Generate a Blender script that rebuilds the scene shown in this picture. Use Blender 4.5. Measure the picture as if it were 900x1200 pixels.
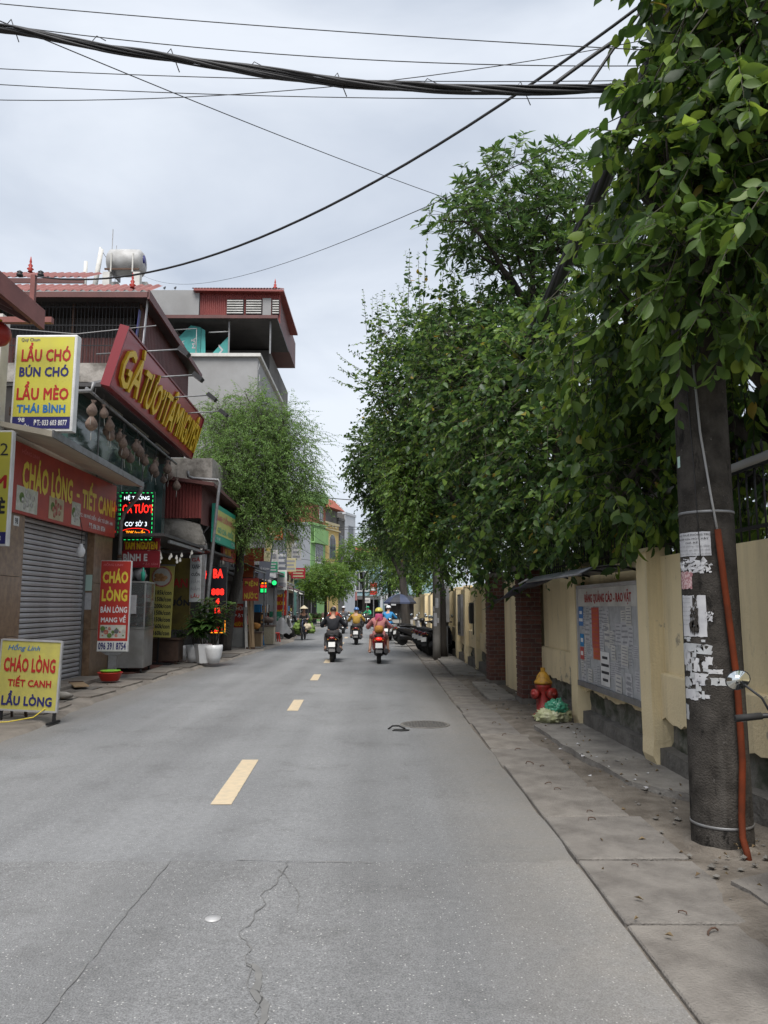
import bpy, bmesh, math, random
import numpy as np
from mathutils import Vector, Matrix, noise
R = math.radians
PI = math.pi
SC = bpy.context.scene
COL = SC.collection
for o in list(bpy.data.objects):
    bpy.data.objects.remove(o)

# ------------------------------------------------------------------ camera, sky, sun, exposure
cam = bpy.data.cameras.new('camera')
cam.sensor_fit = 'HORIZONTAL'; cam.sensor_width = 36.0; cam.lens = 36.0
cam.clip_start = 0.05; cam.clip_end = 2000
camo = bpy.data.objects.new('camera', cam); COL.objects.link(camo)
camo.location = (0, 0, 1.6); camo.rotation_euler = (R(97.0), 0, R(-0.32))
SC.camera = camo

SUN_EL, SUN_AZ = R(60), R(186)            # azimuth measured clockwise from +Y
W = bpy.data.worlds.new('World'); SC.world = W; W.use_nodes = True
wn, wl = W.node_tree.nodes, W.node_tree.links
wn.clear()
w_out = wn.new('ShaderNodeOutputWorld'); w_bg = wn.new('ShaderNodeBackground')
sky = wn.new('ShaderNodeTexSky'); sky.sky_type = 'NISHITA'; sky.sun_disc = False
sky.sun_elevation = SUN_EL; sky.sun_rotation = SUN_AZ; sky.dust_density = 4.0
w_bg.inputs['Strength'].default_value = 0.10
tc = wn.new('ShaderNodeTexCoord'); mp = wn.new('ShaderNodeMapping')
mp.inputs['Scale'].default_value = (1.0, 1.0, 2.6)
mp.inputs['Rotation'].default_value = (0.0, R(18), R(25))
nz = wn.new('ShaderNodeTexNoise'); nz.inputs['Scale'].default_value = 1.9
nz.inputs['Detail'].default_value = 6.0; nz.inputs['Roughness'].default_value = 0.50; nz.inputs['Distortion'].default_value = 0.35
rp = wn.new('ShaderNodeValToRGB')
rp.color_ramp.elements[0].position = 0.35; rp.color_ramp.elements[0].color = (1.72, 1.92, 2.24, 1)
rp.color_ramp.elements[1].position = 0.65; rp.color_ramp.elements[1].color = (2.76, 2.92, 3.16, 1)
mx = wn.new('ShaderNodeMix'); mx.data_type = 'RGBA'; mx.inputs[0].default_value = 0.93   # thick even cloud over the clear sky
wl.new(tc.outputs['Generated'], mp.inputs['Vector']); wl.new(mp.outputs['Vector'], nz.inputs['Vector'])
wl.new(nz.outputs['Fac'], rp.inputs['Fac'])
wl.new(sky.outputs['Color'], mx.inputs[6]); wl.new(rp.outputs['Color'], mx.inputs[7])
wl.new(mx.outputs[2], w_bg.inputs['Color']); wl.new(w_bg.outputs['Background'], w_out.inputs['Surface'])

sun = bpy.data.lights.new('sun', 'SUN'); sun.energy = 1.5; sun.angle = R(34); sun.color = (1.0, 0.97, 0.93)
suno = bpy.data.objects.new('sun', sun); COL.objects.link(suno)
_d = Vector((math.sin(SUN_AZ)*math.cos(SUN_EL), math.cos(SUN_AZ)*math.cos(SUN_EL), math.sin(SUN_EL)))
suno.rotation_euler = _d.to_track_quat('Z', 'Y').to_euler(); suno.location = (0, -20, 40)

SC.view_settings.view_transform = 'Standard'; SC.view_settings.look = 'None'
SC.view_settings.exposure = 1.68; SC.view_settings.gamma = 1.0; SC.view_settings.use_curve_mapping = False
SC.render.engine = 'CYCLES'
SC.cycles.max_bounces = 6; SC.cycles.diffuse_bounces = 3; SC.cycles.glossy_bounces = 3; SC.cycles.transmission_bounces = 4
SC.cycles.transparent_max_bounces = 6; SC.cycles.use_denoising = True
SC.cycles.caustics_reflective = False; SC.cycles.caustics_refractive = False

# ------------------------------------------------------------------ materials
MATS = {}
def mat(name, c, c2=None, scale=6.0, rough=0.7, metal=0.0, bump=0.0, bscale=60.0, emit=0.0, streak=False, lo=0.38, hi=0.66, spec=0.5, trans=0.0, coord='Object', detail=6.0):
    """one procedural surface: colour c mottled with c2 by noise, fine relief by a second noise"""
    m = bpy.data.materials.new(name); m.use_nodes = True
    n, l = m.node_tree.nodes, m.node_tree.links
    b = n['Principled BSDF']
    b.inputs['Roughness'].default_value = rough; b.inputs['Metallic'].default_value = metal
    b.inputs['Specular IOR Level'].default_value = spec
    b.inputs['Base Color'].default_value = (*c, 1)
    t = n.new('ShaderNodeTexCoord')
    src = t.outputs[coord]
    if streak:
        mpn = n.new('ShaderNodeMapping'); mpn.inputs['Scale'].default_value = (1, 1, 0.12)
        l.new(src, mpn.inputs['Vector']); src = mpn.outputs['Vector']
    if c2 is not None:
        a = n.new('ShaderNodeTexNoise'); a.inputs['Scale'].default_value = scale; a.inputs['Detail'].default_value = detail
        a.inputs['Roughness'].default_value = 0.62
        r = n.new('ShaderNodeValToRGB')
        r.color_ramp.elements[0].position = lo; r.color_ramp.elements[0].color = (*c, 1)
        r.color_ramp.elements[1].position = hi; r.color_ramp.elements[1].color = (*c2, 1)
        l.new(src, a.inputs['Vector']); l.new(a.outputs['Fac'], r.inputs['Fac']); l.new(r.outputs['Color'], b.inputs['Base Color'])
    if bump > 0:
        a2 = n.new('ShaderNodeTexNoise'); a2.inputs['Scale'].default_value = bscale; a2.inputs['Detail'].default_value = 4.0
        bp = n.new('ShaderNodeBump'); bp.inputs['Strength'].default_value = bump; bp.inputs['Distance'].default_value = 0.02
        l.new(t.outputs[coord], a2.inputs['Vector']); l.new(a2.outputs['Fac'], bp.inputs['Height']); l.new(bp.outputs['Normal'], b.inputs['Normal'])
    if emit > 0:
        b.inputs['Emission Color'].default_value = (*c, 1); b.inputs['Emission Strength'].default_value = emit
    if trans > 0:
        b.inputs['Transmission Weight'].default_value = trans
    MATS[name] = m
    return m

def leafmat(name, dark, mid, light, transl=0.35, rough=0.42, yellow=0.0):
    """foliage: every leaf takes its own green; light shines partly through the blade"""
    m = bpy.data.materials.new(name); m.use_nodes = True
    n, l = m.node_tree.nodes, m.node_tree.links
    b = n['Principled BSDF']; out = n['Material Output']
    b.inputs['Roughness'].default_value = rough; b.inputs['Specular IOR Level'].default_value = 0.45
    g = n.new('ShaderNodeNewGeometry')
    r = n.new('ShaderNodeValToRGB'); e = r.color_ramp.elements
    e[0].position = 0.0; e[0].color = (*dark, 1); e[1].position = 0.93; e[1].color = (*light, 1)
    k = e.new(0.5); k.color = (*mid, 1)
    if yellow > 0:
        k = e.new(1.0 - yellow); k.color = (*light, 1); k = e.new(1.0 - yellow*0.6); k.color = (0.30, 0.22, 0.03, 1)
    l.new(g.outputs['Random Per Island'], r.inputs['Fac'])
    tr = n.new('ShaderNodeBsdfTranslucent'); ms = n.new('ShaderNodeMixShader'); ms.inputs[0].default_value = transl
    hs = n.new('ShaderNodeHueSaturation'); hs.inputs['Hue'].default_value = 0.485; hs.inputs['Value'].default_value = 1.5
    l.new(r.outputs['Color'], b.inputs['Base Color']); l.new(r.outputs['Color'], hs.inputs['Color']); l.new(hs.outputs['Color'], tr.inputs['Color'])
    l.new(b.outputs['BSDF'], ms.inputs[1]); l.new(tr.outputs['BSDF'], ms.inputs[2]); l.new(ms.outputs['Shader'], out.inputs['Surface'])
    MATS[name] = m
    return m

def asphalt(name, c, coarse):
    m = bpy.data.materials.new(name); m.use_nodes = True
    n, l = m.node_tree.nodes, m.node_tree.links
    b = n['Principled BSDF']; b.inputs['Roughness'].default_value = 0.78; b.inputs['Specular IOR Level'].default_value = 0.4
    t = n.new('ShaderNodeTexCoord')
    def nz(s, d=4.0, rg=0.6):
        a = n.new('ShaderNodeTexNoise'); a.inputs['Scale'].default_value = s; a.inputs['Detail'].default_value = d; a.inputs['Roughness'].default_value = rg
        l.new(t.outputs['Object'], a.inputs['Vector']); return a.outputs['Fac']
    def ramp(f, p0, c0, p1, c1):
        r = n.new('ShaderNodeValToRGB'); r.color_ramp.elements[0].position = p0; r.color_ramp.elements[0].color = (*c0, 1)
        r.color_ramp.elements[1].position = p1; r.color_ramp.elements[1].color = (*c1, 1); l.new(f, r.inputs['Fac']); return r.outputs['Color']
    def mixc(kind, f, a, bb):
        x = n.new('ShaderNodeMix'); x.data_type = 'RGBA'; x.blend_type = kind
        if isinstance(f, float): x.inputs[0].default_value = f
        else: l.new(f, x.inputs[0])
        l.new(a, x.inputs[6]); l.new(bb, x.inputs[7]); return x.outputs[2]
    big = ramp(nz(0.45, 5.0), 0.30, tuple(v*0.86 for v in c), 0.70, tuple(v*1.10 for v in c))
    # long wear along the driving direction
    mpn = n.new('ShaderNodeMapping'); mpn.inputs['Scale'].default_value = (1.3, 0.06, 1)
    l.new(t.outputs['Object'], mpn.inputs['Vector'])
    aw = n.new('ShaderNodeTexNoise'); aw.inputs['Scale'].default_value = 1.0; aw.inputs['Detail'].default_value = 3.0
    l.new(mpn.outputs['Vector'], aw.inputs['Vector'])
    wear = ramp(aw.outputs['Fac'], 0.35, (0.84, 0.84, 0.84), 0.65, (1.10, 1.10, 1.10))
    col = mixc('MULTIPLY', 1.0, big, wear)
    mid = ramp(nz(28.0, 4.0, 0.7), 0.32, (0.86, 0.86, 0.86), 0.70, (1.13, 1.13, 1.13))
    col = mixc('MULTIPLY', 1.0, col, mid)
    stain = ramp(nz(1.7, 8.0, 0.72), 0.54, (1, 1, 1), 0.80, (0.66, 0.65, 0.64))
    col = mixc('MULTIPLY', 1.0, col, stain)
    fine = ramp(nz(190.0 if not coarse else 120.0, 3.0, 0.7), 0.28, (0.48, 0.48, 0.48), 0.74, (1.52, 1.52, 1.52))
    col = mixc('MULTIPLY', 1.0, col, fine)
    v = n.new('ShaderNodeTexVoronoi'); v.inputs['Scale'].default_value = 72.0 if not coarse else 60.0
    l.new(t.outputs['Object'], v.inputs['Vector'])
    sp = n.new('ShaderNodeMath'); sp.operation = 'LESS_THAN'; sp.inputs[1].default_value = 0.24
    l.new(v.outputs['Distance'], sp.inputs[0])
    sep = n.new('ShaderNodeSeparateColor'); l.new(v.outputs['Color'], sep.inputs['Color'])
    gt = n.new('ShaderNodeMath'); gt.operation = 'GREATER_THAN'; gt.inputs[1].default_value = 0.86 if not coarse else 0.86
    l.new(sep.outputs['Red'], gt.inputs[0])
    ml = n.new('ShaderNodeMath'); ml.operation = 'MULTIPLY'; l.new(sp.outputs[0], ml.inputs[0]); l.new(gt.outputs[0], ml.inputs[1])
    rgb = n.new('ShaderNodeRGB'); rgb.outputs[0].default_value = (0.42, 0.415, 0.40, 1)
    col = mixc('MIX', ml.outputs[0], col, rgb.outputs[0])
    sx = n.new('ShaderNodeSeparateXYZ'); l.new(t.outputs['Object'], sx.inputs[0])
    ad = n.new('ShaderNodeMath'); ad.operation = 'ADD'; ad.inputs[1].default_value = 1.75; l.new(sx.outputs['X'], ad.inputs[0])
    ab = n.new('ShaderNodeMath'); ab.operation = 'ABSOLUTE'; l.new(ad.outputs[0], ab.inputs[0])
    mr = n.new('ShaderNodeMapRange'); mr.inputs[1].default_value = 2.15; mr.inputs[2].default_value = 3.0; mr.inputs[4].default_value = 0.9; l.new(ab.outputs[0], mr.inputs[0])
    mm = n.new('ShaderNodeMath'); mm.operation = 'MULTIPLY'; l.new(mr.outputs[0], mm.inputs[0]); l.new(nz(3.5, 9.0, 0.7), mm.inputs[1])
    du = n.new('ShaderNodeRGB'); du.outputs[0].default_value = (0.25, 0.225, 0.19, 1)
    col = mixc('MIX', mm.outputs[0], col, du.outputs[0])
    l.new(col, b.inputs['Base Color'])
    bp = n.new('ShaderNodeBump'); bp.inputs['Strength'].default_value = 0.55 if not coarse else 0.8; bp.inputs['Distance'].default_value = 0.01
    l.new(nz(150.0 if not coarse else 110.0, 3.0, 0.7), bp.inputs['Height']); l.new(bp.outputs['Normal'], b.inputs['Normal'])
    MATS[name] = m
    return m

asphalt('asphalt', (0.200, 0.204, 0.209), False)
asphalt('asphalt_old', (0.188, 0.190, 0.192), True)
mat('crack', (0.120, 0.120, 0.120), (0.180, 0.178, 0.173), 30, 0.9)
mat('seam', (0.135, 0.134, 0.130), (0.175, 0.172, 0.165), 12, 0.9)
mat('road_paint', (0.56, 0.45, 0.30), (0.42, 0.36, 0.27), 14, 0.7, bump=0.2, lo=0.35, hi=0.78)
mat('iron', (0.085, 0.083, 0.080), (0.13, 0.12, 0.11), 20, 0.6, 0.3, bump=0.3, bscale=40)
mat('rust', (0.06, 0.035, 0.025), (0.12, 0.07, 0.045), 30, 0.85)
mat('ground', (0.16, 0.15, 0.13), (0.22, 0.20, 0.17), 0.6, 0.95)
mat('slab', (0.205, 0.188, 0.168), (0.118, 0.106, 0.094), 3.4, 0.92, bump=0.7, bscale=70, detail=12, lo=0.40, hi=0.66)
mat('slab_b', (0.185, 0.171, 0.155), (0.105, 0.095, 0.086), 3.4, 0.92, bump=0.7, bscale=70, detail=12, lo=0.40, hi=0.66)
mat('slab_c', (0.222, 0.202, 0.178), (0.130, 0.115, 0.100), 3.4, 0.92, bump=0.7, bscale=70, detail=12, lo=0.40, hi=0.66)
mat('dirt', (0.095, 0.080, 0.065), (0.19, 0.168, 0.142), 3.2, 0.95, bump=0.9, bscale=45, detail=10)
mat('pad', (0.25, 0.236, 0.215), (0.13, 0.12, 0.11), 2.4, 0.92, bump=0.7, bscale=40, detail=10)
mat('pave', (0.275, 0.245, 0.21), (0.16, 0.14, 0.12), 1.8, 0.92, bump=0.7, bscale=45, detail=10)
mat('pave_b', (0.185, 0.168, 0.148), (0.11, 0.10, 0.09), 2.0, 0.92, bump=0.6, bscale=45, detail=9)
mat('concrete', (0.22, 0.21, 0.195), (0.12, 0.113, 0.102), 2.2, 0.9, bump=0.5, bscale=25, detail=9)
mat('concrete_grey', (0.30, 0.30, 0.30), (0.24, 0.238, 0.235), 0.5, 0.9, bump=0.15, bscale=12)
mat('concrete_old', (0.33, 0.31, 0.28), (0.12, 0.11, 0.095), 1.5, 0.95, bump=0.8, bscale=9, detail=10, lo=0.42, hi=0.60)
def stain_layers(m, layers):
    n, l = m.node_tree.nodes, m.node_tree.links; b = n['Principled BSDF']; src = b.inputs['Base Color'].links[0].from_socket
    t = n.new('ShaderNodeTexCoord')
    for scale, sc, lo, hi, col, det, seed in layers:
        mp = n.new('ShaderNodeMapping'); mp.inputs['Scale'].default_value = sc; mp.inputs['Location'].default_value = (seed,seed,seed); l.new(t.outputs['Object'], mp.inputs['Vector'])
        a = n.new('ShaderNodeTexNoise'); a.inputs['Scale'].default_value = scale; a.inputs['Detail'].default_value = det; a.inputs['Roughness'].default_value = 0.70; l.new(mp.outputs['Vector'], a.inputs['Vector'])
        r = n.new('ShaderNodeMapRange'); r.inputs[1].default_value = lo; r.inputs[2].default_value = hi; l.new(a.outputs['Fac'], r.inputs[0])
        x = n.new('ShaderNodeMix'); x.data_type = 'RGBA'; x.inputs[7].default_value = (*col,1); l.new(r.outputs[0], x.inputs[0]); l.new(src, x.inputs[6]); src = x.outputs[2]
    l.new(src, b.inputs['Base Color'])
def plaster(name, c, worn):
    """limewashed plaster: faded wash, damp streaks, flaked patches showing the grey coat"""
    m = mat(name, c, tuple(v*0.86 for v in c), 1.1, 0.9, bump=0.35, bscale=38, detail=9, lo=0.35, hi=0.72)
    n, l = m.node_tree.nodes, m.node_tree.links; b = n['Principled BSDF']; src = b.inputs['Base Color'].links[0].from_socket
    t = n.new('ShaderNodeTexCoord')
    def layer(src, scale, sc, lo, hi, col, det=8.0, seed=0.0):
        mp = n.new('ShaderNodeMapping'); mp.inputs['Scale'].default_value = sc; mp.inputs['Location'].default_value = (seed,seed,seed); l.new(t.outputs['Object'], mp.inputs['Vector'])
        a = n.new('ShaderNodeTexNoise'); a.inputs['Scale'].default_value = scale; a.inputs['Detail'].default_value = det; a.inputs['Roughness'].default_value = 0.68; l.new(mp.outputs['Vector'], a.inputs['Vector'])
        r = n.new('ShaderNodeMapRange'); r.inputs[1].default_value = lo; r.inputs[2].default_value = hi; l.new(a.outputs['Fac'], r.inputs[0])
        x = n.new('ShaderNodeMix'); x.data_type = 'RGBA'; x.inputs[7].default_value = (*col,1); l.new(r.outputs[0], x.inputs[0]); l.new(src, x.inputs[6]); return x.outputs[2]
    src = layer(src, 3.2, (1,1,0.10), 0.50, 0.80, tuple(v*0.58 for v in c), seed=3.0)
    src = layer(src, 2.2, (1,1,1), 0.645 if not worn else 0.585, 0.68 if not worn else 0.62, (0.36,0.31,0.23), 10.0, 8.0)
    src = layer(src, 5.0, (1,1,0.5), 0.60, 0.86, (0.17,0.15,0.115), 9.0, 17.0)
    l.new(src, b.inputs['Base Color'])
stain_layers(mat('pole', (0.030, 0.027, 0.024), (0.070, 0.063, 0.056), 6, 0.95, bump=0.55, bscale=85, detail=10, spec=0.15), [(3.0,(1,1,0.15),0.50,0.72,(0.105,0.097,0.088),10.0,2.0),(9.0,(1,1,0.35),0.58,0.66,(0.014,0.013,0.012),10.0,6.0),(22.0,(1,1,1),0.64,0.70,(0.16,0.15,0.14),6.0,9.0)])
plaster('yellow_wall', (0.80, 0.67, 0.42), False)
plaster('yellow_wall_worn', (0.78, 0.65, 0.41), True)
mat('stone', (0.17, 0.16, 0.14), (0.055, 0.062, 0.040), 4.5, 0.95, bump=1.0, bscale=14, detail=10, lo=0.40, hi=0.60)
mat('stone_step', (0.165, 0.155, 0.14), (0.085, 0.08, 0.072), 3.0, 0.95, bump=0.9, bscale=20, detail=10)
mat('brick', (0.115, 0.042, 0.030), (0.075, 0.028, 0.022), 11, 0.85, bump=0.4, bscale=60)
mat('brick_b', (0.135, 0.052, 0.036), (0.09, 0.034, 0.025), 11, 0.85, bump=0.4, bscale=60)
mat('brick_c', (0.092, 0.034, 0.026), (0.06, 0.024, 0.021), 11, 0.85, bump=0.4, bscale=60)
mat('mortar', (0.155, 0.14, 0.122), (0.10, 0.09, 0.08), 14, 0.95)
mat('iron_black', (0.018, 0.018, 0.020), None, rough=0.55, metal=0.2)
mat('steel_grey', (0.23, 0.235, 0.245), (0.16, 0.155, 0.15), 6, 0.5, 0.4)
mat('steel', (0.48, 0.48, 0.47), (0.38, 0.375, 0.36), 4, 0.32, 0.85)
mat('alu', (0.52, 0.52, 0.53), (0.40, 0.395, 0.385), 3, 0.5, 0.35)
mat('shutter', (0.47, 0.46, 0.475), (0.31, 0.295, 0.295), 1.2, 0.55, 0.15, detail=9, lo=0.42, hi=0.78)
mat('marble', (0.27, 0.175, 0.105), (0.165, 0.098, 0.058), 7, 0.30, detail=10, lo=0.36, hi=0.62)
mat('cream', (0.50, 0.45, 0.36), (0.40, 0.36, 0.29), 2, 0.8)
mat('white', (0.70, 0.70, 0.69), (0.60, 0.595, 0.58), 4, 0.6)
mat('white_pot', (0.74, 0.75, 0.76), (0.66, 0.66, 0.66), 3, 0.3)
mat('tank_steel', (0.42, 0.42, 0.415), (0.30, 0.295, 0.285), 2.0, 0.6, 0.1)
mat('off_white', (0.58, 0.57, 0.54), (0.44, 0.43, 0.40), 2.5, 0.8)
mat('paper', (0.50, 0.50, 0.51), (0.40, 0.40, 0.42), 9, 0.85)
mat('paper_grey', (0.42, 0.43, 0.44), (0.33, 0.335, 0.34), 12, 0.85)
mat('paper_green', (0.42, 0.58, 0.52), None, rough=0.8)
mat('paper_pink', (0.50, 0.36, 0.36), (0.30, 0.14, 0.15), 60, 0.85, lo=0.45, hi=0.55)
mat('ink', (0.03, 0.03, 0.035), None, rough=0.8)
mat('ink_grey', (0.26, 0.26, 0.275), None, rough=0.8)
mat('navy', (0.025, 0.025, 0.14), None, rough=0.5)
mat('blue_letter', (0.03, 0.16, 0.42), None, rough=0.5)
mat('sign_yellow', (0.58, 0.54, 0.075), (0.54, 0.50, 0.09), 3, 0.4)
mat('sign_yellow_dirty', (0.52, 0.475, 0.11), (0.42, 0.38, 0.11), 5, 0.55)
mat('sign_red', (0.46, 0.035, 0.022), (0.40, 0.032, 0.024), 2, 0.4)
mat('sign_red_worn', (0.44, 0.055, 0.035), (0.33, 0.035, 0.025), 2, 0.45)
mat('maroon', (0.40, 0.026, 0.040), (0.33, 0.022, 0.034), 1.2, 0.30)
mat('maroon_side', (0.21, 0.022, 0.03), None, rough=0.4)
mat('letter_red', (0.44, 0.02, 0.02), (0.38, 0.025, 0.025), 5, 0.5)
mat('letter_yellow', (0.74, 0.58, 0.06), None, rough=0.45)
mat('letter_gold', (0.86, 0.58, 0.02), (0.80, 0.52, 0.02), 5, 0.4)
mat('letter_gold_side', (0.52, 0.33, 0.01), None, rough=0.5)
mat('letter_white', (0.74, 0.74, 0.74), None, rough=0.5)
mat('letter_pink', (0.62, 0.16, 0.18), None, rough=0.5)
mat('letter_green', (0.10, 0.42, 0.28), None, rough=0.5)
mat('sign_lime', (0.58, 0.60, 0.17), (0.54, 0.55, 0.20), 4, 0.5)
mat('sign_teal', (0.03, 0.36, 0.25), None, rough=0.5)
mat('sign_orange', (0.50, 0.12, 0.035), (0.40, 0.09, 0.03), 3, 0.6)
mat('sign_grey', (0.12, 0.13, 0.16), None, rough=0.5)
mat('sign_beige', (0.46, 0.42, 0.25), None, rough=0.6)
mat('sign_green', (0.03, 0.22, 0.12), None, rough=0.5)
mat('led_white', (0.85, 0.92, 1.0), None, emit=0.60)
mat('led_red', (1.0, 0.02, 0.012), None, emit=0.62)
mat('led_green', (0.02, 0.90, 0.20), None, emit=0.36)
mat('led_green_dim', (0.02, 0.50, 0.12), None, emit=0.35)
mat('led_amber', (1.0, 0.33, 0.01), None, emit=0.55)
mat('led_board', (0.012, 0.012, 0.016), None, rough=0.35)
mat('bulb', (0.80, 0.78, 0.73), None, emit=0.10)
mat('bulb_off', (0.75, 0.75, 0.76), None, rough=0.3)
mat('tin_red', (0.24, 0.050, 0.042), (0.18, 0.036, 0.032), 1.5, 0.55, streak=True)
mat('tin_red_light', (0.24, 0.085, 0.072), (0.16, 0.055, 0.048), 1.5, 0.65)
mat('tin_dark', (0.055, 0.05, 0.05), (0.035, 0.033, 0.033), 2, 0.6)
mat('tin_brown', (0.125, 0.045, 0.04), (0.09, 0.035, 0.032), 2, 0.6)
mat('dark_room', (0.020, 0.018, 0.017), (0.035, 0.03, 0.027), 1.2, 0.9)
mat('dim_wall', (0.20, 0.16, 0.11), (0.14, 0.11, 0.08), 1.5, 0.9)
mat('teal_glass', (0.040, 0.075, 0.072), (0.055, 0.095, 0.088), 0.8, 0.12, spec=0.7)
mat('glass_dark', (0.022, 0.027, 0.030), (0.045, 0.05, 0.055), 1.5, 0.10, spec=0.8)
mat('tarp_teal', (0.05, 0.32, 0.30), (0.04, 0.25, 0.235), 3, 0.5)
mat('tarp_navy', (0.022, 0.027, 0.052), (0.035, 0.04, 0.065), 3, 0.6)
mat('tarp_grey', (0.25, 0.255, 0.265), (0.19, 0.195, 0.20), 3, 0.6)
mat('polycarb', (0.15, 0.16, 0.18), (0.11, 0.115, 0.13), 2, 0.3)
mat('umbrella_navy', (0.035, 0.045, 0.085), None, rough=0.5)
mat('umbrella_black', (0.022, 0.024, 0.034), None, rough=0.5)
mat('hydrant_red', (0.27, 0.018, 0.015), (0.10, 0.03, 0.02), 14, 0.5, bump=0.3, bscale=50, lo=0.52, hi=0.66)
mat('hydrant_yellow', (0.40, 0.21, 0.018), (0.20, 0.09, 0.025), 14, 0.55, bump=0.3, bscale=50, lo=0.52, hi=0.66)
mat('bag_green', (0.03, 0.22, 0.13), (0.09, 0.34, 0.22), 9, 0.25)
mat('bag_clear', (0.36, 0.38, 0.20), (0.50, 0.50, 0.34), 10, 0.3)
mat('conduit', (0.145, 0.030, 0.011), (0.085, 0.022, 0.010), 5, 0.8, detail=9, spec=0.15)
mat('cable', (0.018, 0.018, 0.020), (0.03, 0.03, 0.032), 8, 0.6)
mat('cable_grey', (0.30, 0.30, 0.30), None, rough=0.6)
mat('bark', (0.024, 0.020, 0.017), (0.058, 0.050, 0.042), 8, 0.95, bump=1.0, bscale=22, streak=True, detail=10)
mat('twig', (0.05, 0.045, 0.03), None, rough=0.9)
mat('rubber', (0.012, 0.012, 0.012), None, rough=0.8)
mat('black_plastic', (0.016, 0.016, 0.018), None, rough=0.4)
mat('seat_vinyl', (0.014, 0.013, 0.013), None, rough=0.5)
mat('chrome', (0.60, 0.60, 0.60), None, rough=0.18, metal=1.0)
mat('mirror', (0.80, 0.84, 0.82), None, rough=0.03, metal=1.0)
mat('tail_red', (0.22, 0.010, 0.010), None, rough=0.2)
mat('tail_lit', (0.95, 0.03, 0.02), None, rough=0.2, emit=0.45)
mat('plate', (0.72, 0.72, 0.70), None, rough=0.4)
mat('lens', (0.55, 0.58, 0.60), None, rough=0.1)
for nm, c in dict(paint_black=(0.014, 0.014, 0.016), paint_red=(0.33, 0.016, 0.014), paint_maroon=(0.10, 0.014, 0.016), paint_blue=(0.03, 0.05, 0.12), paint_grey=(0.10, 0.105, 0.11), paint_white=(0.55, 0.55, 0.55)).items():
    mat(nm, c, None, rough=0.22, spec=0.6)
mat('skin', (0.40, 0.225, 0.15), None, rough=0.55)
mat('hair', (0.012, 0.010, 0.009), None, rough=0.5)
mat('eye', (0.02, 0.015, 0.012), None, rough=0.2)
mat('lips', (0.30, 0.11, 0.09), None, rough=0.5)
for nm, c, c2 in [('cloth_black', (0.008, 0.009, 0.013), (0.014, 0.015, 0.02)), ('cloth_dark', (0.03, 0.028, 0.03), (0.05, 0.045, 0.045)), ('cloth_ochre', (0.42, 0.26, 0.045), (0.35, 0.20, 0.035)), ('cloth_pink', (0.50, 0.21, 0.20), (0.40, 0.15, 0.15)), ('cloth_magenta', (0.42, 0.05, 0.13), (0.5, 0.10, 0.2)), ('cloth_red', (0.38, 0.055, 0.025), (0.30, 0.04, 0.02)), ('cloth_green', (0.03, 0.34, 0.15), (0.025, 0.25, 0.11)), ('cloth_blue', (0.03, 0.22, 0.46), (0.025, 0.17, 0.38)), ('cloth_grey', (0.16, 0.16, 0.17), (0.12, 0.12, 0.13)), ('cloth_orange', (0.45, 0.20, 0.04), (0.38, 0.16, 0.03)), ('cloth_skinny', (0.45, 0.26, 0.20), (0.40, 0.22, 0.17))]:
    mat(nm, c, c2, 9, 0.85)
mat('helmet_yellow', (0.62, 0.56, 0.12), None, rough=0.25)
mat('helmet_blue', (0.08, 0.17, 0.36), None, rough=0.25)
mat('helmet_white', (0.62, 0.62, 0.64), None, rough=0.25)
mat('helmet_tan', (0.45, 0.30, 0.22), None, rough=0.3)
mat('straw', (0.52, 0.46, 0.34), (0.42, 0.36, 0.25), 20, 0.8)
mat('wicker', (0.20, 0.145, 0.115), (0.12, 0.08, 0.065), 16, 0.85, bump=0.6, bscale=60)
mat('veg_green', (0.17, 0.26, 0.05), (0.10, 0.17, 0.03), 6, 0.7)
mat('veg_dark', (0.07, 0.14, 0.03), (0.14, 0.21, 0.05), 8, 0.7)
mat('basin_red', (0.52, 0.03, 0.02), None, rough=0.4)
mat('basin_green', (0.22, 0.52, 0.05), None, rough=0.4)
mat('wood', (0.34, 0.24, 0.14), (0.24, 0.16, 0.09), 6, 0.8, streak=True)
mat('wood_dark', (0.05, 0.028, 0.018), (0.08, 0.045, 0.03), 6, 0.7)
mat('food_white', (0.62, 0.60, 0.54), (0.40, 0.42, 0.33), 9, 0.6, lo=0.35, hi=0.70)
mat('food_mixed', (0.50, 0.42, 0.28), (0.42, 0.34, 0.22), 7, 0.6)
mat('food_chicken', (0.52, 0.30, 0.14), (0.30, 0.13, 0.05), 12, 0.5)
mat('food_red', (0.35, 0.07, 0.06), (0.52, 0.26, 0.18), 14, 0.5)
mat('lantern_red', (0.36, 0.03, 0.02), None, rough=0.5)
mat('wall_green', (0.25, 0.44, 0.17), (0.20, 0.36, 0.14), 0.6, 0.85)
mat('wall_yellow', (0.58, 0.42, 0.15), (0.48, 0.35, 0.13), 0.6, 0.85)
mat('wall_ivory', (0.58, 0.50, 0.30), (0.46, 0.39, 0.25), 0.5, 0.85)
mat('wall_bluegrey', (0.235, 0.25, 0.275), (0.205, 0.218, 0.24), 0.4, 0.9)
mat('wall_white', (0.50, 0.52, 0.55), (0.42, 0.435, 0.46), 0.5, 0.9)
mat('wall_lightblue', (0.27, 0.40, 0.44), (0.22, 0.33, 0.37), 0.5, 0.85)
mat('wall_teal', (0.13, 0.27, 0.26), (0.09, 0.20, 0.19), 0.5, 0.85)
mat('wall_brick', (0.28, 0.10, 0.06), (0.20, 0.075, 0.05), 3, 0.9)
mat('wall_dark', (0.13, 0.125, 0.12), (0.09, 0.085, 0.08), 0.8, 0.9)
mat('tile_roof', (0.33, 0.095, 0.055), (0.24, 0.07, 0.045), 3, 0.8)
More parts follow.
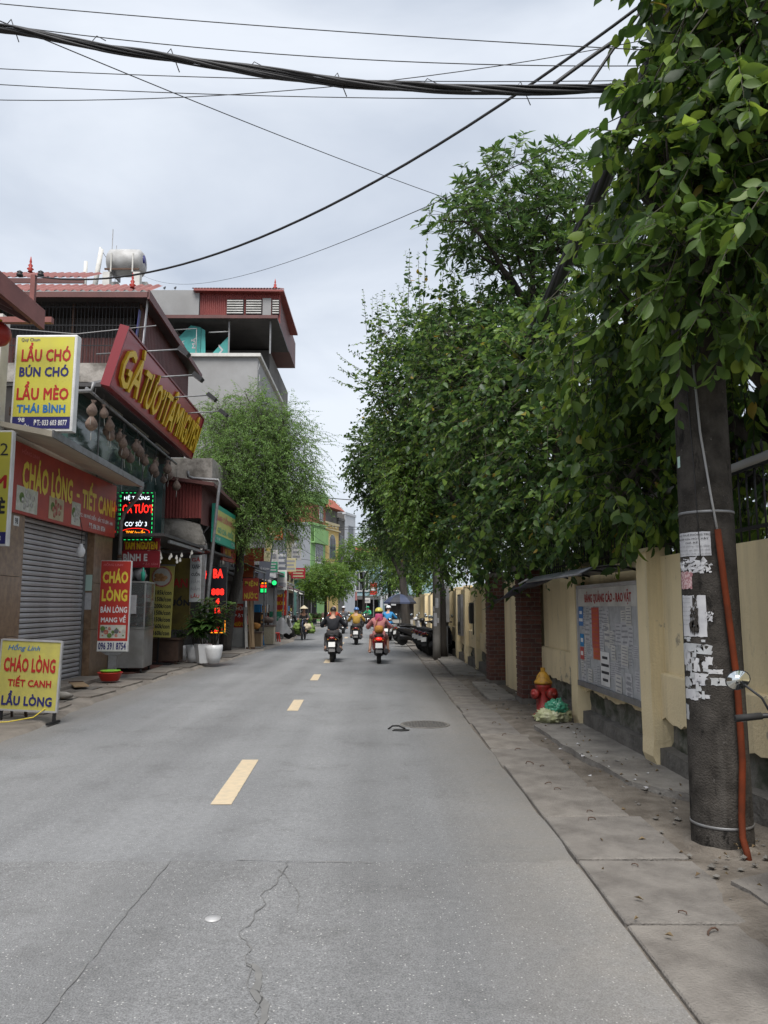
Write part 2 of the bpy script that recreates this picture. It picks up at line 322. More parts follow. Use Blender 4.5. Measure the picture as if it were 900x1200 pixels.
mat('litter', (0.20, 0.15, 0.08), (0.10, 0.065, 0.035), 8, 0.9)
leafmat('leaf_near', (0.020, 0.048, 0.010), (0.048, 0.102, 0.018), (0.165, 0.250, 0.036), 0.48, 0.52, yellow=0.006)
leafmat('leaf_mid', (0.023, 0.058, 0.016), (0.052, 0.110, 0.025), (0.150, 0.240, 0.048), 0.42, 0.42, yellow=0.012)
leafmat('leaf_whorl', (0.032, 0.076, 0.020), (0.060, 0.126, 0.028), (0.105, 0.180, 0.038), 0.36, 0.38)
leafmat('leaf_far', (0.024, 0.058, 0.015), (0.046, 0.096, 0.022), (0.095, 0.160, 0.032), 0.34, 0.45)
leafmat('leaf_bright', (0.065, 0.135, 0.022), (0.100, 0.195, 0.030), (0.160, 0.255, 0.040), 0.45, 0.5)
leafmat('leaf_feather', (0.085, 0.170, 0.036), (0.120, 0.225, 0.048), (0.170, 0.285, 0.068), 0.45, 0.55)
leafmat('leaf_pot', (0.030, 0.075, 0.020), (0.060, 0.125, 0.030), (0.100, 0.170, 0.042), 0.30, 0.4)

# ------------------------------------------------------------------ building helpers
class MB:
    """collects shapes; build() links them as ONE mesh object"""
    def __init__(s): s.v = []; s.f = []; s.sm = []
    def add(s, vs, fs, smooth=False):
        b = len(s.v); s.v.extend([tuple(p) for p in vs])
        for f in fs: s.f.append(tuple(b+i for i in f)); s.sm.append(smooth)
        return s
    def box(s, x0, x1, y0, y1, z0, z1):
        return s.add([(x0,y0,z0),(x1,y0,z0),(x1,y1,z0),(x0,y1,z0),(x0,y0,z1),(x1,y0,z1),(x1,y1,z1),(x0,y1,z1)],
                     [(0,3,2,1),(4,5,6,7),(0,1,5,4),(1,2,6,5),(2,3,7,6),(3,0,4,7)])
    def rbox(s, x0, x1, y0, y1, z0, z1, b=0.01):
        """box with chamfered vertical and top edges"""
        def ring(i, z): return [(x0+i, y0, z) if False else p for p in [(x0+b+i*0, y0+i, z), (x1-b, y0+i, z), (x1-i, y0+b, z), (x1-i, y1-b, z), (x1-b, y1-i, z), (x0+b, y1-i, z), (x0+i, y1-b, z), (x0+i, y0+b, z)]]
        vs = ring(0, z0) + ring(0, z1-b) + ring(b*0.9, z1)
        fs = [tuple(range(7, -1, -1)), tuple(range(16, 24))]
        for k in (0, 8):
            for i in range(8): j = (i+1) % 8; fs.append((k+i, k+j, k+8+j, k+8+i))
        return s.add(vs, fs)
    def hexa(s, P):   # eight corners, bottom four then top four
        return s.add(P, [(0,3,2,1),(4,5,6,7),(0,1,5,4),(1,2,6,5),(2,3,7,6),(3,0,4,7)])
    def quad(s, a, b, c, d): return s.add([a,b,c,d], [(0,1,2,3)])
    def bar(s, p0, p1, w, h=None):
        h = h or w
        p0, p1 = Vector(p0), Vector(p1); d = (p1-p0).normalized()
        u = d.cross(Vector((0,0,1)));  u = u if u.length > 1e-4 else Vector((1,0,0)); u.normalize(); v = u.cross(d)
        P = []
        for p in (p0, p1):
            P += [p-u*w/2-v*h/2, p+u*w/2-v*h/2, p+u*w/2+v*h/2, p-u*w/2+v*h/2]
        return s.hexa(P)
    def tube(s, pts, r, n=8, caps=True):
        pts = [Vector(p) for p in pts]; N = len(pts)
        rr = r if isinstance(r, (list, tuple)) else [r]*N
        vs = []; up = None
        for i, p in enumerate(pts):
            d = (pts[min(i+1,N-1)]-pts[max(i-1,0)]).normalized()
            if up is None:
                up = d.cross(Vector((0,0,1)));  up = up if up.length > 1e-3 else Vector((1,0,0))
            u = (up - d*up.dot(d)).normalized(); up = u; v = d.cross(u)
            for k in range(n):
                a = 2*PI*k/n; vs.append(p + (u*math.cos(a)+v*math.sin(a))*rr[i])
        fs = []
        for i in range(N-1):
            for k in range(n):
                j = (k+1) % n; fs.append((i*n+k, i*n+j, (i+1)*n+j, (i+1)*n+k))
        s.add(vs, fs, True)
        if caps:
            b = len(s.v) - len(vs)
            s.f.append(tuple(b+k for k in range(n-1,-1,-1))); s.sm.append(False)
            s.f.append(tuple(b+(N-1)*n+k for k in range(n))); s.sm.append(False)
        return s
    def lathe(s, prof, c=(0,0,0), n=16, axis='z', smooth=True):
        """prof: list of (radius, height)"""
        vs = []; c = Vector(c)
        for r, h in prof:
            for k in range(n):
                a = 2*PI*k/n; x, y = r*math.cos(a), r*math.sin(a)
                q = Vector((x,y,h)) if axis == 'z' else (Vector((h,x,y)) if axis == 'x' else Vector((y,h,x)))
                vs.append(c+q)
        fs = []
        for i in range(len(prof)-1):
            for k in range(n):
                j = (k+1) % n; fs.append((i*n+k, i*n+j, (i+1)*n+j, (i+1)*n+k))
        s.add(vs, fs, smooth)
        b = len(s.v)-len(vs)
        if prof[0][0] > 1e-5: s.f.append(tuple(b+k for k in range(n-1,-1,-1))); s.sm.append(False)
        if prof[-1][0] > 1e-5: s.f.append(tuple(b+(len(prof)-1)*n+k for k in range(n))); s.sm.append(False)
        return s
    def loft(s, secs, n=12, pw=2.6, axis='y'):
        """secs: (along, centre, half width, half height); superellipse rings"""
        vs = []
        for a, cz, hw, hh in secs:
            for k in range(n):
                t = 2*PI*k/n; ct, st = math.cos(t), math.sin(t)
                x = hw*math.copysign(abs(ct)**(2/pw), ct); z = cz+hh*math.copysign(abs(st)**(2/pw), st)
                vs.append((x, a, z) if axis == 'y' else (x, z, a))
        fs = []
        for i in range(len(secs)-1):
            for k in range(n):
                j = (k+1) % n; fs.append((i*n+k, i*n+j, (i+1)*n+j, (i+1)*n+k))
        fs.append(tuple(range(n-1,-1,-1))); fs.append(tuple(range((len(secs)-1)*n, len(secs)*n)))
        return s.add(vs, fs, True)
    def prism(s, poly, lo, hi, axis='z'):
        """polygon extruded along an axis; poly points are the two other coordinates in order"""
        def m(p, h): return (p[0],p[1],h) if axis == 'z' else ((h,p[0],p[1]) if axis == 'x' else (p[0],h,p[1]))
        n = len(poly); vs = [m(p,lo) for p in poly]+[m(p,hi) for p in poly]
        return s.add(vs, [tuple(range(n-1,-1,-1)), tuple(range(n,2*n))]+[(i,(i+1)%n,n+(i+1)%n,n+i) for i in range(n)])
    def corr(s, p, u, v, nw, depth, thick=0.0):
        """corrugated sheet from corner p along u (waves) and v"""
        p, u, v = Vector(p), Vector(u), Vector(v); nn = u.cross(v).normalized()*depth
        vs = []; N = nw*4
        for i in range(N+1):
            off = nn*(0.5 if (i % 4) in (1, 2) else -0.5)
            b = p+u*(i/N)+off; vs += [b, b+v]
        return s.add(vs, [(2*i, 2*i+2, 2*i+3, 2*i+1) for i in range(N)])
    def mesh(s, name, m=None):
        me = bpy.data.meshes.new(name); me.from_pydata(s.v, [], s.f)
        if any(s.sm): me.polygons.foreach_set('use_smooth', s.sm)
        if m is not None: me.materials.append(MATS[m] if isinstance(m, str) else m)
        bm = bmesh.new(); bm.from_mesh(me); bmesh.ops.recalc_face_normals(bm, faces=bm.faces); bm.to_mesh(me); bm.free()
        me.update(); return me
    def build(s, name, m, parent=None, loc=None, rz=0.0):
        o = bpy.data.objects.new(name, s.mesh(name, m)); COL.objects.link(o)
        if parent is not None: o.parent = parent
        if loc is not None: o.location = loc; o.rotation_euler = (0,0,rz)
        return o

def link(name, me, parent=None, loc=(0,0,0), rot=(0,0,0), sc=(1,1,1)):
    o = bpy.data.objects.new(name, me); COL.objects.link(o)
    o.parent = parent; o.location = loc; o.rotation_euler = rot; o.scale = sc
    return o
def tag(o, label, cat, group=None, kind=None):
    o['label'] = label; o['category'] = cat
    if group: o['group'] = group
    if kind: o['kind'] = kind
    return o
def struct(o): o['kind'] = 'structure'; return o
def stuff(o): o['kind'] = 'stuff'; return o
def thing(name, label, cat, loc=(0,0,0), rz=0.0, group=None, rx=0.0, ry=0.0):
    o = bpy.data.objects.new(name, None); COL.objects.link(o); o.empty_display_size = 0.1
    o.location = loc; o.rotation_euler = (rx, ry, rz)
    return tag(o, label, cat, group)
def copy_tree(o, parent=None):
    c = o.copy(); COL.objects.link(c); c.parent = parent
    for ch in o.children: copy_tree(ch, c)
    return c

_tc = bpy.data.curves.new('text_source', 'FONT'); _to = bpy.data.objects.new('text_source', _tc)
def text_mesh(body, m, w=None, h=None, bold=0.02, ext=0.0, shear=0.0, side=None):
    """flat lettering standing in the xz plane, facing -y, centred on the origin"""
    for q_, w_ in (('Ơ','O’'),('Ở','Ỏ’'),('Ờ','Ò’'),('Ớ','Ó’')): body = body.replace(q_, w_)     # horn set as its own stroke
    _tc.body = body; _tc.offset = 0.0; _tc.extrude = ext; _tc.shear = shear; _tc.align_x = 'CENTER'; _tc.resolution_u = 2; _tc.space_line = 0.95; _tc.space_character = 1.0+1.2*bold
    if _to.name not in COL.objects: COL.objects.link(_to)
    bpy.context.view_layer.update()
    src = bpy.data.meshes.new_from_object(_to.evaluated_get(bpy.context.evaluated_depsgraph_get()))
    n = len(src.vertices); a = np.zeros(n*3); src.vertices.foreach_get('co', a); a = a.reshape(-1,3)
    polys = [tuple(p.vertices) for p in src.polygons]; bpy.data.meshes.remove(src)
    # heavier strokes: overlapping copies of the outline, each a hair in front of the last
    bold = bold*0.9
    offs = [(0,0)] if bold < 0.004 else [(bold*math.cos(q), bold*math.sin(q)) for q in np.arange(8 if bold > 0.025 else 5)*2*PI/(8 if bold > 0.025 else 5)]
    A = np.concatenate([a+np.array((dx,dy,0)) for dx, dy in offs]); mn, mxx = A.min(0), A.max(0); c = (mn+mxx)/2; s = mxx-mn
    sx = w/s[0] if w else None; sz = h/s[1] if h else None
    sx = sx or sz; sz = sz or sx
    b = np.empty_like(A); b[:,0] = (A[:,0]-c[0])*sx; b[:,2] = (A[:,1]-c[1])*sz; b[:,1] = -(A[:,2]-mn[2])-np.repeat(np.arange(len(offs))*0.0003, n)
    me = bpy.data.meshes.new('lettering'); me.from_pydata(b.tolist(), [], [tuple(i+k*n for i in p) for k in range(len(offs)) for p in polys]); me.update()
    me.materials.append(MATS[m])
    if side:
        me.materials.append(MATS[side])
        for p in me.polygons: p.material_index = 0 if abs(p.normal.y) > 0.7 else 1
    return me
def text(body, m, parent, x, y, z, w=None, h=None, bold=0.02, ext=0.0, shear=0.0, side=None, name='lettering', rz=0.0):
    return link(name, text_mesh(body, m, w, h, bold, ext, shear, side), parent, (x, y, z), (0,0,rz))
def sag(p0, p1, s, n=24):
    p0, p1 = Vector(p0), Vector(p1)
    return [p0.lerp(p1, i/n) - Vector((0,0,s*4*(i/n)*(1-i/n))) for i in range(n+1)]
rnd = random.Random(7)
# ------------------------------------------------------------------ ground, road, pavements
def lerp_tab(tab, y):
    for (a, va), (b, vb) in zip(tab, tab[1:]):
        if y <= b: return va + (vb-va)*max(0.0, (y-a)/(b-a))
    return tab[-1][1]
LEFT = [(-10,-4.2),(6,-4.3),(9.3,-4.44),(12.7,-4.73),(18,-4.79),(27,-4.30),(35.5,-3.95),(60,-5.9),(80,-6.0),(112,-5.0)]
RIGHT = [(-10,1.24),(25,1.22),(38,1.05),(60,0.33),(84,-0.3),(112,1.5)]
def jit(y, s, a): return a*noise.noise(Vector((s, y*1.7, 0.3))) + 0.5*a*noise.noise(Vector((s+9, y*6.0, 0.8)))

g = MB().add([(-400,-60,-0.06),(400,-60,-0.06),(400,900,-0.06),(-400,900,-0.06)], [(0,1,2,3)]).build('ground', 'ground'); struct(g)
mb = MB(); vs = []; ys = [-10+0.25*i for i in range(160)]+[30+1.0*i for i in range(83)]
for y in ys:
    l, r = lerp_tab(LEFT, y)+jit(y, 2, 0.09), lerp_tab(RIGHT, y)+jit(y, 5, 0.022)+0.012*noise.noise(Vector((y*19, 2, 0)))
    vs += [(l-0.25, y, -0.02), (l, y, 0.0), (-1.6, y, 0.012), (r, y, 0.0), (r+0.02, y, -0.03)]
mb.add(vs, [(i*5+k, i*5+k+1, (i+1)*5+k+1, (i+1)*5+k) for i in range(len(ys)-1) for k in range(4)], True)
road = struct(mb.build('road', 'asphalt'))
# older coarse surface in front of the transverse joint
mb = MB(); vs = []
n = 60
def roadz(x): return 0.012*(1-min(1.0, abs(x+1.6)/2.9))
xs = [-4.1, -3, -2, -1.6, -1, 0, 0.7, 1.215]
edge = lambda x: 5.06+0.06*noise.noise(Vector((x*2.3, 1.0, 0)))+0.03*noise.noise(Vector((x*11, 3.0, 0)))
rows = [-9, 0, 2, 3, 4, 4.6, None]
xs = [-4.15+0.0895*i for i in range(61)]
for x in xs:
    for r in rows: vs.append((x, edge(x) if r is None else r, roadz(x)+(0.0015 if r is None else 0.005)))
k = len(rows)
mb.add(vs, [(i*k+j, (i+1)*k+j, (i+1)*k+j+1, i*k+j+1) for i in range(len(xs)-1) for j in range(k-1)], True)
mb.build('asphalt_patch', 'asphalt_old', road)
def crack(pts, w, m='crack', amp=0.03, seed=0):
    out = []; P = [Vector((*p, 0)) for p in pts]; n = 0
    for a, b in zip(P, P[1:]):
        L = (b-a).length; st = max(2, int(L/0.035)); d = (b-a).normalized(); q = Vector((-d.y, d.x, 0))
        for i in range(st):
            c = a.lerp(b, i/st); s = seed*13.7+n*0.21; n += 1
            c = c+q*(amp*noise.noise(Vector((s, 0, 0)))+amp*0.5*noise.noise(Vector((s*3.1, 5, 0))))
            ww = w*max(0.12, 0.55+0.9*noise.noise(Vector((s*1.9, 9, 0))))
            out.append((c+q*ww, c-q*ww))
    vs = []
    for u, v in out: vs += [(u.x,u.y,roadz(u.x)+0.0095), (v.x,v.y,roadz(v.x)+0.0095)]
    MB().add(vs, [(2*i,2*i+1,2*i+3,2*i+2) for i in range(len(out)-1)]).build('crack', m, road)
crack([(-1.31,5.06),(-1.31,4.0),(-1.29,3.2),(-1.3,2.2)], 0.006, amp=0.014, seed=1)
crack([(-0.56,5.05),(-0.63,4.46),(-0.66,3.92),(-0.57,3.59),(-0.48,3.34),(-0.48,2.6)], 0.006, amp=0.05, seed=2)
crack([(-0.58,3.65),(-0.52,3.5),(-0.46,3.3),(-0.47,2.8)], 0.028, 'seam', amp=0.04, seed=3)
crack([(-0.9,5.08),(-0.56,5.05),(0.0,5.02)], 0.005, 'seam', amp=0.012, seed=4)
crack([(-0.60,4.9),(-0.45,4.5),(-0.42,4.2)], 0.004, 'seam', amp=0.03, seed=5)
# centre line dashes
for y0, y1, x0, x1 in [(6.44,8.26,-1.28,-1.345),(12.04,13.43,-1.335,-1.38),(16.9,18.36,-1.42,-1.46),(22.0,23.5,-1.5,-1.53),(27.4,28.9,-1.56,-1.6),(33,34.5,-1.62,-1.64),(39,40.5,-1.7,-1.72)]:
    vs = []; N = 24
    for i in range(N+1):
        t = i/N; y = y0+(y1-y0)*t; x = x0+(x1-x0)*t; e = 0.004*noise.noise(Vector((y*14, 1, 0))); e2 = 0.004*noise.noise(Vector((y*14, 7, 0)))
        vs += [(x-0.085+e, y, roadz(x)+0.0042), (x+0.085+e2, y, roadz(x)+0.0042)]
    MB().add(vs, [(2*i,2*i+1,2*i+3,2*i+2) for i in range(N)]).build('road_marking', 'road_paint', road)
# manhole, survey disc, hole in the asphalt
m = thing('manhole_cover', 'round iron manhole cover set in the road near the right kerb', 'manhole cover', (0.62,10.72,0.004))
MB().lathe([(0.0,0.006),(0.29,0.006),(0.30,0.004)], n=32).build('lid', 'iron', m)
MB().lathe([(0.305,0.004),(0.335,0.006),(0.34,0.0)], n=32).build('rim', 'stone_step', m)
mb = MB()
for i in range(-6, 7):
    for j in range(-6, 7):
        x, y = i*0.042, j*0.042
        if x*x+y*y < 0.27**2: mb.box(x-0.013, x+0.013, y-0.013, y+0.013, 0.006, 0.010)
mb.build('tread', 'iron', m)
o = MB().lathe([(0.042,0.0),(0.040,0.006),(0.0,0.008)], n=20).build('survey_disc', 'alu', None, (-0.85,4.15,0.014)); tag(o, 'small pale round disc set in the asphalt in the foreground', 'disc')
o = thing('road_scrap', 'black torn rubber scrap lying on the road beside the manhole cover', 'scrap', (0.27,10.2,0.008))
mb = MB().lathe([(0.12,0.0),(0.10,0.012),(0.0,0.008)], n=9); mb.v = [(x*1.0+0.02*math.sin(i*5), y*0.55+0.02*math.cos(i*3), z) for i, (x,y,z) in enumerate(mb.v)]; mb.build('flat_scrap', 'rubber', o)
MB().tube([(-0.16,0.1,0.0),(-0.1,0.12,0.04),(-0.02,0.09,0.045),(0.06,0.02,0.02)], 0.012, 5).build('curled_strip', 'rubber', o)

# drain cover slabs along the right edge of the road
sp = bpy.data.objects.new('right_kerb', None); COL.objects.link(sp); struct(sp)
hook = MB().tube([(-0.045,0,-0.01),(-0.04,0.004,0.022),(0.0,0.006,0.030),(0.035,0.0,0.026),(0.045,-0.012,0.012)], 0.006, 6).mesh('lifting_hook', 'rust')
y = -2.43; i = 0
while y < 42:
    L = 0.95+rnd.uniform(-0.03, 0.03); xin = 1.96 if y < 5.6 else (1.88 if y < 9 else 1.80-0.014*(y-9)); xin += rnd.uniform(-0.03,0.03)
    xl = lerp_tab(RIGHT, y)+0.022+rnd.uniform(-0.008, 0.008)
    s = MB(); w = xin-xl; s.rbox(-w/2, w/2, -L/2+0.006, L/2-0.006, -0.06, 0.0, 0.008)
    # ragged corners
    s.v = [(a+0.016*noise.noise(Vector((a*5+i, b*5, 1))), b+0.018*noise.noise(Vector((a*5, b*5+i, 4))), c-0.012*max(0,noise.noise(Vector((a*9, b*9+i, 4))))) for a,b,c in s.v]
    o = s.build('concrete_slab', rnd.choice(['slab','slab_b','slab_c']), sp, ((xl+xin)/2, y+L/2, 0.016+rnd.uniform(-0.012,0.010)))
    o.rotation_euler = (rnd.uniform(-0.010,0.010), rnd.uniform(-0.018,0.018), rnd.uniform(-0.012,0.012))
    if y < 10:
        for e in (-1, 1):
            q_ = rnd.uniform(0.55,0.85); link('lifting_hook', hook, o, (rnd.uniform(-0.05,0.05), e*(L/2-0.11), -0.003), (0,rnd.uniform(-0.3,0.3),rnd.uniform(-0.9,0.9)), (q_,q_,q_)) if rnd.random() < 0.85 else None
    y += L; i += 1
# verge between the slabs and the wall
mb = MB(); vs = []; ys = [-3+0.16*i for i in range(280)]
NX = 9
for y in ys:
    x0, x1 = 1.2, 3.1-0.021*(y-8)
    for k in range(NX):
        x = x0+(x1-x0)*k/(NX-1); z = -0.016 if x < 1.75 else 0.012+0.03*noise.noise(Vector((x*2.1, y*1.1, 0)))+0.014*noise.noise(Vector((x*9, y*7, 2)))
        vs.append((x, y, z))
mb.add(vs, [(i*NX+k, i*NX+k+1, (i+1)*NX+k+1, (i+1)*NX+k) for i in range(len(ys)-1) for k in range(NX-1)], True)
verge = struct(mb.build('right_pavement', 'dirt'))
def pad(poly, z0, z1, m='pad', parent=None, name='concrete_pad'):
    P = []
    n = len(poly)
    for i in range(n):
        a, b = Vector(poly[i]), Vector(poly[(i+1) % n]); st = max(1, int((b-a).length/0.14))
        for k in range(st):
            c = a.lerp(b, k/st); P.append((c.x+0.035*noise.noise(Vector((c.x*4, c.y*4, 1))), c.y+0.035*noise.noise(Vector((c.x*4, c.y*4, 7)))))
    return MB().prism(P, z0, z1).build(name, m, parent)
pad([(2.05,8.9),(2.22,7.0),(2.56,6.55),(2.8,6.6),(2.8,10.4),(2.3,10.5),(2.02,10.3)], 0.0, 0.065, 'pad', verge)
pad([(2.02,4.6),(2.12,3.4),(2.5,3.2),(2.55,4.1),(2.3,4.75)], 0.0, 0.042, 'slab_b', verge)
pad([(1.9,16.3),(1.85,13.2),(2.35,13.3),(2.35,16.2)], 0.0, 0.045, 'pad', verge)
pad([(1.75,24.5),(1.7,18.0),(2.4,17.8),(2.35,24.6)], 0.0, 0.045, 'pad', verge)
pad([(1.5,42),(1.6,25.2),(2.35,25.0),(2.0,42)], 0.0, 0.045, 'slab_b', verge)

mb = MB(); r5 = random.Random(4)
for i in range(150):
    near = i < 45; x = r5.gauss(2.35,0.24) if near else r5.uniform(1.9,2.62); yy = r5.gauss(5.3,0.7) if near else 3.4+r5.random()**1.3*16
    if math.hypot(x-2.315, yy-5.4) < 0.22: continue
    q = r5.uniform(0.008,0.030)*(1.5 if r5.random() < 0.12 else 1.0); z = 0.02+q*0.3
    P = [Vector((r5.uniform(0.7,1.2)*dx*q+x, r5.uniform(0.7,1.2)*dy*q+yy, z+r5.uniform(0.5,1.0)*dz*q*0.8)) for dx,dy,dz in ((1,0,0),(-1,0,0),(0,1,0),(0,-1,0),(0,0,1),(0,0,-1))]
    mb.add(P, [(0,2,4),(2,1,4),(1,3,4),(3,0,4),(2,0,5),(1,2,5),(3,1,5),(0,3,5)])
tag(stuff(mb.build('rubble_bits', 'stone_step')), 'small stones and concrete crumbs along the foot of the wall and pole', 'rubble', kind='stuff')
# left pavement
mb = MB(); vs = []; ys = [-10+0.3*i for i in range(170)]+[42+2*i for i in range(35)]
for y in ys:
    l = lerp_tab(LEFT, y)+jit(y, 2, 0.09); z = 0.055
    vs += [(l+0.03, y, -0.02), (l-0.04-0.05*abs(noise.noise(Vector((y*1.3,3,0)))), y, 0.045+0.02*noise.noise(Vector((y*0.8,1,0)))), (l-0.7, y, 0.06+0.02*noise.noise(Vector((y*0.9,4,0)))), (-6.4 if y < 40 else -9, y, 0.08), (-16, y, 0.08)]
mb.add(vs, [(i*5+k, i*5+k+1, (i+1)*5+k+1, (i+1)*5+k) for i in range(len(ys)-1) for k in range(4)], True)
lp = struct(mb.build('left_pavement', 'pave'))
for k, (x, y, w, d) in enumerate([(-5.2,9.2,0.9,1.2),(-5.9,10.7,1.2,1.3),(-5.25,11.9,0.8,1.1),(-5.7,13.3,1.1,1.2),(-5.15,13.9,0.55,1.0),(-5.75,14.7,0.9,1.1),(-5.3,15.6,0.8,1.2),(-5.25,17.3,0.8,1.3),(-5.5,19.0,1.1,1.3),(-5.3,20.4,1.0,1.2),(-5.2,22.4,0.9,1.7),(-5.1,24.4,1.2,1.6),(-4.9,26.4,0.9,1.6),(-4.8,29.5,0.8,2.0)]):
    a = rnd.uniform(-0.08,0.08); c, s = math.cos(a), math.sin(a); P = [(-w/2,-d/2),(w/2,-d/2),(w/2,d/2),(-w/2,d/2)]
    pad([(x+c*p-s*q, y+s*p+c*q) for p,q in P], 0.0, 0.068+rnd.uniform(0,0.016), 'pave_b' if k % 2 else 'pave', lp, 'paving_slab')
o = thing('loose_board', 'flat grey board lying on the pavement in front of the red basin', 'board', (-5.72,14.9,0.125), R(28))
MB().box(-0.13,0.13,-0.5,0.5,0,0.02).build('plank', 'wood', o); MB().box(-0.13,0.13,0.3,0.36,0.0205,0.035).build('batten', 'wood_dark', o)
o = tag(MB().lathe([(0.2,0.0),(0.23,0.05),(0.15,0.11),(0.0,0.12)], n=8).build('concrete_lump', 'concrete_old', None, (-5.35,13.0,0.10)), 'broken concrete lump on the left pavement behind the yellow board', 'rubble')
o.data.transform(Matrix.Diagonal((1.3,0.8,0.8,1)))

# fallen leaves and scraps
mb = MB()
for i in range(240):
    if i < 170: x = rnd.uniform(1.3, 2.65) if rnd.random() < 0.25 else rnd.uniform(1.85, 2.65); yy = 3.4+rnd.random()**1.2*20
    elif i < 200: x = rnd.gauss(2.45,0.16); yy = rnd.gauss(4.95,0.2)
    else: x = rnd.uniform(-6.0,-4.6); yy = rnd.uniform(8.5,22)
    zz = 0.085 if x > 2 else (0.045 if x > 0 else 0.13); a = rnd.uniform(0,6.3); l = rnd.uniform(0.010,0.030)*(1.2 if yy > 8 else 1.0); w = l*0.4
    c, s = math.cos(a), math.sin(a)
    mb.add([(x-c*l, yy-s*l, zz-0.02), (x-s*w, yy+c*w, zz), (x+c*l, yy+s*l, zz-0.012), (x+s*w, yy-c*w, zz-0.006)], [(0,1,2),(0,2,3)])
o = stuff(mb.build('leaf_litter', 'litter')); tag(o, 'dry fallen leaves scattered over the pavements', 'leaf litter', kind='stuff')
mb = MB()
for i in range(26):
    x = rnd.uniform(1.9,2.5); yy = rnd.uniform(6,14); a = rnd.uniform(0,6); l = rnd.uniform(0.015,0.04); c, s = math.cos(a), math.sin(a)
    mb.add([(x-c*l, yy-s*l, 0.07), (x-s*l*.6, yy+c*l*.6, 0.082), (x+c*l, yy+s*l, 0.075), (x+s*l*.6, yy-c*l*.6, 0.075)], [(0,1,2,3)])
tag(stuff(mb.build('paper_litter', 'paper')), 'small white paper scraps strewn over the right pavement', 'litter', kind='stuff')

# ------------------------------------------------------------------ yellow compound wall
wall = thing('compound_wall', 'long yellow plastered wall with pilasters and dark stone foot along the pavement', 'wall', (2.68,8.0,0), 0.021)
PIL = [-2.95, -0.12, 2.55, 11.8, 13.85, 15.9, 18.0, 20.2, 22.6, 25.0, 28.0, 31.0]
def pilaster(y, h=2.14, w=0.30):
    P = [(-0.0,0.16),(0.0,h),(0.20,h),(0.20,0.16)]
    mb = MB(); a = []
    for z in [0.02,0.07,0.14,0.22,0.3,0.5,1.0,1.6,h]:
        k = 0.0 if z > 0.35 else 0.025*noise.noise(Vector((y*3, z*14, 1)))
        x0 = 0.0+k+ (0.02 if z < 0.1 else 0); a.append([(x0, y-w/2-k, z), (0.22, y-w/2, z), (0.22, y+w/2, z), (x0, y+w/2+k, z)])
    vs = [p for r in a for p in r]; fs = [(3,2,1,0), tuple(len(vs)-4+i for i in range(4))]
    for i in range(len(a)-1):
        for k in range(4): fs.append((i*4+k, i*4+(k+1)%4, i*4+4+(k+1)%4, i*4+4+k))
    mb.add(vs, fs); o = mb.build('pilaster', 'yellow_wall', wall)
    MB().prism([(-0.03,h),(0.24,h),(0.20,h+0.05),(0.01,h+0.05)], y-w/2-0.02, y+w/2+0.02, 'y').build('pilaster_cap', 'yellow_wall_worn', wall)
for y in PIL: pilaster(y)
def wall_panel(y0, y1, ledge=True, seed=0):
    # upper panel with a ragged lower edge where the plaster has broken off
    N = max(6, int((y1-y0)/0.09)); top = 2.10
    vs = []
    for i in range(N+1):
        y = y0+(y1-y0)*i/N; zb = 0.50+0.07*noise.noise(Vector((y*2.2, seed, 0)))+0.05*noise.noise(Vector((y*9, seed, 3)))
        vs += [(0.145, y, zb+0.42), (0.145, y, top), (0.165, y, zb+0.42), (0.30, y, top)]
    MB().add(vs, [(4*i,4*i+1,4*i+5,4*i+4) for i in range(N)]+[(4*i+1,4*i+3,4*i+7,4*i+5) for i in range(N)]).build('wall_panel', 'yellow_wall', wall)
    vs = []
    for i in range(N+1):
        y = y0+(y1-y0)*i/N; zb = 0.50+0.07*noise.noise(Vector((y*2.2, seed, 0)))+0.05*noise.noise(Vector((y*9, seed, 3)))
        vs += [(0.18, y, zb+0.012), (0.092, y, zb), (0.092, y, 0.93), (0.105, y, 0.945), (0.16, y, 0.955)]
    MB().add(vs, [(5*i+k,5*i+5+k,5*i+6+k,5*i+1+k) for i in range(N) for k in range(4)]).build('wall_skirting', 'yellow_wall_worn', wall)
    vs = []; M = 7
    for i in range(N+1):
        y = y0+(y1-y0)*i/N
        for k in range(M):
            z = -0.05+0.68*k/(M-1); vs.append((0.17+0.06*noise.noise(Vector((y*5, z*6, seed)))+0.035*noise.noise(Vector((y*16, z*14, seed))), y, z))
    MB().add(vs, [(M*i+k,M*i+M+k,M*i+M+1+k,M*i+1+k) for i in range(N) for k in range(M-1)]).build('stone_foot', 'stone', wall)
    vs = []
    for i in range(N+1):
        y = y0+(y1-y0)*i/N; e = 0.02*noise.noise(Vector((y*4, 2, seed)))
        vs += [(0.05+e, y, -0.05), (0.06+e, y, 0.22+e), (0.19, y, 0.235+e)]
    MB().add(vs, [(3*i+k,3*i+3+k,3*i+4+k,3*i+1+k) for i in range(N) for k in range(2)]).build('footing', 'stone_step', wall)
for k, (a, b) in enumerate([(-6,-3.10),(-2.80,-0.27),(0.03,2.40),(2.70,4.85),(8.15,11.65),(11.95,13.70),(14.0,15.75),(16.05,17.85),(18.15,20.05),(20.35,22.45),(22.75,24.85),(25.15,27.85),(28.15,30.85),(31.15,38)]):
    wall_panel(a, b, seed=k)
MB().box(0.05,0.28,5.2,7.9,-0.05,2.10).build('blocked_gateway', 'yellow_wall', wall)
MB().box(0.30,0.42,-6,38,-0.05,2.098).build('wall_core', 'yellow_wall_worn', wall)

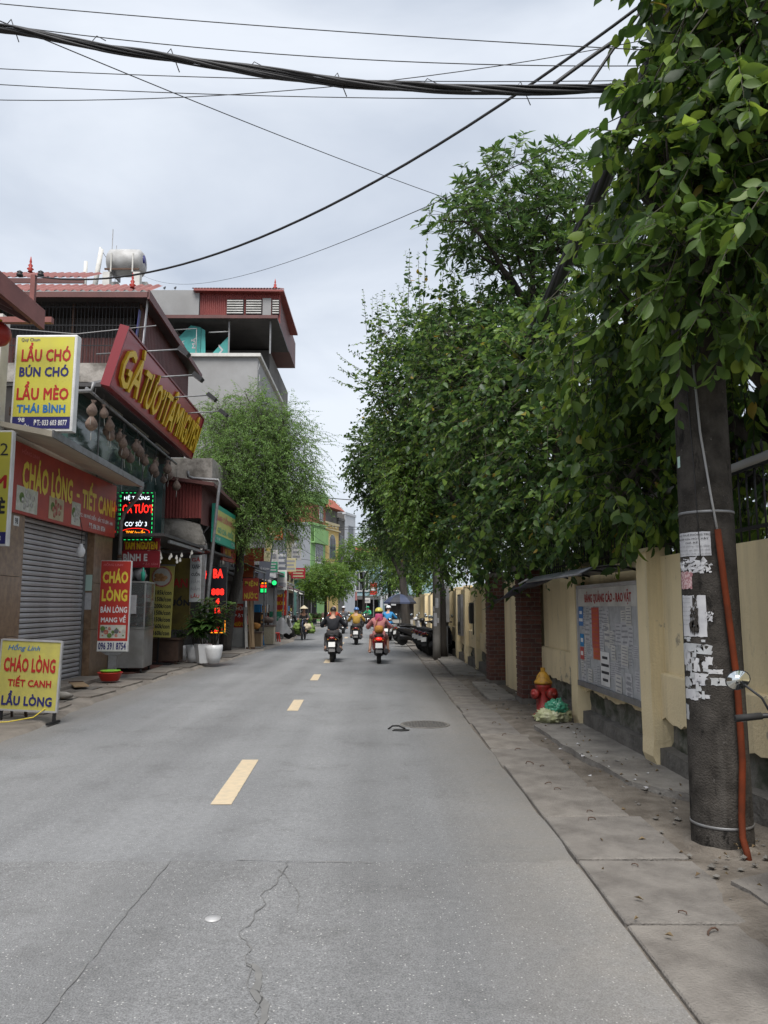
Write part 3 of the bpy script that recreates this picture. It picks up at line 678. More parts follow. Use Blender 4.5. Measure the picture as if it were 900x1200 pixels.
# brick gate pillars
BR = [(nm, [MB().rbox(-l/2+0.007,l/2-0.007,-0.05,0.05,-0.0295,0.0295,0.005).mesh('brick', nm) for l in (0.24,0.13,0.27,0.17)]) for nm in ('brick','brick_b','brick_c')]
def gate_pillar(x, y, label, H=2.2):
    t = thing('gate_pillar', label, 'gate pillar', (x,y,0), 0.021, 'brick gate pillars')
    Lx, Ly = 0.34, 0.48
    MB().box(-Lx/2+0.012,Lx/2-0.012,-Ly/2+0.012,Ly/2-0.012,-0.03,H).build('core', 'mortar', t)
    MB().box(-Lx/2-0.02,Lx/2+0.02,-Ly/2-0.02,Ly/2+0.02,-0.03,0.1).build('base', 'stone_step', t)
    for c in range(int((H-0.1)/0.075)):
        z = 0.1+0.0375+c*0.075
        if c % 2 == 0: L = [(sx*(Lx/2-0.05), q*0.12, PI/2, 0) for sx in (-1,1) for q in (-1,1)]+[(0, sy*(Ly/2-0.05), 0, 1) for sy in (-1,1)]
        else: L = [(sx*0.085, sy*(Ly/2-0.05), 0, 3) for sx in (-1,1) for sy in (-1,1)]+[(sx*(Lx/2-0.05), 0, PI/2, 2) for sx in (-1,1)]
        for bx, by, rz, kind in L:
            j = lambda: rnd.uniform(-0.003,0.003)
            link('brick', rnd.choice(BR)[1][kind], t, (bx+j(), by+j(), z), (0,0,rz+rnd.uniform(-0.01,0.01)))
    MB().box(-Lx/2-0.04,Lx/2+0.04,-Ly/2-0.04,Ly/2+0.04,H,H+0.08).build('cap', 'concrete_old', t)
    return t
gate_pillar(2.50, 13.05, 'nearer dark red brick gate pillar, under the navy awning')
gate_pillar(2.41, 16.15, 'farther dark red brick gate pillar between two yellow wall bays')

# iron railing on top of the wall
f = thing('iron_railing', 'black iron railing on top of the yellow wall beside the big pole', 'railing', (2.68,8.0,2.10), 0.021)
for z in (0.10, 0.58): MB().box(0.205,0.235,-5,5,z,z+0.03).build('rail', 'iron_black', f)
bar = MB().tube([(0,0,-0.02),(0,0,0.72)], 0.009, 6).lathe([(0.0,0.80),(0.016,0.74),(0.009,0.70)], n=6).mesh('bar', 'iron_black')
for i in range(76): link('bar', bar, f, (0.22, -4.95+i*0.131, 0))
MB().tube([(0.12,-4.5,0.62),(0.11,-2,0.60),(0.13,1.2,0.63)], 0.035, 8).build('pipe', 'cable_grey', f)

# notice board with its canopy
nb = thing('notice_board', 'glazed notice board covered with small paper adverts on the yellow wall', 'notice board', (2.615,8.0,0), 0.021)
MB().box(0.105,0.14,0.10,2.36,0.63,1.83).build('backboard', 'paper_grey', nb)
for a in [(0.08,0.141,0.06,0.10,0.59,1.87),(0.08,0.141,2.36,2.395,0.59,1.87)]: MB().box(*a).build('frame_side', 'alu', nb)
MB().box(0.07,0.141,0.06,2.395,0.565,0.63).build('frame_bottom', 'steel_grey', nb); MB().box(0.08,0.141,0.06,2.395,1.83,1.872).build('frame_top', 'alu', nb)
MB().box(0.094,0.104,0.102,2.358,1.60,1.828).build('header_strip', 'off_white', nb)
text('BẢNG QUẢNG CÁO - RAO VẶT', 'letter_red', nb, 0.0925, 1.16, 1.705, 1.75, 0.17, 0.03, rz=-PI/2)
def sheet(y, z, w, h, m, rot=0.0, lines=0, lm='ink_grey', x=0.1):
    P = MB().box(-0.0012,0.0012,-w/2,w/2,-h/2,h/2).build('paper_notice', m, nb, (x, y, z)); P.rotation_euler = (rot,0,0)
    if lines:
        q = MB()
        for i in range(lines):
            zz = h/2-h*(i+0.8)/(lines+0.6); ww = w*0.42*(1 if i % 3 else 0.7); q.box(-0.0022,-0.0014,-ww,ww,zz-h*0.10/lines*1.6,zz+h*0.10/lines*1.6)
        q.build('print', lm, P)
    return P
sheet(1.62,1.335,0.30,0.50,'sign_red_worn',0,9,'sign_orange',0.097); sheet(1.60,1.02,0.28,0.14,'sign_orange',0,2,'sign_red',0.0965)
sheet(2.25,1.47,0.2,0.25,'blue_letter',0,2,'letter_white',0.097); sheet(2.23,1.16,0.17,0.16,'cloth_blue',0,1,'letter_white',0.0975); sheet(2.24,0.99,0.17,0.16,'sign_red',0,1,'letter_white',0.097)
sheet(1.28,0.86,0.34,0.40,'white',0,4,'ink',0.096)
r2 = random.Random(5)
for i in range(58):
    y, z = r2.uniform(0.18,2.26), r2.uniform(0.72,1.52)
    if 1.42 < y < 1.8 and z > 0.92 or (1.08 < y < 1.48 and 0.62 < z < 1.1): continue
    sheet(y, z, r2.uniform(0.11,0.24), r2.uniform(0.12,0.28), r2.choice(['paper','paper','paper_grey','off_white']), r2.uniform(-0.04,0.04), r2.randint(3,8), 'ink_grey', 0.1035-0.0001*i)
mb = MB(); vs = []
prof = [(0.16,2.00),(0.02,2.035),(-0.16,2.045),(-0.34,2.02),(-0.47,1.955)]
for y in [0.2+0.25*i for i in range(12)]:
    for x, z in prof: vs.append((x, y, z))
mb.add(vs, [(i*5+k, i*5+k+1, i*5+6+k, i*5+5+k) for i in range(11) for k in range(4)], True)
o = mb.build('canopy', 'polycarb', nb); md = o.modifiers.new('thick', 'SOLIDIFY'); md.thickness = 0.008
for y in (0.22, 1.1, 2.0, 2.9): MB().tube([(x, y, z-0.02) for x, z in prof], 0.012, 6).build('canopy_rib', 'iron_black', nb)
MB().tube([(-0.47,0.2,1.94),(-0.47,2.93,1.94)], 0.013, 6).build('canopy_rail', 'steel_grey', nb)

# navy tarpaulin awning by the gate
aw = thing('tarp_awning', 'dark navy tarpaulin awning with faded print drooping over the brick pillar', 'awning', (2.6,10.9,0))
vs = []; NA, NB = 16, 7
for i in range(NA+1):
    y = 3.2*i/NA
    for k in range(NB+1):
        t = k/NB; x = 0.06-0.065*y-0.58*t; z = 2.12-0.03*y-(0.13+0.10*y)*t - 0.10*math.sin(PI*t)*0.6 - 0.05*abs(math.sin(y*2.4+t)) + 0.015*noise.noise(Vector((y*4, t*4, 0)))
        vs.append((x, y, z))
o = MB().add(vs, [(i*(NB+1)+k, i*(NB+1)+k+1, (i+1)*(NB+1)+k+1, (i+1)*(NB+1)+k) for i in range(NA) for k in range(NB)], True).build('tarpaulin', 'tarp_navy', aw)
o.modifiers.new('thick', 'SOLIDIFY').thickness = 0.006
def onawn(y, t): 
    x = 0.06-0.065*y-0.58*t; z = 2.12-0.03*y-(0.13+0.10*y)*t - 0.06*math.sin(PI*t) - 0.05*abs(math.sin(y*2.4+t)); return (x-0.012, y, z+0.012)
for (ya, yb, t0, t1) in [(0.5,1.0,0.25,0.4),(1.1,1.5,0.28,0.42),(1.7,2.1,0.55,0.72),(2.3,2.6,0.3,0.7),(2.75,3.0,0.35,0.8)]:
    MB().quad(onawn(ya,t0), onawn(yb,t0), onawn(yb,t1), onawn(ya,t1)).build('faded_print', 'paper_grey', aw)
MB().tube([(-0.5,0.02,1.98),(-0.54,0.5,1.93)], 0.012, 6).build('awning_pole', 'alu', aw)

# wall fittings farther along
o = thing('meter_box', 'small black box fixed on the yellow wall beyond the brick pillars', 'box', (2.68-0.021*12.6+0.1,20.6,1.15)); MB().rbox(-0.12,0.04,-0.2,0.2,0,0.55,0.02).build('case', 'iron_black', o); MB().box(-0.135,-0.121,-0.15,0.15,0.08,0.45).build('lid', 'black_plastic', o); MB().tube([(-0.03,0,-0.3),(-0.03,0,0.0)],0.015,6).build('conduit','iron_black',o)
o = thing('wall_display_case', 'narrow dark glazed case on the yellow wall by the parked motorbikes', 'display case', (2.68-0.021*14.9,22.9,0.75)); MB().box(-0.02,0.06,-0.45,0.45,0,1.2).build('frame', 'steel_grey', o); MB().box(-0.03,-0.021,-0.38,0.38,0.06,1.14).build('pane', 'glass_dark', o)
o = thing('utility_cabinet', 'pale grey utility cabinet against the yellow wall behind the paper-covered post', 'cabinet', (2.05,25.3,0.6)); MB().rbox(-0.2,0.2,-0.4,0.4,0.5,1.7,0.02).build('case', 'alu', o); MB().box(-0.15,0.15,-0.3,0.3,-0.6,0.5).build('plinth', 'steel_grey', o); MB().box(-0.208,-0.201,-0.34,0.34,0.55,1.6).build('door', 'steel_grey', o)

# ------------------------------------------------------------------ hydrant and rubbish bag
h = thing('fire_hydrant', 'red fire hydrant with yellow bonnet beside the yellow wall', 'hydrant', (2.30,11.0,0.05))
MB().lathe([(0.15,0.0),(0.15,0.04),(0.10,0.05),(0.10,0.40),(0.115,0.43),(0.115,0.46),(0.10,0.47)], n=20).build('barrel', 'hydrant_red', h)
MB().lathe([(0.125,0.47),(0.125,0.50),(0.10,0.53),(0.085,0.58),(0.05,0.63),(0.03,0.64)], n=20).build('bonnet', 'hydrant_yellow', h)
MB().lathe([(0.032,0.64),(0.032,0.69),(0.0,0.695)], n=6, smooth=False).build('operating_nut', 'hydrant_yellow', h)
for a, r in ((R(215), 0.06), (R(35), 0.05), (R(305), 0.075)):
    c = MB().lathe([(r*0.8,0.08),(r*0.8,0.14),(r*1.15,0.14),(r*1.15,0.19),(r*0.6,0.20),(0.022,0.20),(0.022,0.225),(0.0,0.225)], n=14, axis='x').build('outlet_cap', 'hydrant_red', h, (0,0,0.34)); c.rotation_euler = (0,0,a)
for k in range(8):
    a = 2*PI*k/8; MB().lathe([(0.012,0.0),(0.012,0.02),(0.0,0.022)], (0.132*math.cos(a),0.132*math.sin(a),0.04), 6).build('bolt', 'hydrant_red', h)
b = thing('rubbish_bag', 'knotted green and yellowish plastic rubbish bags slumped at the foot of the hydrant', 'rubbish bag', (2.33,10.50,0.06)); b.scale = (0.78,0.78,0.78)
def blob(mb, c, r, seed, n=18, m=12, amp=0.16, crease=0.0):
    vs = []
    for i in range(m+1):
        th = PI*i/m
        for k in range(n):
            ph = 2*PI*k/n; d = Vector((math.sin(th)*math.cos(ph), math.sin(th)*math.sin(ph), math.cos(th)))
            s = 1+amp*noise.noise(d*2.3+Vector((seed,0,0)))+amp*0.6*noise.noise(d*6+Vector((0,seed,0)))+crease*(abs(noise.noise(d*4.5+Vector((seed,3,0))))+abs(noise.noise(d*9+Vector((seed,7,0))))*0.6-0.3)
            p = Vector((d.x*r[0]*s, d.y*r[1]*s, max(d.z*r[2]*s, -r[2]*0.8)))+Vector(c); vs.append(p)
    return mb.add(vs, [(i*n+k, i*n+(k+1)%n, (i+1)*n+(k+1)%n, (i+1)*n+k) for i in range(m) for k in range(n)], True)
blob(MB(), (-0.07,0.0,0.10), (0.24,0.20,0.13), 3, 40, 26, 0.22, 0.55).build('clear_bag', 'bag_clear', b)
blob(MB(), (0.05,0.03,0.24), (0.17,0.15,0.13), 8, 40, 26, 0.28, 0.6).build('green_bag', 'bag_green', b)
blob(MB(), (0.17,0.06,0.10), (0.14,0.14,0.11), 11, 34, 22, 0.25, 0.55).build('small_bag', 'bag_clear', b)
mb = MB()
for k in range(7):
    a = k*0.9; mb.add([(0.06,0.03,0.33),(0.06+0.09*math.cos(a),0.03+0.09*math.sin(a),0.40+0.03*math.sin(k*3)),(0.06+0.08*math.cos(a+0.5),0.03+0.08*math.sin(a+0.5),0.38)], [(0,1,2)])
mb.build('knot', 'bag_green', b)

# ------------------------------------------------------------------ big utility pole
PX, PY = 2.315, 5.40
def prad(z): return 0.199-0.0075*z
pole = thing('utility_pole', 'thick dark concrete utility pole plastered with torn white adverts', 'utility pole', (PX,PY,0))
zs = [-0.05,0,0.3,0.8,1.5,2.2,3.2,4.2,5.5,7.0,8.6]
MB().lathe([(prad(z), z) for z in zs]+[(0.0,8.6)], n=40).build('shaft', 'pole', pole)
fm = MB().lathe([(0.30,-0.06),(0.27,-0.01),(0.235,0.015),(0.19,0.03)], n=26); fm.v = [(x*(1+0.16*noise.noise(Vector((x*6,y*6,1)))), y*(1+0.16*noise.noise(Vector((x*6,y*6,5)))), z+0.02*noise.noise(Vector((x*9,y*9,3)))) for x,y,z in fm.v]; fm.build('foot_mortar', 'dirt', pole)
FACE = math.atan2(-PY, -PX)
def patch(name, a0, a1, z0, z1, m, ragged=0.0, seed=0, lift=0.003, parent=None, n=10, mz=6):
    vs = []
    for j in range(mz+1):
        for i in range(n+1):
            a = a0+(a1-a0)*i/n; z = z0+(z1-z0)*j/mz
            if ragged: a += ragged*noise.noise(Vector((i*1.1+seed*7, j*1.3, 1)))*(a1-a0); z += ragged*noise.noise(Vector((i*1.2, j*1.7+seed*5, 4)))*(z1-z0)
            r = prad(z)+lift+0.003*abs(noise.noise(Vector((i+seed, j, 0)))); vs.append((r*math.cos(FACE+a), r*math.sin(FACE+a), z))
    fs = [(j*(n+1)+i, j*(n+1)+i+1, (j+1)*(n+1)+i+1, (j+1)*(n+1)+i) for j in range(mz) for i in range(n)]
    if ragged > 0.25:
        fs = [f for q, f in enumerate(fs) if noise.noise(Vector((q % n*0.9+seed*3, q//n*0.9, 2))) > -0.28]
    return MB().add(vs, fs, True).build(name, m, parent or pole)
def wrap_text(body, a, z, w, h, m, parent, lift=0.0085):
    me = text_mesh(body, m, w, h, 0.015)
    for v in me.vertices:
        zz = z+v.co.z; r = prad(zz)+lift; aa = FACE+a+v.co.x/r; v.co = (r*math.cos(aa), r*math.sin(aa), zz)
    return link('lettering', me, parent)
p = patch('paper_notice', -1.28, 0.12, 1.945, 2.11, 'paper', 0.02, 1)
for i, (s, w) in enumerate([('CHO THUÊ PHÒNG TRỌ', 0.27), ('KHÉP KÍN MỚI XÂY', 0.24), ('GIÁ RẺ', 0.1), ('Liên hệ: phòng rộng, đẹp,', 0.26), ('điện nước giá dân, có chỗ', 0.25), ('để xe, gần chợ, yên tĩnh', 0.26)]):
    wrap_text(s, -0.57, 2.09-0.026*i, w, 0.016 if i else 0.019, 'ink' if i < 3 else 'ink_grey', p)
patch('torn_paper', -1.3, -0.1, 1.85, 1.93, 'paper', 0.4, 2); patch('torn_paper', -0.75, 0.1, 1.83, 1.89, 'paper', 0.45, 12)
patch('torn_paper', -1.3, -0.62, 1.72, 1.84, 'paper_pink', 0.12, 3)
p = patch('paper_notice', -1.25, -0.15, 1.395, 1.675, 'paper', 0.03, 4)
for i in range(7): wrap_text('phòng cho thuê' if i % 2 else 'nhận sửa nhà', -0.95, 1.655-0.03*i, 0.085, 0.011, 'ink_grey', p)
patch('torn_paper', -0.62, -0.45, 1.60, 1.675, 'pole', 0.3, 5, lift=0.010); patch('torn_paper', -0.75, -0.42, 1.42, 1.58, 'pole', 0.45, 6, lift=0.010)
patch('torn_paper', -0.2, 0.05, 1.50, 1.56, 'paper', 0.4, 7)
for i, (a0, a1, z0, z1) in enumerate([(-1.35,-0.1,1.28,1.345),(-1.3,-0.85,1.20,1.29),(-0.95,-0.45,1.16,1.25),(-1.28,-0.9,1.05,1.12),(-0.8,-0.3,1.07,1.13),(-0.2,0.28,1.15,1.18),(-0.12,0.42,1.075,1.125),(-1.3,-0.6,0.97,1.04),(-0.55,-0.15,0.985,1.01),(-1.3,-1.05,0.83,0.93),(-0.35,-0.02,1.21,1.26),(-0.9,-0.2,1.11,1.15),(-1.2,-0.8,1.36,1.39)]):
    patch('torn_paper', a0, a1, z0, z1, 'paper' if i % 3 else 'paper_grey', 0.24, 20+i, n=7, mz=4)
r4 = random.Random(12)
for i in range(26):
    a0 = r4.uniform(-1.3,-0.35); z0 = r4.uniform(0.98,1.36); patch('torn_paper', a0, a0+r4.uniform(0.06,0.22), z0, z0+r4.uniform(0.015,0.06), r4.choice(['paper','paper_grey','paper_grey','pole']), 0.22, 60+i, lift=0.003+0.0002*i, n=4, mz=3)
patch('sticker', -1.2, -0.98, 2.58, 2.66, 'paper_green', 0.05, 9)
for z, m in ((2.25, 'steel_grey'), (0.155, 'steel_grey')):
    MB().lathe([(prad(z)+0.002,z-0.009),(prad(z)+0.004,z-0.008),(prad(z)+0.004,z+0.008),(prad(z)+0.002,z+0.009)], n=40).build('strap', m, pole)
cp = thing('orange_conduit', 'orange plastic conduit running up the side of the big pole', 'conduit', (PX,PY,0))
def onpole(a, z, d): r = prad(z)+d; return (r*math.cos(FACE+a), r*math.sin(FACE+a), z)
pts = [onpole(0.33,2.12,0.03), onpole(0.40,1.85,0.035), onpole(0.52,1.5,0.035), onpole(0.66,1.1,0.035), onpole(0.68,0.6,0.035), onpole(0.55,0.25,0.035), onpole(0.50,0.12,0.05), onpole(0.48,0.05,0.10), onpole(0.47,-0.02,0.13)]
MB().tube(pts, 0.022, 10).build('pipe', 'conduit', cp)
MB().tube([onpole(-0.18,3.3,0.01), onpole(-0.05,2.8,0.012), onpole(0.2,2.35,0.012), onpole(0.33,2.1,0.028)], 0.008, 6).build('inner_cable', 'cable_grey', cp)
MB().tube([onpole(-0.5,3.3,0.006), onpole(-0.35,2.6,0.006), onpole(-0.25,1.9,0.006)], 0.003, 5).build('thin_wire', 'cable', cp)
# second, slim post farther along
p2 = thing('post', 'slim concrete post with white papers between the slabs and parked motorbikes', 'post', (1.73,23.6,0))
MB().lathe([(0.125,-0.03),(0.118,0.5),(0.110,2.4),(0.09,6.2),(0,6.2)], n=18).build('shaft', 'concrete', p2)
for a, z0, z1, w in ((-2.0,1.0,1.4,0.9),(-1.5,1.55,1.85,0.8),(-2.4,1.45,1.6,0.5),(-1.2,1.1,1.25,0.5)):
    vs = []
    for j in range(4):
        for i in range(6): b_ = a+w*(i/5-0.5); z = z0+(z1-z0)*j/3; vs.append((0.121*math.cos(b_), 0.121*math.sin(b_), z+0.02*noise.noise(Vector((i,j,a)))))
    MB().add(vs, [(j*6+i,j*6+i+1,j*6+i+7,j*6+i+6) for j in range(3) for i in range(5)]).build('paper_notice', 'paper', p2)
# ------------------------------------------------------------------ left side: buildings and signs near the camera
def wb(mb, name, m, parent):
    """build in world coordinates under an unrotated parent"""
    l = parent.location; mb.v = [(x-l.x, y-l.y, z-l.z) for x,y,z in mb.v]
    return mb.build(name, m, parent)
def B(*a): return MB().box(*a)

# corner house at the very left
n = thing('corner_house', 'white pillared house with brown tin eave at the left edge of the picture', 'house', (-6.4,9.0,0))
wb(B(-12,-6.42,4,12.2,0.05,6.0), 'wall', 'dim_wall', n)
wb(B(-6.6,-6.16,12.10,12.36,0.05,6.35), 'pillar', 'off_white', n)
wb(MB().hexa([(-6.6,5,6.55),(-5.2,5,5.86),(-5.2,11.3,5.86),(-6.6,11.3,6.55),(-6.6,5,6.62),(-5.2,5,5.93),(-5.2,11.3,5.93),(-6.6,11.3,6.62)]), 'eave_sheet', 'tin_brown', n)
wb(B(-5.2,-5.13,5,11.34,5.80,6.10), 'fascia', 'tin_red_light', n)
for i in range(12): wb(MB().bar((-6.55,5.3+i*0.53,6.50),(-5.25,5.3+i*0.53,5.85),0.05,0.07), 'rafter', 'tin_brown', n)
wb(B(-5.32,-5.25,11.2,11.27,5.95,6.62), 'bracket_post', 'tin_red_light', n); wb(B(-6.3,-5.3,11.95,12.05,6.15,6.24), 'beam', 'tin_red_light', n)
for dx in (-0.22, 0.10):
    wb(MB().lathe([(0.0,0.0),(0.045,0.02),(0.05,0.05),(0.03,0.07),(0.045,0.09),(0.0,0.12)], (-5.28+dx,11.23,6.58), 10), 'insulator', 'iron_black', n)
o = thing('red_lantern', 'round red lantern hanging under the brown eave at the left edge', 'lantern', (-5.66,11.0,5.42))
MB().lathe([(0.05,0.0),(0.13,0.04),(0.18,0.12),(0.19,0.19),(0.17,0.27),(0.11,0.34),(0.05,0.37)], n=16).build('shade', 'lantern_red', o); MB().lathe([(0.055,0.37),(0.055,0.40),(0,0.40)], n=10).build('top_cap', 'letter_gold', o)
MB().tube([(0,0,0.4),(0,0,0.72)],0.006,5).build('hanging_cord','cable',o); MB().lathe([(0.02,-0.12),(0.03,-0.04),(0.03,0.0),(0,0.0)],n=8).build('tassel','lantern_red',o)

# light box sign over the street
s = thing('light_box_sign', 'yellow light box sign with red and navy lettering projecting from the white pillar', 'sign', (-5.58,12.4,4.46))
s.rotation_euler = (0, R(0.6), R(-3))
MB().rbox(-0.525,0.525,0.0,0.17,0.0,1.64,0.015).build('case', 'white', s)
MB().box(-0.485,0.485,-0.006,-0.001,0.24,1.60).build('face', 'sign_yellow', s); MB().box(-0.485,0.485,-0.006,-0.001,0.04,0.238).build('number_strip', 'navy', s)
text('LẨU CHÓ', 'letter_red', s, 0.02,-0.009,1.34, 0.84, 0.33, 0.04); text('BÚN CHÓ', 'navy', s, 0.0,-0.009,1.02, 0.84, 0.21, 0.045)
text('LẨU MÈO', 'letter_red', s, 0.0,-0.009,0.68, 0.88, 0.32, 0.04); text('THÁI BÌNH', 'blue_letter', s, -0.01,-0.009,0.39, 0.82, 0.17, 0.045)
text('98', 'letter_white', s, -0.33,-0.009,0.185, 0.11, 0.075); text('PHÚ DIỄN', 'letter_white', s, -0.33,-0.009,0.09, 0.26, 0.07); text('ĐT: 033 603 8077', 'letter_white', s, 0.16,-0.009,0.14, 0.56, 0.10, 0.03)
text('Quý Chum', 'navy', s, -0.26,-0.009,1.545, 0.32, 0.07, 0.01)
MB().box(-0.58,-0.52,0.05,0.10,0.28,0.42).build('mount', 'rust', s); MB().box(-0.58,-0.52,0.05,0.10,1.2,1.34).build('mount', 'rust', s)
s = thing('side_sign', 'yellow vertical sign with blue foot cut by the left picture edge', 'sign', (-6.42,12.14,2.55))
MB().rbox(-0.52,0.52,0.0,0.12,0.0,1.86,0.012).build('case', 'white', s); MB().box(-0.5,0.5,-0.006,-0.001,0.22,1.83).build('face', 'sign_yellow', s); MB().box(-0.5,0.5,-0.006,-0.001,0.03,0.218).build('number_strip', 'navy', s)
text('2', 'ink', s, 0.40,-0.009,1.55,0.13,0.20,0.0); text('LẨU M', 'letter_red', s, 0.05,-0.009,1.08,0.84,0.34,0.045); text('BÚN MÈ', 'ink', s, 0.06,-0.009,0.64,0.82,0.27,0.045); text('ĐT: 033', 'letter_white', s, 0.1,-0.009,0.12,0.66,0.10)

# porridge shop with roller shutter
a = thing('porridge_shop', 'closed shop with roller shutter, brown marble pillars and concrete canopy', 'shop', (-6.15,15.2,0.05))
wb(B(-12,-6.55,12.45,17.7,0.05,4.5), 'wall', 'dim_wall', a)
def marble(y0, y1, x1=-6.15):
    z = 0.05
    for k, h in enumerate((1.05,1.0,1.15)):
        wb(MB().rbox(-6.54,x1,y0+0.003,y1-0.003,z+0.003,z+h-0.003,0.006), 'marble_panel', 'marble', a); z += h
marble(12.45,13.28); marble(16.55,17.68)
wb(B(-6.545,-6.2,12.45,17.69,3.26,4.5), 'lintel', 'cream', a)
wb(MB().hexa([(-6.15,12.2,4.50),(-5.3,12.2,4.32),(-5.3,17.0,4.24),(-6.15,17.7,4.42),(-6.15,12.2,4.58),(-5.3,12.2,4.42),(-5.3,17.0,4.34),(-6.15,17.7,4.50)]), 'canopy', 'cream', a)
wb(MB().hexa([(-5.3,12.2,4.31),(-5.27,12.2,4.31),(-5.27,17.0,4.23),(-5.3,17.0,4.23),(-5.3,12.2,4.43),(-5.27,12.2,4.43),(-5.27,17.0,4.35),(-5.3,17.0,4.35)]), 'gutter', 'steel_grey', a)
wb(B(-12,-6.2,12.45,17.7,4.51,4.62), 'roof_slab', 'concrete', a)
slat = MB().prism([(0,0),(0.016,0.006),(0.028,0.04),(0.016,0.074),(0,0.080)], -1.63, 1.63, 'y'); slat.v = [(x, y, z) for x,y,z in slat.v]
sl = slat.mesh('shutter_slat', 'shutter')
for i in range(33): link('shutter_slat', sl, a, (-6.36+6.15, 14.915-15.2, 0.02+i*0.095))
for yy in (13.29, 16.50): wb(B(-6.38,-6.30,yy,yy+0.05,0.06,3.25), 'shutter_rail', 'steel_grey', a)
wb(B(-6.365,-6.325,14.7,14.85,0.55,0.62), 'shutter_lock', 'rust', a)
wb(B(-7.0,-5.75,13.25,16.6,0.05,0.14), 'door_step', 'pave', a)
for z, h, m in ((1.95,0.34,'paper_green'),(1.55,0.36,'paper')): wb(B(-6.42,-6.16,16.546,16.549,z-0.02,z-0.02+h), 'paper_notice', m, a)
wb(B(-6.149,-6.146,12.85,13.05,2.95,3.12), 'house_number_plate', 'white', a); text('98', 'ink', a, -6.144+6.15, 12.95-15.2, 2.985, 0.11, 0.1, rz=PI/2)
s = thing('porridge_sign', 'long red sign reading CHÁO LÒNG - TIẾT CANH above the roller shutter', 'sign', (-6.13,12.62,3.16), PI/2)
MB().box(0.0,5.02,-0.03,0.04,0.0,1.2).build('panel', 'sign_red_worn', s)
text('CHÁO LÒNG', 'letter_yellow', s, 1.42,-0.034,0.74, 2.15, 0.60, 0.05); text('-', 'letter_yellow', s, 2.78,-0.034,0.66, 0.16,0.07,0.05); text('TIẾT CANH', 'letter_yellow', s, 3.98,-0.034,0.74, 1.95, 0.60, 0.05)
text('HỒNG LINH', 'letter_pink', s, 0.62,-0.034,1.09, 0.66, 0.11, 0.01); text('ĐC: 100 PHÚ DIỄN - BẮC TỪ LIÊM - HN', 'letter_white', s, 3.86,-0.034,0.32, 1.95, 0.12, 0.03); text('ĐT: 096 391 8754', 'letter_white', s, 3.9,-0.034,0.13, 0.95, 0.115, 0.03)
for x, w, h, m in ((0.57,0.80,0.42,'food_white'),(1.78,0.66,0.42,'food_mixed'),(2.72,0.44,0.46,'food_white')):
    P = MB().box(x-w/2,x+w/2,-0.036,-0.031,0.05,0.05+h).build('dish_photo', m, s)
    mb = MB()
    for k in range(9):
        aa = k*2.4; r = 0.16*math.sqrt(k/9); mb.lathe([(0.05,0.0),(0.052,0.004),(0.0,0.006)], (x+r*math.cos(aa)*w*2, -0.037, 0.05+h/2+r*math.sin(aa)), 8, 'y')
    mb.v = [(p, -0.0365-abs(q+0.037)*0.5, z) for p,q,z in mb.v]; mb.build('printed_food', 'food_red' if m == 'food_mixed' else 'off_white', P); MB().lathe([(h*0.22,0.0),(0.0,0.001)],(x-w*0.26,-0.0368,0.05+h*0.55),9,'y').build('printed_herbs','veg_dark',P)
o = thing('hanging_bulb', 'white bulb hanging in front of the roller shutter', 'light bulb', (-5.95,15.3,2.62)); MB().lathe([(0.0,-0.06),(0.06,-0.03),(0.085,0.04),(0.085,0.10),(0.04,0.16),(0.03,0.22),(0,0.22)], n=14).build('glass', 'bulb_off', o); MB().tube([(0,0,0.22),(0.01,0,0.5),(-0.05,0,0.75)],0.008,5).build('cord','cable',o)
# cage storey and roofs behind the shop
c = thing('cage_house', 'two-storey house with caged balcony, stained parapet and red tin roofs behind the shop', 'house', (-7.5,19.5,0.05))
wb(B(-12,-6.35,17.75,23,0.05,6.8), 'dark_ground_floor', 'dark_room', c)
wb(B(-12,-5.75,17.72,22.6,6.78,6.86), 'floor_slab', 'concrete', c)
wb(B(-12,-5.7,17.66,17.78,6.861,7.32), 'parapet', 'concrete_old', c); wb(B(-5.82,-5.7,17.79,22.5,6.861,7.32), 'parapet', 'concrete_old', c)
wb(B(-12,-6.2,18.6,22.5,6.87,8.9), 'inner_wall', 'tin_dark', c)
wb(MB().corr((-12,17.9,7.3),(6.2,0,0),(0,0,0.72),48,0.03), 'tin_screen', 'tin_brown', c)
wb(MB().corr((-5.74,17.9,7.3),(0,4.5,0),(0,0,1.5),36,0.03), 'tin_screen', 'tin_brown', c)
cb = MB().box(-0.005,0.005,-0.005,0.005,0,1.55).mesh('cage_bar', 'iron_black')
for i in range(44): link('cage_bar', cb, c, (-8.25+7.5-0.0+ (i-14)*0.085, 17.70-19.5, 7.32-0.05))
for z in (7.75,8.25,8.7): wb(B(-9.6,-5.75,17.69,17.705,z,z+0.02), 'cage_rail', 'iron_black', c)
for x in (-9.2,-7.4,-5.78): wb(B(x,x+0.05,17.80,17.86,7.32,8.85), 'cage_post', 'rust', c)
def roof(x0, x1, y0, z0, y1, z1, name, m, t=0.05):
    mb = MB().corr((x0,y0,z0),(x1-x0,0,0),(0,y1-y0,z1-z0),int((x1-x0)*5),0.035); wb(mb, name, m, c)
    wb(MB().hexa([(x0,y0,z0-0.16),(x1,y0,z0-0.16),(x1,y0+0.04,z0-0.16),(x0,y0+0.04,z0-0.16),(x0,y0,z0-0.03),(x1,y0,z0-0.03),(x1,y0+0.04,z0-0.03),(x0,y0+0.04,z0-0.03)]), 'fascia', 'tin_brown', c)
roof(-13,-5.45,17.35,8.98,18.5,9.62,'tin_roof','tin_red_light'); roof(-13,-7.6,18.9,10.0,20.2,10.7,'tin_roof','tin_red_light')
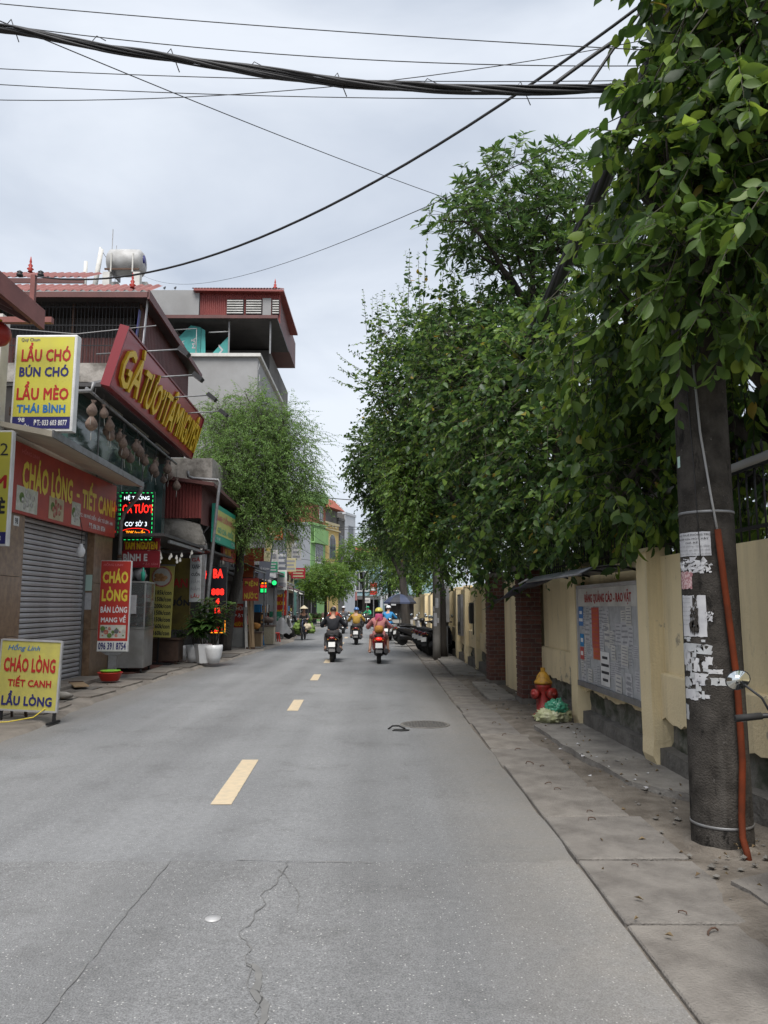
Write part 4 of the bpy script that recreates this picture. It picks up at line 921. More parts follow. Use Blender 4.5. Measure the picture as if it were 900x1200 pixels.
wb(MB().hexa([(-5.47,17.35,8.78),(-5.42,17.35,8.78),(-5.42,22.8,8.5),(-5.47,22.8,8.5),(-5.47,17.35,9.0),(-5.42,17.35,9.0),(-5.42,22.8,8.62),(-5.47,22.8,8.62)]), 'verge_board', 'tin_brown', c)
wb(MB().hexa([(-12,17.36,8.86),(-5.46,17.36,8.86),(-5.46,22.8,8.56),(-12,22.8,8.56),(-12,17.36,8.92),(-5.46,17.36,8.92),(-5.46,22.8,8.62),(-12,22.8,8.62)]), 'soffit', 'tin_dark', c)
def finial(x, y, z, s, par):
    wb(MB().lathe([(0.10*s,0.0),(0.06*s,0.05*s),(0.13*s,0.12*s),(0.05*s,0.18*s),(0.09*s,0.26*s),(0.03*s,0.34*s),(0.05*s,0.40*s),(0.008,0.62*s),(0,0.63*s)], (x,y,z), 10), 'roof_finial', 'lantern_red', par)
finial(-5.95,17.7,9.2,0.6,c); finial(-8.85,18.6,10.0,0.65,c)
for x, y0 in ((-5.66,17.62),): wb(MB().bar((x,y0,7.0),(x+0.12,y0,8.9),0.09,0.02), 'banner_strip', 'paper', c); wb(MB().bar((-5.86,17.63,7.0),(-5.72,17.63,8.6),0.12,0.02), 'banner_strip', 'navy', c)
wb(MB().tube([(-9,17.6,8.15),(-7.2,17.58,8.0),(-5.3,17.55,8.2)],0.012,5), 'loose_wire', 'cable_grey', c)
# big fresh-chicken sign, leaning out over the pavement
rt = math.atan2(0.31, 1.12)
g_ = thing('fresh_chicken_sign', 'huge maroon sign with raised golden letters leaning out above the pavement', 'sign', (-5.41,14.97,6.01), PI/2+0.028)
g_.rotation_euler = (0,0,PI/2+0.028)
tilt = bpy.data.objects.new('panel', MB().box(0,7.6,-0.0,0.14,0,1.20).mesh('panel', 'maroon')); COL.objects.link(tilt); tilt.parent = g_; tilt.rotation_euler = (rt,0,0)
x = 0.22
for wd, w, hh in (('GÀ',1.35,1.03),('TƯƠI',1.85,0.90),('TÂM',1.62,1.0),('NGUYÊN',2.25,1.0)):
    o = text(wd, 'letter_gold', tilt, x+w/2, -0.004, 0.12+hh/2, w, hh, 0.014, 0.03, side='letter_gold_side'); x += w+0.08
MB().box(0,7.6,-0.03,0.16,-0.05,-0.002).build('lower_frame', 'maroon_side', tilt); MB().box(0,7.6,-0.03,0.16,1.202,1.24).build('upper_frame', 'maroon_side', tilt)
MB().box(-0.05,-0.002,-0.03,0.16,-0.05,1.24).build('end_frame', 'maroon_side', tilt); MB().box(7.602,7.65,-0.03,0.16,-0.05,1.24).build('end_frame', 'maroon_side', tilt)
MB().box(0.1,7.55,0.2,0.95,-0.02,0.06).build('underside', 'tin_dark', g_)
for k in range(4): MB().bar((0.6+2.1*k,0.1,0.3),(0.6+2.1*k,0.95,0.1),0.05).build('bracket', 'steel_grey', g_)
for k in range(3): MB().box(1.0+2.2*k,2.4+2.2*k,0.45,0.50,-0.07,-0.03).build('light_tube', 'off_white', g_)
for k, (y, z) in enumerate([(16.28,7.22),(17.6,7.05),(19.1,6.98),(20.6,6.95)]):
    o = thing('sign_spotlight', ['first','second','third','last'][k]+' spotlight from the camera on a thin arm above the maroon sign', 'spotlight', (-6.2,y,z-0.15), 0, 'spotlights above the maroon sign')
    MB().tube([(0,0,0),(1.0,0,0.06),(1.92,0,0.12)],0.018,6).build('arm','steel_grey',o)
    h_ = MB().box(-0.13,0.13,-0.10,0.10,-0.05,0.05).build('lamp_head','iron_black',o,(1.92,0,0.06)); h_.rotation_euler = (0,R(38),0)
    MB().box(-0.11,0.11,-0.08,0.08,-0.058,-0.051).build('glass','lens',h_)
mat('menu_shaded', (0.20,0.155,0.03), (0.12,0.09,0.025), 2, 0.7)  # menu yellow darkened so the colour itself carries the shade of the interior
# restaurant frontage beneath the sign
r = thing('chicken_restaurant', 'open-fronted restaurant with dark teal glass band and steel porch', 'restaurant', (-6.3,19.8,0.05))
wb(B(-6.33,-6.2,15.0,21.2,4.62,6.1), 'teal_panel', 'teal_glass', r); wb(B(-6.33,-6.2,17.75,21.2,3.3,4.615), 'teal_panel', 'teal_glass', r)
for yy in (16.6,18.2,19.8): wb(B(-6.2,-6.185,yy,yy+0.05,3.31,6.1), 'mullion', 'steel_grey', r)
wb(B(-6.35,-5.98,20.95,21.25,3.2,5.5), 'corner_panel', 'teal_glass', r)
wb(B(-9.5,-9.3,17.8,22,0.05,3.4), 'back_wall', 'dim_wall', r); wb(B(-9.3,-6.0,21.9,22.0,0.05,3.4), 'side_wall', 'dim_wall', r)
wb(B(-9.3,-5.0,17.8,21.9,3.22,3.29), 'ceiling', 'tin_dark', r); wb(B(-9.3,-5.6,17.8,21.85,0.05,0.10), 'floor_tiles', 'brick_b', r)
wb(B(-5.06,-5.0,18.3,21.9,3.10,3.17), 'porch_beam', 'steel_grey', r); wb(B(-6.3,-5.0,21.7,21.76,3.10,3.17), 'porch_beam', 'steel_grey', r)
wb(B(-7.2,-5.35,21.80,21.88,0.95,2.95), 'menu_wall', 'menu_shaded', r)
text('CUỐN', 'ink', r, -5.72+6.3, 21.79-19.8, 1.75-0.05, 0.75, 0.28, 0.05); text('TAN', 'letter_red', r, -5.72+6.3, 21.79-19.8, 2.2, 0.6, 0.26, 0.03)
s = thing('hanging_menu_strip', 'narrow pale vertical sign with dark lettering beside the porch post', 'sign', (-5.12,21.45,1.72)); MB().box(-0.16,0.16,0,0.05,0,1.3).build('panel','paper_grey',s); MB().box(0.17,0.24,-0.01,0.06,-1.6,1.32).build('edge_post','steel_grey',s)
for k, (w, m) in enumerate((('GÀ','letter_red'),('XANH','ink'),('CUỐN','ink'),('HẦM','ink_grey'),('NẤM','ink_grey'),('LẨU','letter_red'))): text(w, m, s, 0,-0.004,1.18-0.2*k, 0.24, 0.13, 0.03)
# LED sign and signs below it
s = thing('led_sign', 'black LED sign with white and red glowing text and green dashed border', 'sign', (-5.80,18.2,3.13))
MB().rbox(-0.42,0.42,0,0.10,0,1.2,0.01).build('board', 'led_board', s)
text('HỆ THỐNG', 'led_white', s, 0,-0.006,1.05,0.60,0.16,0.0); text('GÀ TƯƠI', 'led_red', s, 0.02,-0.006,0.80,0.70,0.26,0.02); text('CƠ SỞ 3', 'led_white', s, 0,-0.006,0.43,0.52,0.14,0.0); text('70K/suất', 'led_amber', s, 0,-0.010,0.22,0.46,0.11,0.012)
mb = MB()
for k in range(28):
    aa = 2*PI*k/28; bb = 2*PI*(k+1)/28; mb.bar((0.33*math.cos(aa),-0.006,0.22+0.09*math.sin(aa)),(0.33*math.cos(bb),-0.006,0.22+0.09*math.sin(bb)),0.010)
mb.build('glowing_ring', 'led_red', s)
mb = MB()
for k in range(8): mb.box(-0.37+k*0.10,-0.325+k*0.10,-0.008,-0.001,1.155,1.168); mb.box(-0.37+k*0.10,-0.325+k*0.10,-0.008,-0.001,0.032,0.045)
for k in range(10): mb.box(-0.388,-0.375,-0.008,-0.001,0.08+k*0.108,0.135+k*0.108); mb.box(0.375,0.388,-0.008,-0.001,0.08+k*0.108,0.135+k*0.108)
mb.build('dashed_border', 'led_green', s)
s = thing('gold_letter_strip', 'dark strip with golden letters directly under the LED sign', 'sign', (-5.72,18.42,2.93)); MB().box(-0.42,0.44,0,0.06,0,0.30).build('panel','maroon',s); text('TÂM NGUYÊN','letter_gold',s,0,-0.01,0.14,0.78,0.24,0.04,0.02)
s = thing('maroon_name_board', 'maroon name board with white lettering under the golden strip', 'sign', (-5.72,18.38,2.52)); MB().box(-0.44,0.46,0,0.06,0,0.40).build('panel','maroon',s); text('BÌNH E','letter_white',s,-0.12,-0.005,0.26,0.58,0.22,0.05); text('ĐẶC SẢN','letter_pink',s,0.24,-0.005,0.08,0.36,0.08,0.02); MB().box(-0.52,-0.445,-0.01,0.05,-0.1,0.40).build('edge_panel','sign_lime',s)
o = thing('bent_pipe', 'grey bent pipe bracket between the canopy and the LED sign', 'pipe', (-6.0,17.75,0)); MB().tube([(0.0,0,2.3),(0.0,0,3.55),(0.08,-0.05,3.75),(0.42,-0.3,4.05),(0.55,-0.4,4.2),(0.6,-0.45,4.35)],0.045,8).build('pipe','steel_grey',o); MB().lathe([(0.06,0),(0.06,0.08)],(0,0,2.7),8).build('clamp','rust',o)
# standing red sign
s = thing('standing_red_sign', 'tall red standing sign CHÁO LÒNG with white phone strip beside the marble pillar', 'sign', (-5.63,16.4,0.14), R(2), ry=R(0.5)); s.scale = (0.955,0.955,0.955)
MB().rbox(-0.335,0.335,0,0.10,0.54,2.54,0.008).build('case','white',s); MB().box(-0.325,0.325,-0.006,-0.001,0.77,2.53).build('face','sign_red',s)
text('HỒNG LINH','letter_pink',s,-0.06,-0.009,2.46,0.42,0.085,0.01); text('CHÁO','letter_yellow',s,0,-0.009,2.20,0.56,0.33,0.05); text('LÒNG','letter_yellow',s,0,-0.009,1.80,0.56,0.33,0.05)
text('BÁN LÒNG','letter_white',s,0,-0.009,1.47,0.58,0.17,0.035); text('MANG VỀ','letter_white',s,0,-0.009,1.26,0.54,0.17,0.035); P = MB().box(-0.28,0.28,-0.008,-0.0065,0.83,1.12).build('dish_photo','food_white',s); [MB().lathe([(0.02+0.018*((q*7) % 3),0.0),(0.0,0.0015)],(-0.22+0.075*(q % 7),-0.0095-0.0003*q,0.89+0.075*(q//7)+0.02*(q % 2)),8,'y').build('printed_food',['food_red','off_white','veg_dark','cloth_grey'][q % 4],P) for q in range(19)]; text('096 391 8754','navy',s,0,-0.009,0.66,0.60,0.16,0.04)
MB().box(-0.325,0.325,-0.006,-0.001,0.55,0.768).build('phone_strip','white',s); MB().box(-0.08,0.10,0.02,0.08,-0.06,0.54).build('post','steel_grey',s); MB().prism([(-0.25,0.54),(-0.12,0.46),(0.14,0.46),(0.28,0.54)],0.01,0.09,'y').build('bracket','steel_grey',s)
# steel food cart
k_ = thing('food_cart', 'stainless steel food cabinet on castors with glass upper half and bags on top', 'food cart', (-5.80,18.45,0.08), R(6))
MB().rbox(-0.32,0.32,-0.55,0.55,0.12,1.0,0.01).build('base_cabinet','steel',k_); MB().box(-0.33,0.33,-0.56,0.56,1.0,1.04).build('counter','steel',k_)
for sx in (-0.305,0.305):
    for sy in (-0.535,0.535): MB().box(sx-0.015,sx+0.015,sy-0.015,sy+0.015,1.04,2.06).build('corner_post','steel',k_)
MB().box(-0.33,0.33,-0.56,0.56,2.06,2.10).build('top','steel',k_); MB().box(-0.30,0.30,-0.53,0.53,1.50,1.515).build('shelf','steel',k_)
gl = mat('cart_glass', (0.75,0.80,0.80), None, rough=0.05, trans=0.92, spec=0.5)
for P in ((-0.29,0.29,-0.548,-0.542,1.04,2.06),(0.312,0.318,-0.52,0.52,1.04,2.06)): MB().box(*P).build('glass_pane','cart_glass',k_)
for zz in (1.10,1.30,1.55,1.75):
    for q in range(3): blob(MB(), (-0.18+0.18*q,-0.30+0.1*q,zz), (0.09,0.14,0.05), zz*7+q, 10, 6).build('meat','food_red',k_)
MB().box(-0.05,0.12,-0.556,-0.5525,1.35,1.78).build('price_note','paper',k_)
for sx in (-0.26,0.26):
    for sy in (-0.48,0.48): MB().lathe([(0.055,-0.02),(0.055,0.02)],(sx,sy,0.055),12,'x').build('castor','rubber',k_)
for q, (x_, y_) in enumerate(((-0.15,-0.3),(0.12,-0.2),(0.0,0.1))): blob(MB(), (x_,y_,2.24), (0.14,0.13,0.16), 31+q, 10, 8, 0.3).build('bag','tarp_grey' if q % 2 else 'cable_grey',k_)
MB().lathe([(0.04,2.1),(0.05,2.3),(0.02,2.34),(0.02,2.42),(0,2.42)],(0.22,-0.42,0),10).build('bottle','sign_teal',k_)
# basins
o = thing('plastic_basin', 'red plastic basin holding a lime green one on the pavement below the red sign', 'basin', (-5.42,15.75,0.12)); MB().lathe([(0.0,0.0),(0.17,0.0),(0.235,0.15),(0.25,0.155),(0.245,0.165),(0.22,0.155),(0.16,0.02),(0.0,0.02)],n=26).build('red_basin','basin_red',o)
MB().lathe([(0.0,0.06),(0.13,0.06),(0.19,0.18),(0.205,0.185),(0.19,0.195),(0.12,0.08),(0.0,0.08)],(0.0,0.02,0.01),22).build('green_basin','basin_green',o)
# chicken price banner
s = thing('price_banner', 'yellow roll-up banner with a chicken dish photo and a list of prices', 'banner', (-5.79,20.3,0.10), ry=R(1.5))
MB().box(-0.32,0.32,0,0.02,0.70,2.56).build('sheet','sign_yellow_dirty',s); MB().lathe([(0.27,0.0),(0.27,0.01)],(0.0,-0.012,2.27),28,'y').build('plate_photo','food_red',s); MB().lathe([(0.23,0.0),(0.23,0.01)],(0.0,-0.016,2.27),28,'y').build('plate_photo','off_white',s)
for q in range(7): blob(MB(), (-0.12+0.05*(q % 5),-0.02,2.20+0.05*(q % 3)), (0.08,0.008,0.06), q, 8, 6).build('chicken_piece','food_chicken',s)
for k, w in enumerate((': 185k/con',': 150k/con',': 200k/con',': 150k/con',': 150k/con',': 160k/con',': 160k/con')): text(w,'ink',s,0.03,-0.004,1.86-0.175*k,0.50,0.12,0.04)
MB().box(-0.33,0.33,-0.01,0.03,2.56,2.60).build('top_rod','steel_grey',s); MB().box(-0.02,0.02,0.03,0.06,-0.02,2.56).build('stand','iron_black',s); MB().box(-0.35,0.35,-0.06,0.12,-0.02,0.04).build('foot','iron_black',s)
o = thing('wooden_counter', 'low dark wooden counter under the price banner', 'counter', (-5.75,20.75,0.1)); MB().rbox(-0.45,0.45,-0.25,0.3,0.08,0.62,0.02).build('cabinet','wood_dark',o); MB().box(-0.5,0.5,-0.3,0.35,0.62,0.66).build('top','wood_dark',o)
for sx in (-0.38,0.38): MB().box(sx-0.03,sx+0.03,-0.2,-0.14,-0.02,0.08).build('leg','wood_dark',o)
# string lights
o = thing('string_lights', 'festoon of small white bulbs strung under the restaurant porch', 'string lights', (-5.6,20.0,3.1))
pts = sag((-0.5,-1.7,0.25),(0.55,1.75,0.18),0.35,14)+sag((0.55,1.75,0.18),(-0.6,1.6,0.1),0.3,8)[1:]
MB().tube(pts,0.006,5).build('wire','cable',o)
bl = MB().lathe([(0.0,-0.10),(0.03,-0.08),(0.036,-0.05),(0.02,-0.01),(0.015,0.02),(0,0.02)],n=10).mesh('bulb','bulb')
for i, p in enumerate(pts):
    if i % 2 == 0: link('bulb', bl, o, p)
for i in range(4): link('bulb', bl, o, (-0.45+0.22*i, 1.3-0.9*(i % 2), -0.12-0.16*((i*3) % 4)/3))
# potted plants
def pot(x, y, r, h, label, seed, nl=150, spread=0.32, tall=0.75, square=False, ls=0.13):
    t = thing('potted_plant', label, 'potted plant', (x,y,0.10), seed*0.7, 'white pots in front of the restaurant')
    if square: MB().hexa([(-r*0.6,-r*0.6,0),(r*0.6,-r*0.6,0),(r*0.6,r*0.6,0),(-r*0.6,r*0.6,0),(-r,-r,h),(r,-r,h),(r,r,h),(-r,r,h)]).build('pot','white_pot',t)
    else: MB().lathe([(r*0.62,0.0),(r*0.85,h*0.35),(r,h*0.75),(r*1.0,h),(r*0.9,h),(r*0.88,h-0.05),(0,h-0.05)],n=22).build('pot','white_pot',t)
    MB().lathe([(r*0.86,h-0.045),(0,h-0.03)],n=14).build('soil','dirt',t)
    rr = random.Random(seed); V = []; F = []
    st = MB()
    for k in range(9):
        aa = rr.uniform(0,6.28); q = rr.uniform(0.2,1)*spread; top = Vector((q*math.cos(aa), q*math.sin(aa), h+tall*rr.uniform(0.6,1.0))); st.tube([(0.03*math.cos(aa),0.03*math.sin(aa),h-0.05),(top*0.5)+Vector((0,0,h*0.4)),top],[0.012,0.009,0.004],5)
        for i in range(nl//9):
            f_ = rr.uniform(0.35,1.0); b_ = Vector((0,0,h)).lerp(top, f_); a2 = rr.uniform(0,6.28); d = Vector((math.cos(a2),math.sin(a2),rr.uniform(-0.3,0.7))).normalized(); L = ls*rr.uniform(0.7,1.4)
            sd = d.cross(Vector((0,0,1))).normalized()*L*0.22; e = b_+d*L+Vector((0,0,-L*0.25)); mid = b_+d*L*0.5
            bb = len(V); V += [b_, mid+sd+Vector((0,0,0.01)), e, mid-sd+Vector((0,0,0.01)), mid]; F += [(bb,bb+4,bb+2,bb+1),(bb,bb+3,bb+2,bb+4)]
    st.build('stems','twig',t); o_ = MB().add(V,F,True).build('foliage','leaf_pot',t); o_['kind'] = 'stuff'
pot(-5.52,21.75,0.17,0.42,'slim white pot farthest back with a small shrub',1,90,0.25,0.5)
pot(-5.03,21.15,0.22,0.46,'round white pot with a bushy shrub, behind the tapered square pot',2,320,0.42,1.15)
pot(-4.72,20.85,0.20,0.50,'tapered square white pot with long drooping leaves in the middle of the row',3,260,0.34,0.75,True,0.28)
pot(-4.42,20.8,0.23,0.48,'large round white pot closest to the road with tall narrow-leaved plant',4,330,0.45,1.25,False,0.24)
# yellow A-board on the pavement
s = thing('pavement_board', 'yellow framed board Hồng Linh CHÁO LÒNG TIẾT CANH standing at the left road edge', 'sign', (-4.83,10.75,0.0), R(-5), ry=R(2.0))
MB().box(-0.42,0.42,0.0,0.02,0.20,1.12).build('face','sign_yellow_dirty',s)
for P in ((-0.44,-0.42,-0.01,0.03,0.18,1.14),(0.42,0.445,-0.01,0.03,0.18,1.14)): MB().box(*P).build('frame_side','alu',s)
MB().box(-0.42,0.42,-0.01,0.03,1.12,1.145).build('frame_top','alu',s); MB().box(-0.42,0.42,-0.01,0.03,0.175,0.20).build('frame_bottom','alu',s)
text('Hồng Linh','blue_letter',s,-0.10,-0.005,1.03,0.46,0.11,0.01,shear=0.25); text('CHÁO LÒNG','letter_red',s,0.0,-0.005,0.82,0.74,0.24,0.045); text('TIẾT CANH','letter_red',s,0.02,-0.005,0.58,0.62,0.15,0.04); text('LẨU LÒNG','navy',s,0.0,-0.005,0.35,0.72,0.20,0.045)
for x_ in (-0.36,0.40): MB().box(x_-0.02,x_+0.02,0.0,0.03,0.03,0.18).build('leg','iron_black',s); MB().box(x_-0.02,x_+0.02,-0.16,0.16,0.03,0.06).build('foot','iron_black',s) if x_ > 0 else MB().bar((x_,0.3,0.05),(x_,0.04,1.0),0.025).build('back_strut','wood_dark',s)
MB().bar((-0.18,0.35,0.05),(-0.18,0.03,0.9),0.03).build('back_strut','rust',s)
o = tag(MB().tube([(-5.4,10.25,0.09),(-4.9,10.4,0.09),(-4.65,10.6,0.12),(-4.55,10.72,0.22)],0.008,5).build('cord','letter_yellow'), 'thin yellow cord trailing from the pavement board over the ground', 'cord')
# hanging woven fish traps
gar = MB().lathe([(0.0,-0.20),(0.05,-0.19),(0.125,-0.12),(0.14,-0.04),(0.10,0.05),(0.045,0.13),(0.035,0.16),(0.075,0.22),(0.06,0.22),(0.0,0.17)],n=12).mesh('body','wicker')
cord = MB().tube([(0,0,0.15),(0,0,0.55)],0.006,4).mesh('cord','cable'); tas = MB().tube([(0,0,-0.2),(0.01,0,-0.42)],0.008,4).mesh('tail','off_white')
GP = [(14.95,5.42),(15.35,5.46),(15.25,5.22),(15.75,5.30),(15.95,5.12),(16.2,5.30),(16.5,5.08),(16.7,5.26),(17.05,5.0),(17.35,5.18),(17.65,4.98),(17.9,5.2),(18.25,5.0),(18.6,5.18),(18.9,4.95),(19.3,5.15),(19.6,4.98),(20.0,5.15),(20.3,4.9),(20.7,5.1),(21.0,4.85)]
for i, (y_, z_) in enumerate(GP):
    t = thing('hanging_basket', 'small woven bottle-shaped basket hanging '+['first','second','third','fourth','fifth','sixth','seventh','eighth','ninth','tenth','eleventh','twelfth','thirteenth','fourteenth','fifteenth','sixteenth','seventeenth','eighteenth','nineteenth','twentieth','last'][i]+' from the camera under the maroon sign', 'basket', (-5.72+0.12*math.sin(i*2.3),y_,z_+0.08), i*0.8, 'woven baskets under the maroon sign')
    t.rotation_euler = (0.12*math.sin(i*1.7), 0.12*math.cos(i*2.9), i*0.8); k = 0.78+0.14*math.sin(i*4.1); t.scale = (k,k,k)
    link('body', gar, t); link('cord', cord, t); link('tail', tas, t)
o = thing('basket_rail', 'grey pipe carrying the woven baskets under the maroon sign', 'rail', (-5.72,14.6,5.82)); MB().tube([(0,0,0),(0,6.7,-0.25)],0.03,8).build('pipe','steel_grey',o); MB().tube([(-0.5,-0.05,-0.1),(0.1,0,-0.05),(0.14,0,0.12)],0.04,8).build('pipe_end','steel_grey',o)
# ------------------------------------------------------------------ lean-to with red tin and yellow-green sign
d = thing('lean_to_shop', 'shop with red tin skirt, crumbling concrete lintel and dark open front', 'shop', (-6.2,24.5,0.05))
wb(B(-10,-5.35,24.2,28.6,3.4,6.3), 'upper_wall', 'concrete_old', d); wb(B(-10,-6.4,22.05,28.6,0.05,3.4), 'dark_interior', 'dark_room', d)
wb(MB().corr((-6.45,22.0,4.12),(1.30,0,0),(0,0,1.12),14,0.03), 'tin_skirt', 'tin_red', d); wb(MB().corr((-5.14,22.02,3.95),(0.10,2.0,0),(0,0,1.2),16,0.03), 'tin_skirt', 'tin_brown', d)
wb(MB().hexa([(-6.6,21.75,5.28),(-4.75,21.75,5.02),(-4.75,26.2,4.85),(-6.6,26.2,5.1),(-6.6,21.75,5.38),(-4.75,21.75,5.12),(-4.75,26.2,4.95),(-6.6,26.2,5.2)]), 'eave', 'tin_brown', d)
wb(MB().hexa([(-6.45,22.06,3.42),(-5.0,22.06,3.36),(-5.0,22.25,3.36),(-6.45,22.25,3.42),(-6.45,22.06,4.30),(-5.2,22.06,3.95),(-5.2,22.25,3.95),(-6.45,22.25,4.30)]), 'concrete_lintel', 'concrete_old', d)
wb(B(-6.4,-4.95,21.95,22.05,3.22,3.34), 'steel_edge', 'steel_grey', d); wb(B(-6.35,-5.0,22.3,26.0,3.2,3.26), 'soffit', 'tin_dark', d)
for yy in (23.6,25.2): wb(B(-5.3,-5.22,yy,yy+0.07,0.05,3.2), 'post', 'steel_grey', d)
wb(MB().bar((-5.0,22.1,3.4),(-5.6,22.1,4.1),0.04), 'brace', 'iron_black', d); wb(MB().bar((-4.95,22.15,3.9),(-5.35,22.15,3.35),0.04), 'brace', 'iron_black', d)
p = thing('porch_frame', 'tall bent grey steel pipe frame standing by the white pots', 'frame', (-4.9,22.0,0.08)); MB().tube([(-0.62,-0.2,5.38),(-0.6,-0.18,5.22),(-0.5,0,5.2),(0.22,0,5.15),(0.26,0,5.08),(0.22,0,4.6),(0.0,0,1.6),(-0.12,0,0.0)],0.045,8).build('pipe','steel_grey',p); MB().tube([(-0.12,0.15,3.0),(-0.2,0.12,0.0)],0.04,8).build('second_pipe','steel_grey',p); MB().bar((0.12,0.0,3.4),(0.02,0.14,2.8),0.03).build('stay','steel_grey',p)
s = thing('yellow_green_sign', 'yellow sign with pink and green lettering and teal edges on the pipe frame', 'sign', (-4.88,22.7,3.50), PI/2); MB().rbox(0,3.15,0,0.12,0,1.15,0.01).build('case','sign_teal',s); MB().box(0.04,3.11,-0.006,-0.001,0.24,1.0).build('face','sign_lime',s); text('BÁNH CUỐN NÓNG','letter_pink',s,1.55,-0.01,0.80,2.7,0.28,0.04); text('GIÒ CHẢ - RUỐC','letter_green',s,1.55,-0.01,0.43,2.5,0.26,0.04); text('ĐẶC BIỆT','letter_white',s,0.45,-0.01,0.12,0.6,0.12,0.02); text('ĐT 096','letter_white',s,2.75,-0.01,0.12,0.5,0.12,0.02)
s = thing('red_board', 'plain red board with faint gold lettering behind the yellow-green sign', 'sign', (-5.10,25.0,3.10), PI/2); MB().box(0,3.6,0,0.08,0,1.32).build('panel','sign_red_worn',s); text('CHẢ CÁ','letter_gold',s,2.2,-0.006,0.70,1.7,0.42,0.02); text('BÚN','letter_gold',s,0.8,-0.006,0.30,0.9,0.30,0.02)
s = thing('red_led_sign', 'vertical black sign with glowing red characters behind the tall potted plant', 'sign', (-4.86,23.2,0.78)); MB().box(-0.26,0.26,0,0.08,0,2.0).build('board','led_board',s)
for k, (w, h, ww) in enumerate((('BA',0.28,0.30),('',0,0),('888',0.20,0.38),('4',0.17,0.12),('12',0.17,0.18),('',0,0),('GIÒ',0.20,0.34))):
    if w: text(w,'led_red',s,0.0,-0.006,1.80-0.275*k,ww,h,0.05)
MB().box(-0.25,0.25,-0.008,-0.001,0.03,0.05).build('orange_border','led_amber',s); MB().box(0.235,0.25,-0.008,-0.001,0.05,0.5).build('orange_border','led_amber',s); MB().box(-0.03,0.03,0.08,0.12,-0.70,1.6).build('post','steel_grey',s)
s = thing('side_led_letters', 'glowing red letter panel in the dark shop front behind the pipe frame', 'sign', (-5.45,23.9,2.3)); MB().box(-0.3,0.3,0,0.06,0,0.55).build('board','led_board',s); text('CH','led_red',s,0,-0.006,0.28,0.42,0.30,0.05)
# white pillar with red stickers
s = thing('sticker_pillar', 'white pillar with red plumbing stickers beside the dark tree trunk', 'pillar', (-5.35,29.6,0.08)); MB().box(-0.30,0.22,0,0.4,0,2.4).build('shaft','off_white',s); MB().box(-0.30,0.22,-0.006,-0.001,0.72,1.62).build('sticker','sign_red',s)
for k, w in enumerate(('CHỮA','ĐẶT')): text(w,'letter_white',s,-0.02,-0.01,1.45-0.28*k,0.40,0.17,0.03)
text('NƯỚC','letter_gold',s,-0.02,-0.01,0.86,0.40,0.18,0.03)
s = thing('electric_water_sign', 'small red square sign reading ĐIỆN NƯỚC in yellow above the leaning planks', 'sign', (-4.70,28.2,1.80)); MB().box(-0.30,0.28,0,0.05,0,0.82).build('panel','sign_red_worn',s); text('ĐIỆN','letter_yellow',s,0,-0.006,0.62,0.48,0.25,0.04); text('NƯỚC','letter_yellow',s,0,-0.006,0.20,0.48,0.26,0.04); MB().box(-0.02,0.02,0.05,0.09,-1.75,0.5).build('post','wood',s)
for k, (x, dx) in enumerate(((-4.85,-0.12),(-4.68,-0.22),(-4.60,-0.16))):
    o = thing('leaning_plank', ['short pale plank leaning under the ĐIỆN NƯỚC sign','long brown plank leaning in the middle under the ĐIỆN NƯỚC sign','brown plank nearest the road under the ĐIỆN NƯỚC sign'][k], 'plank', (x,28.4,0.06), 0, 'leaning planks'); MB().bar((0,0,0),(dx,0.3,1.5 if k == 0 else 2.0),0.10,0.03).build('board','off_white' if k == 0 else 'wood',o); MB().bar((0.03,-0.03,0.0),(0.03,-0.02,0.06),0.08).build('end_stain','wood_dark',o)
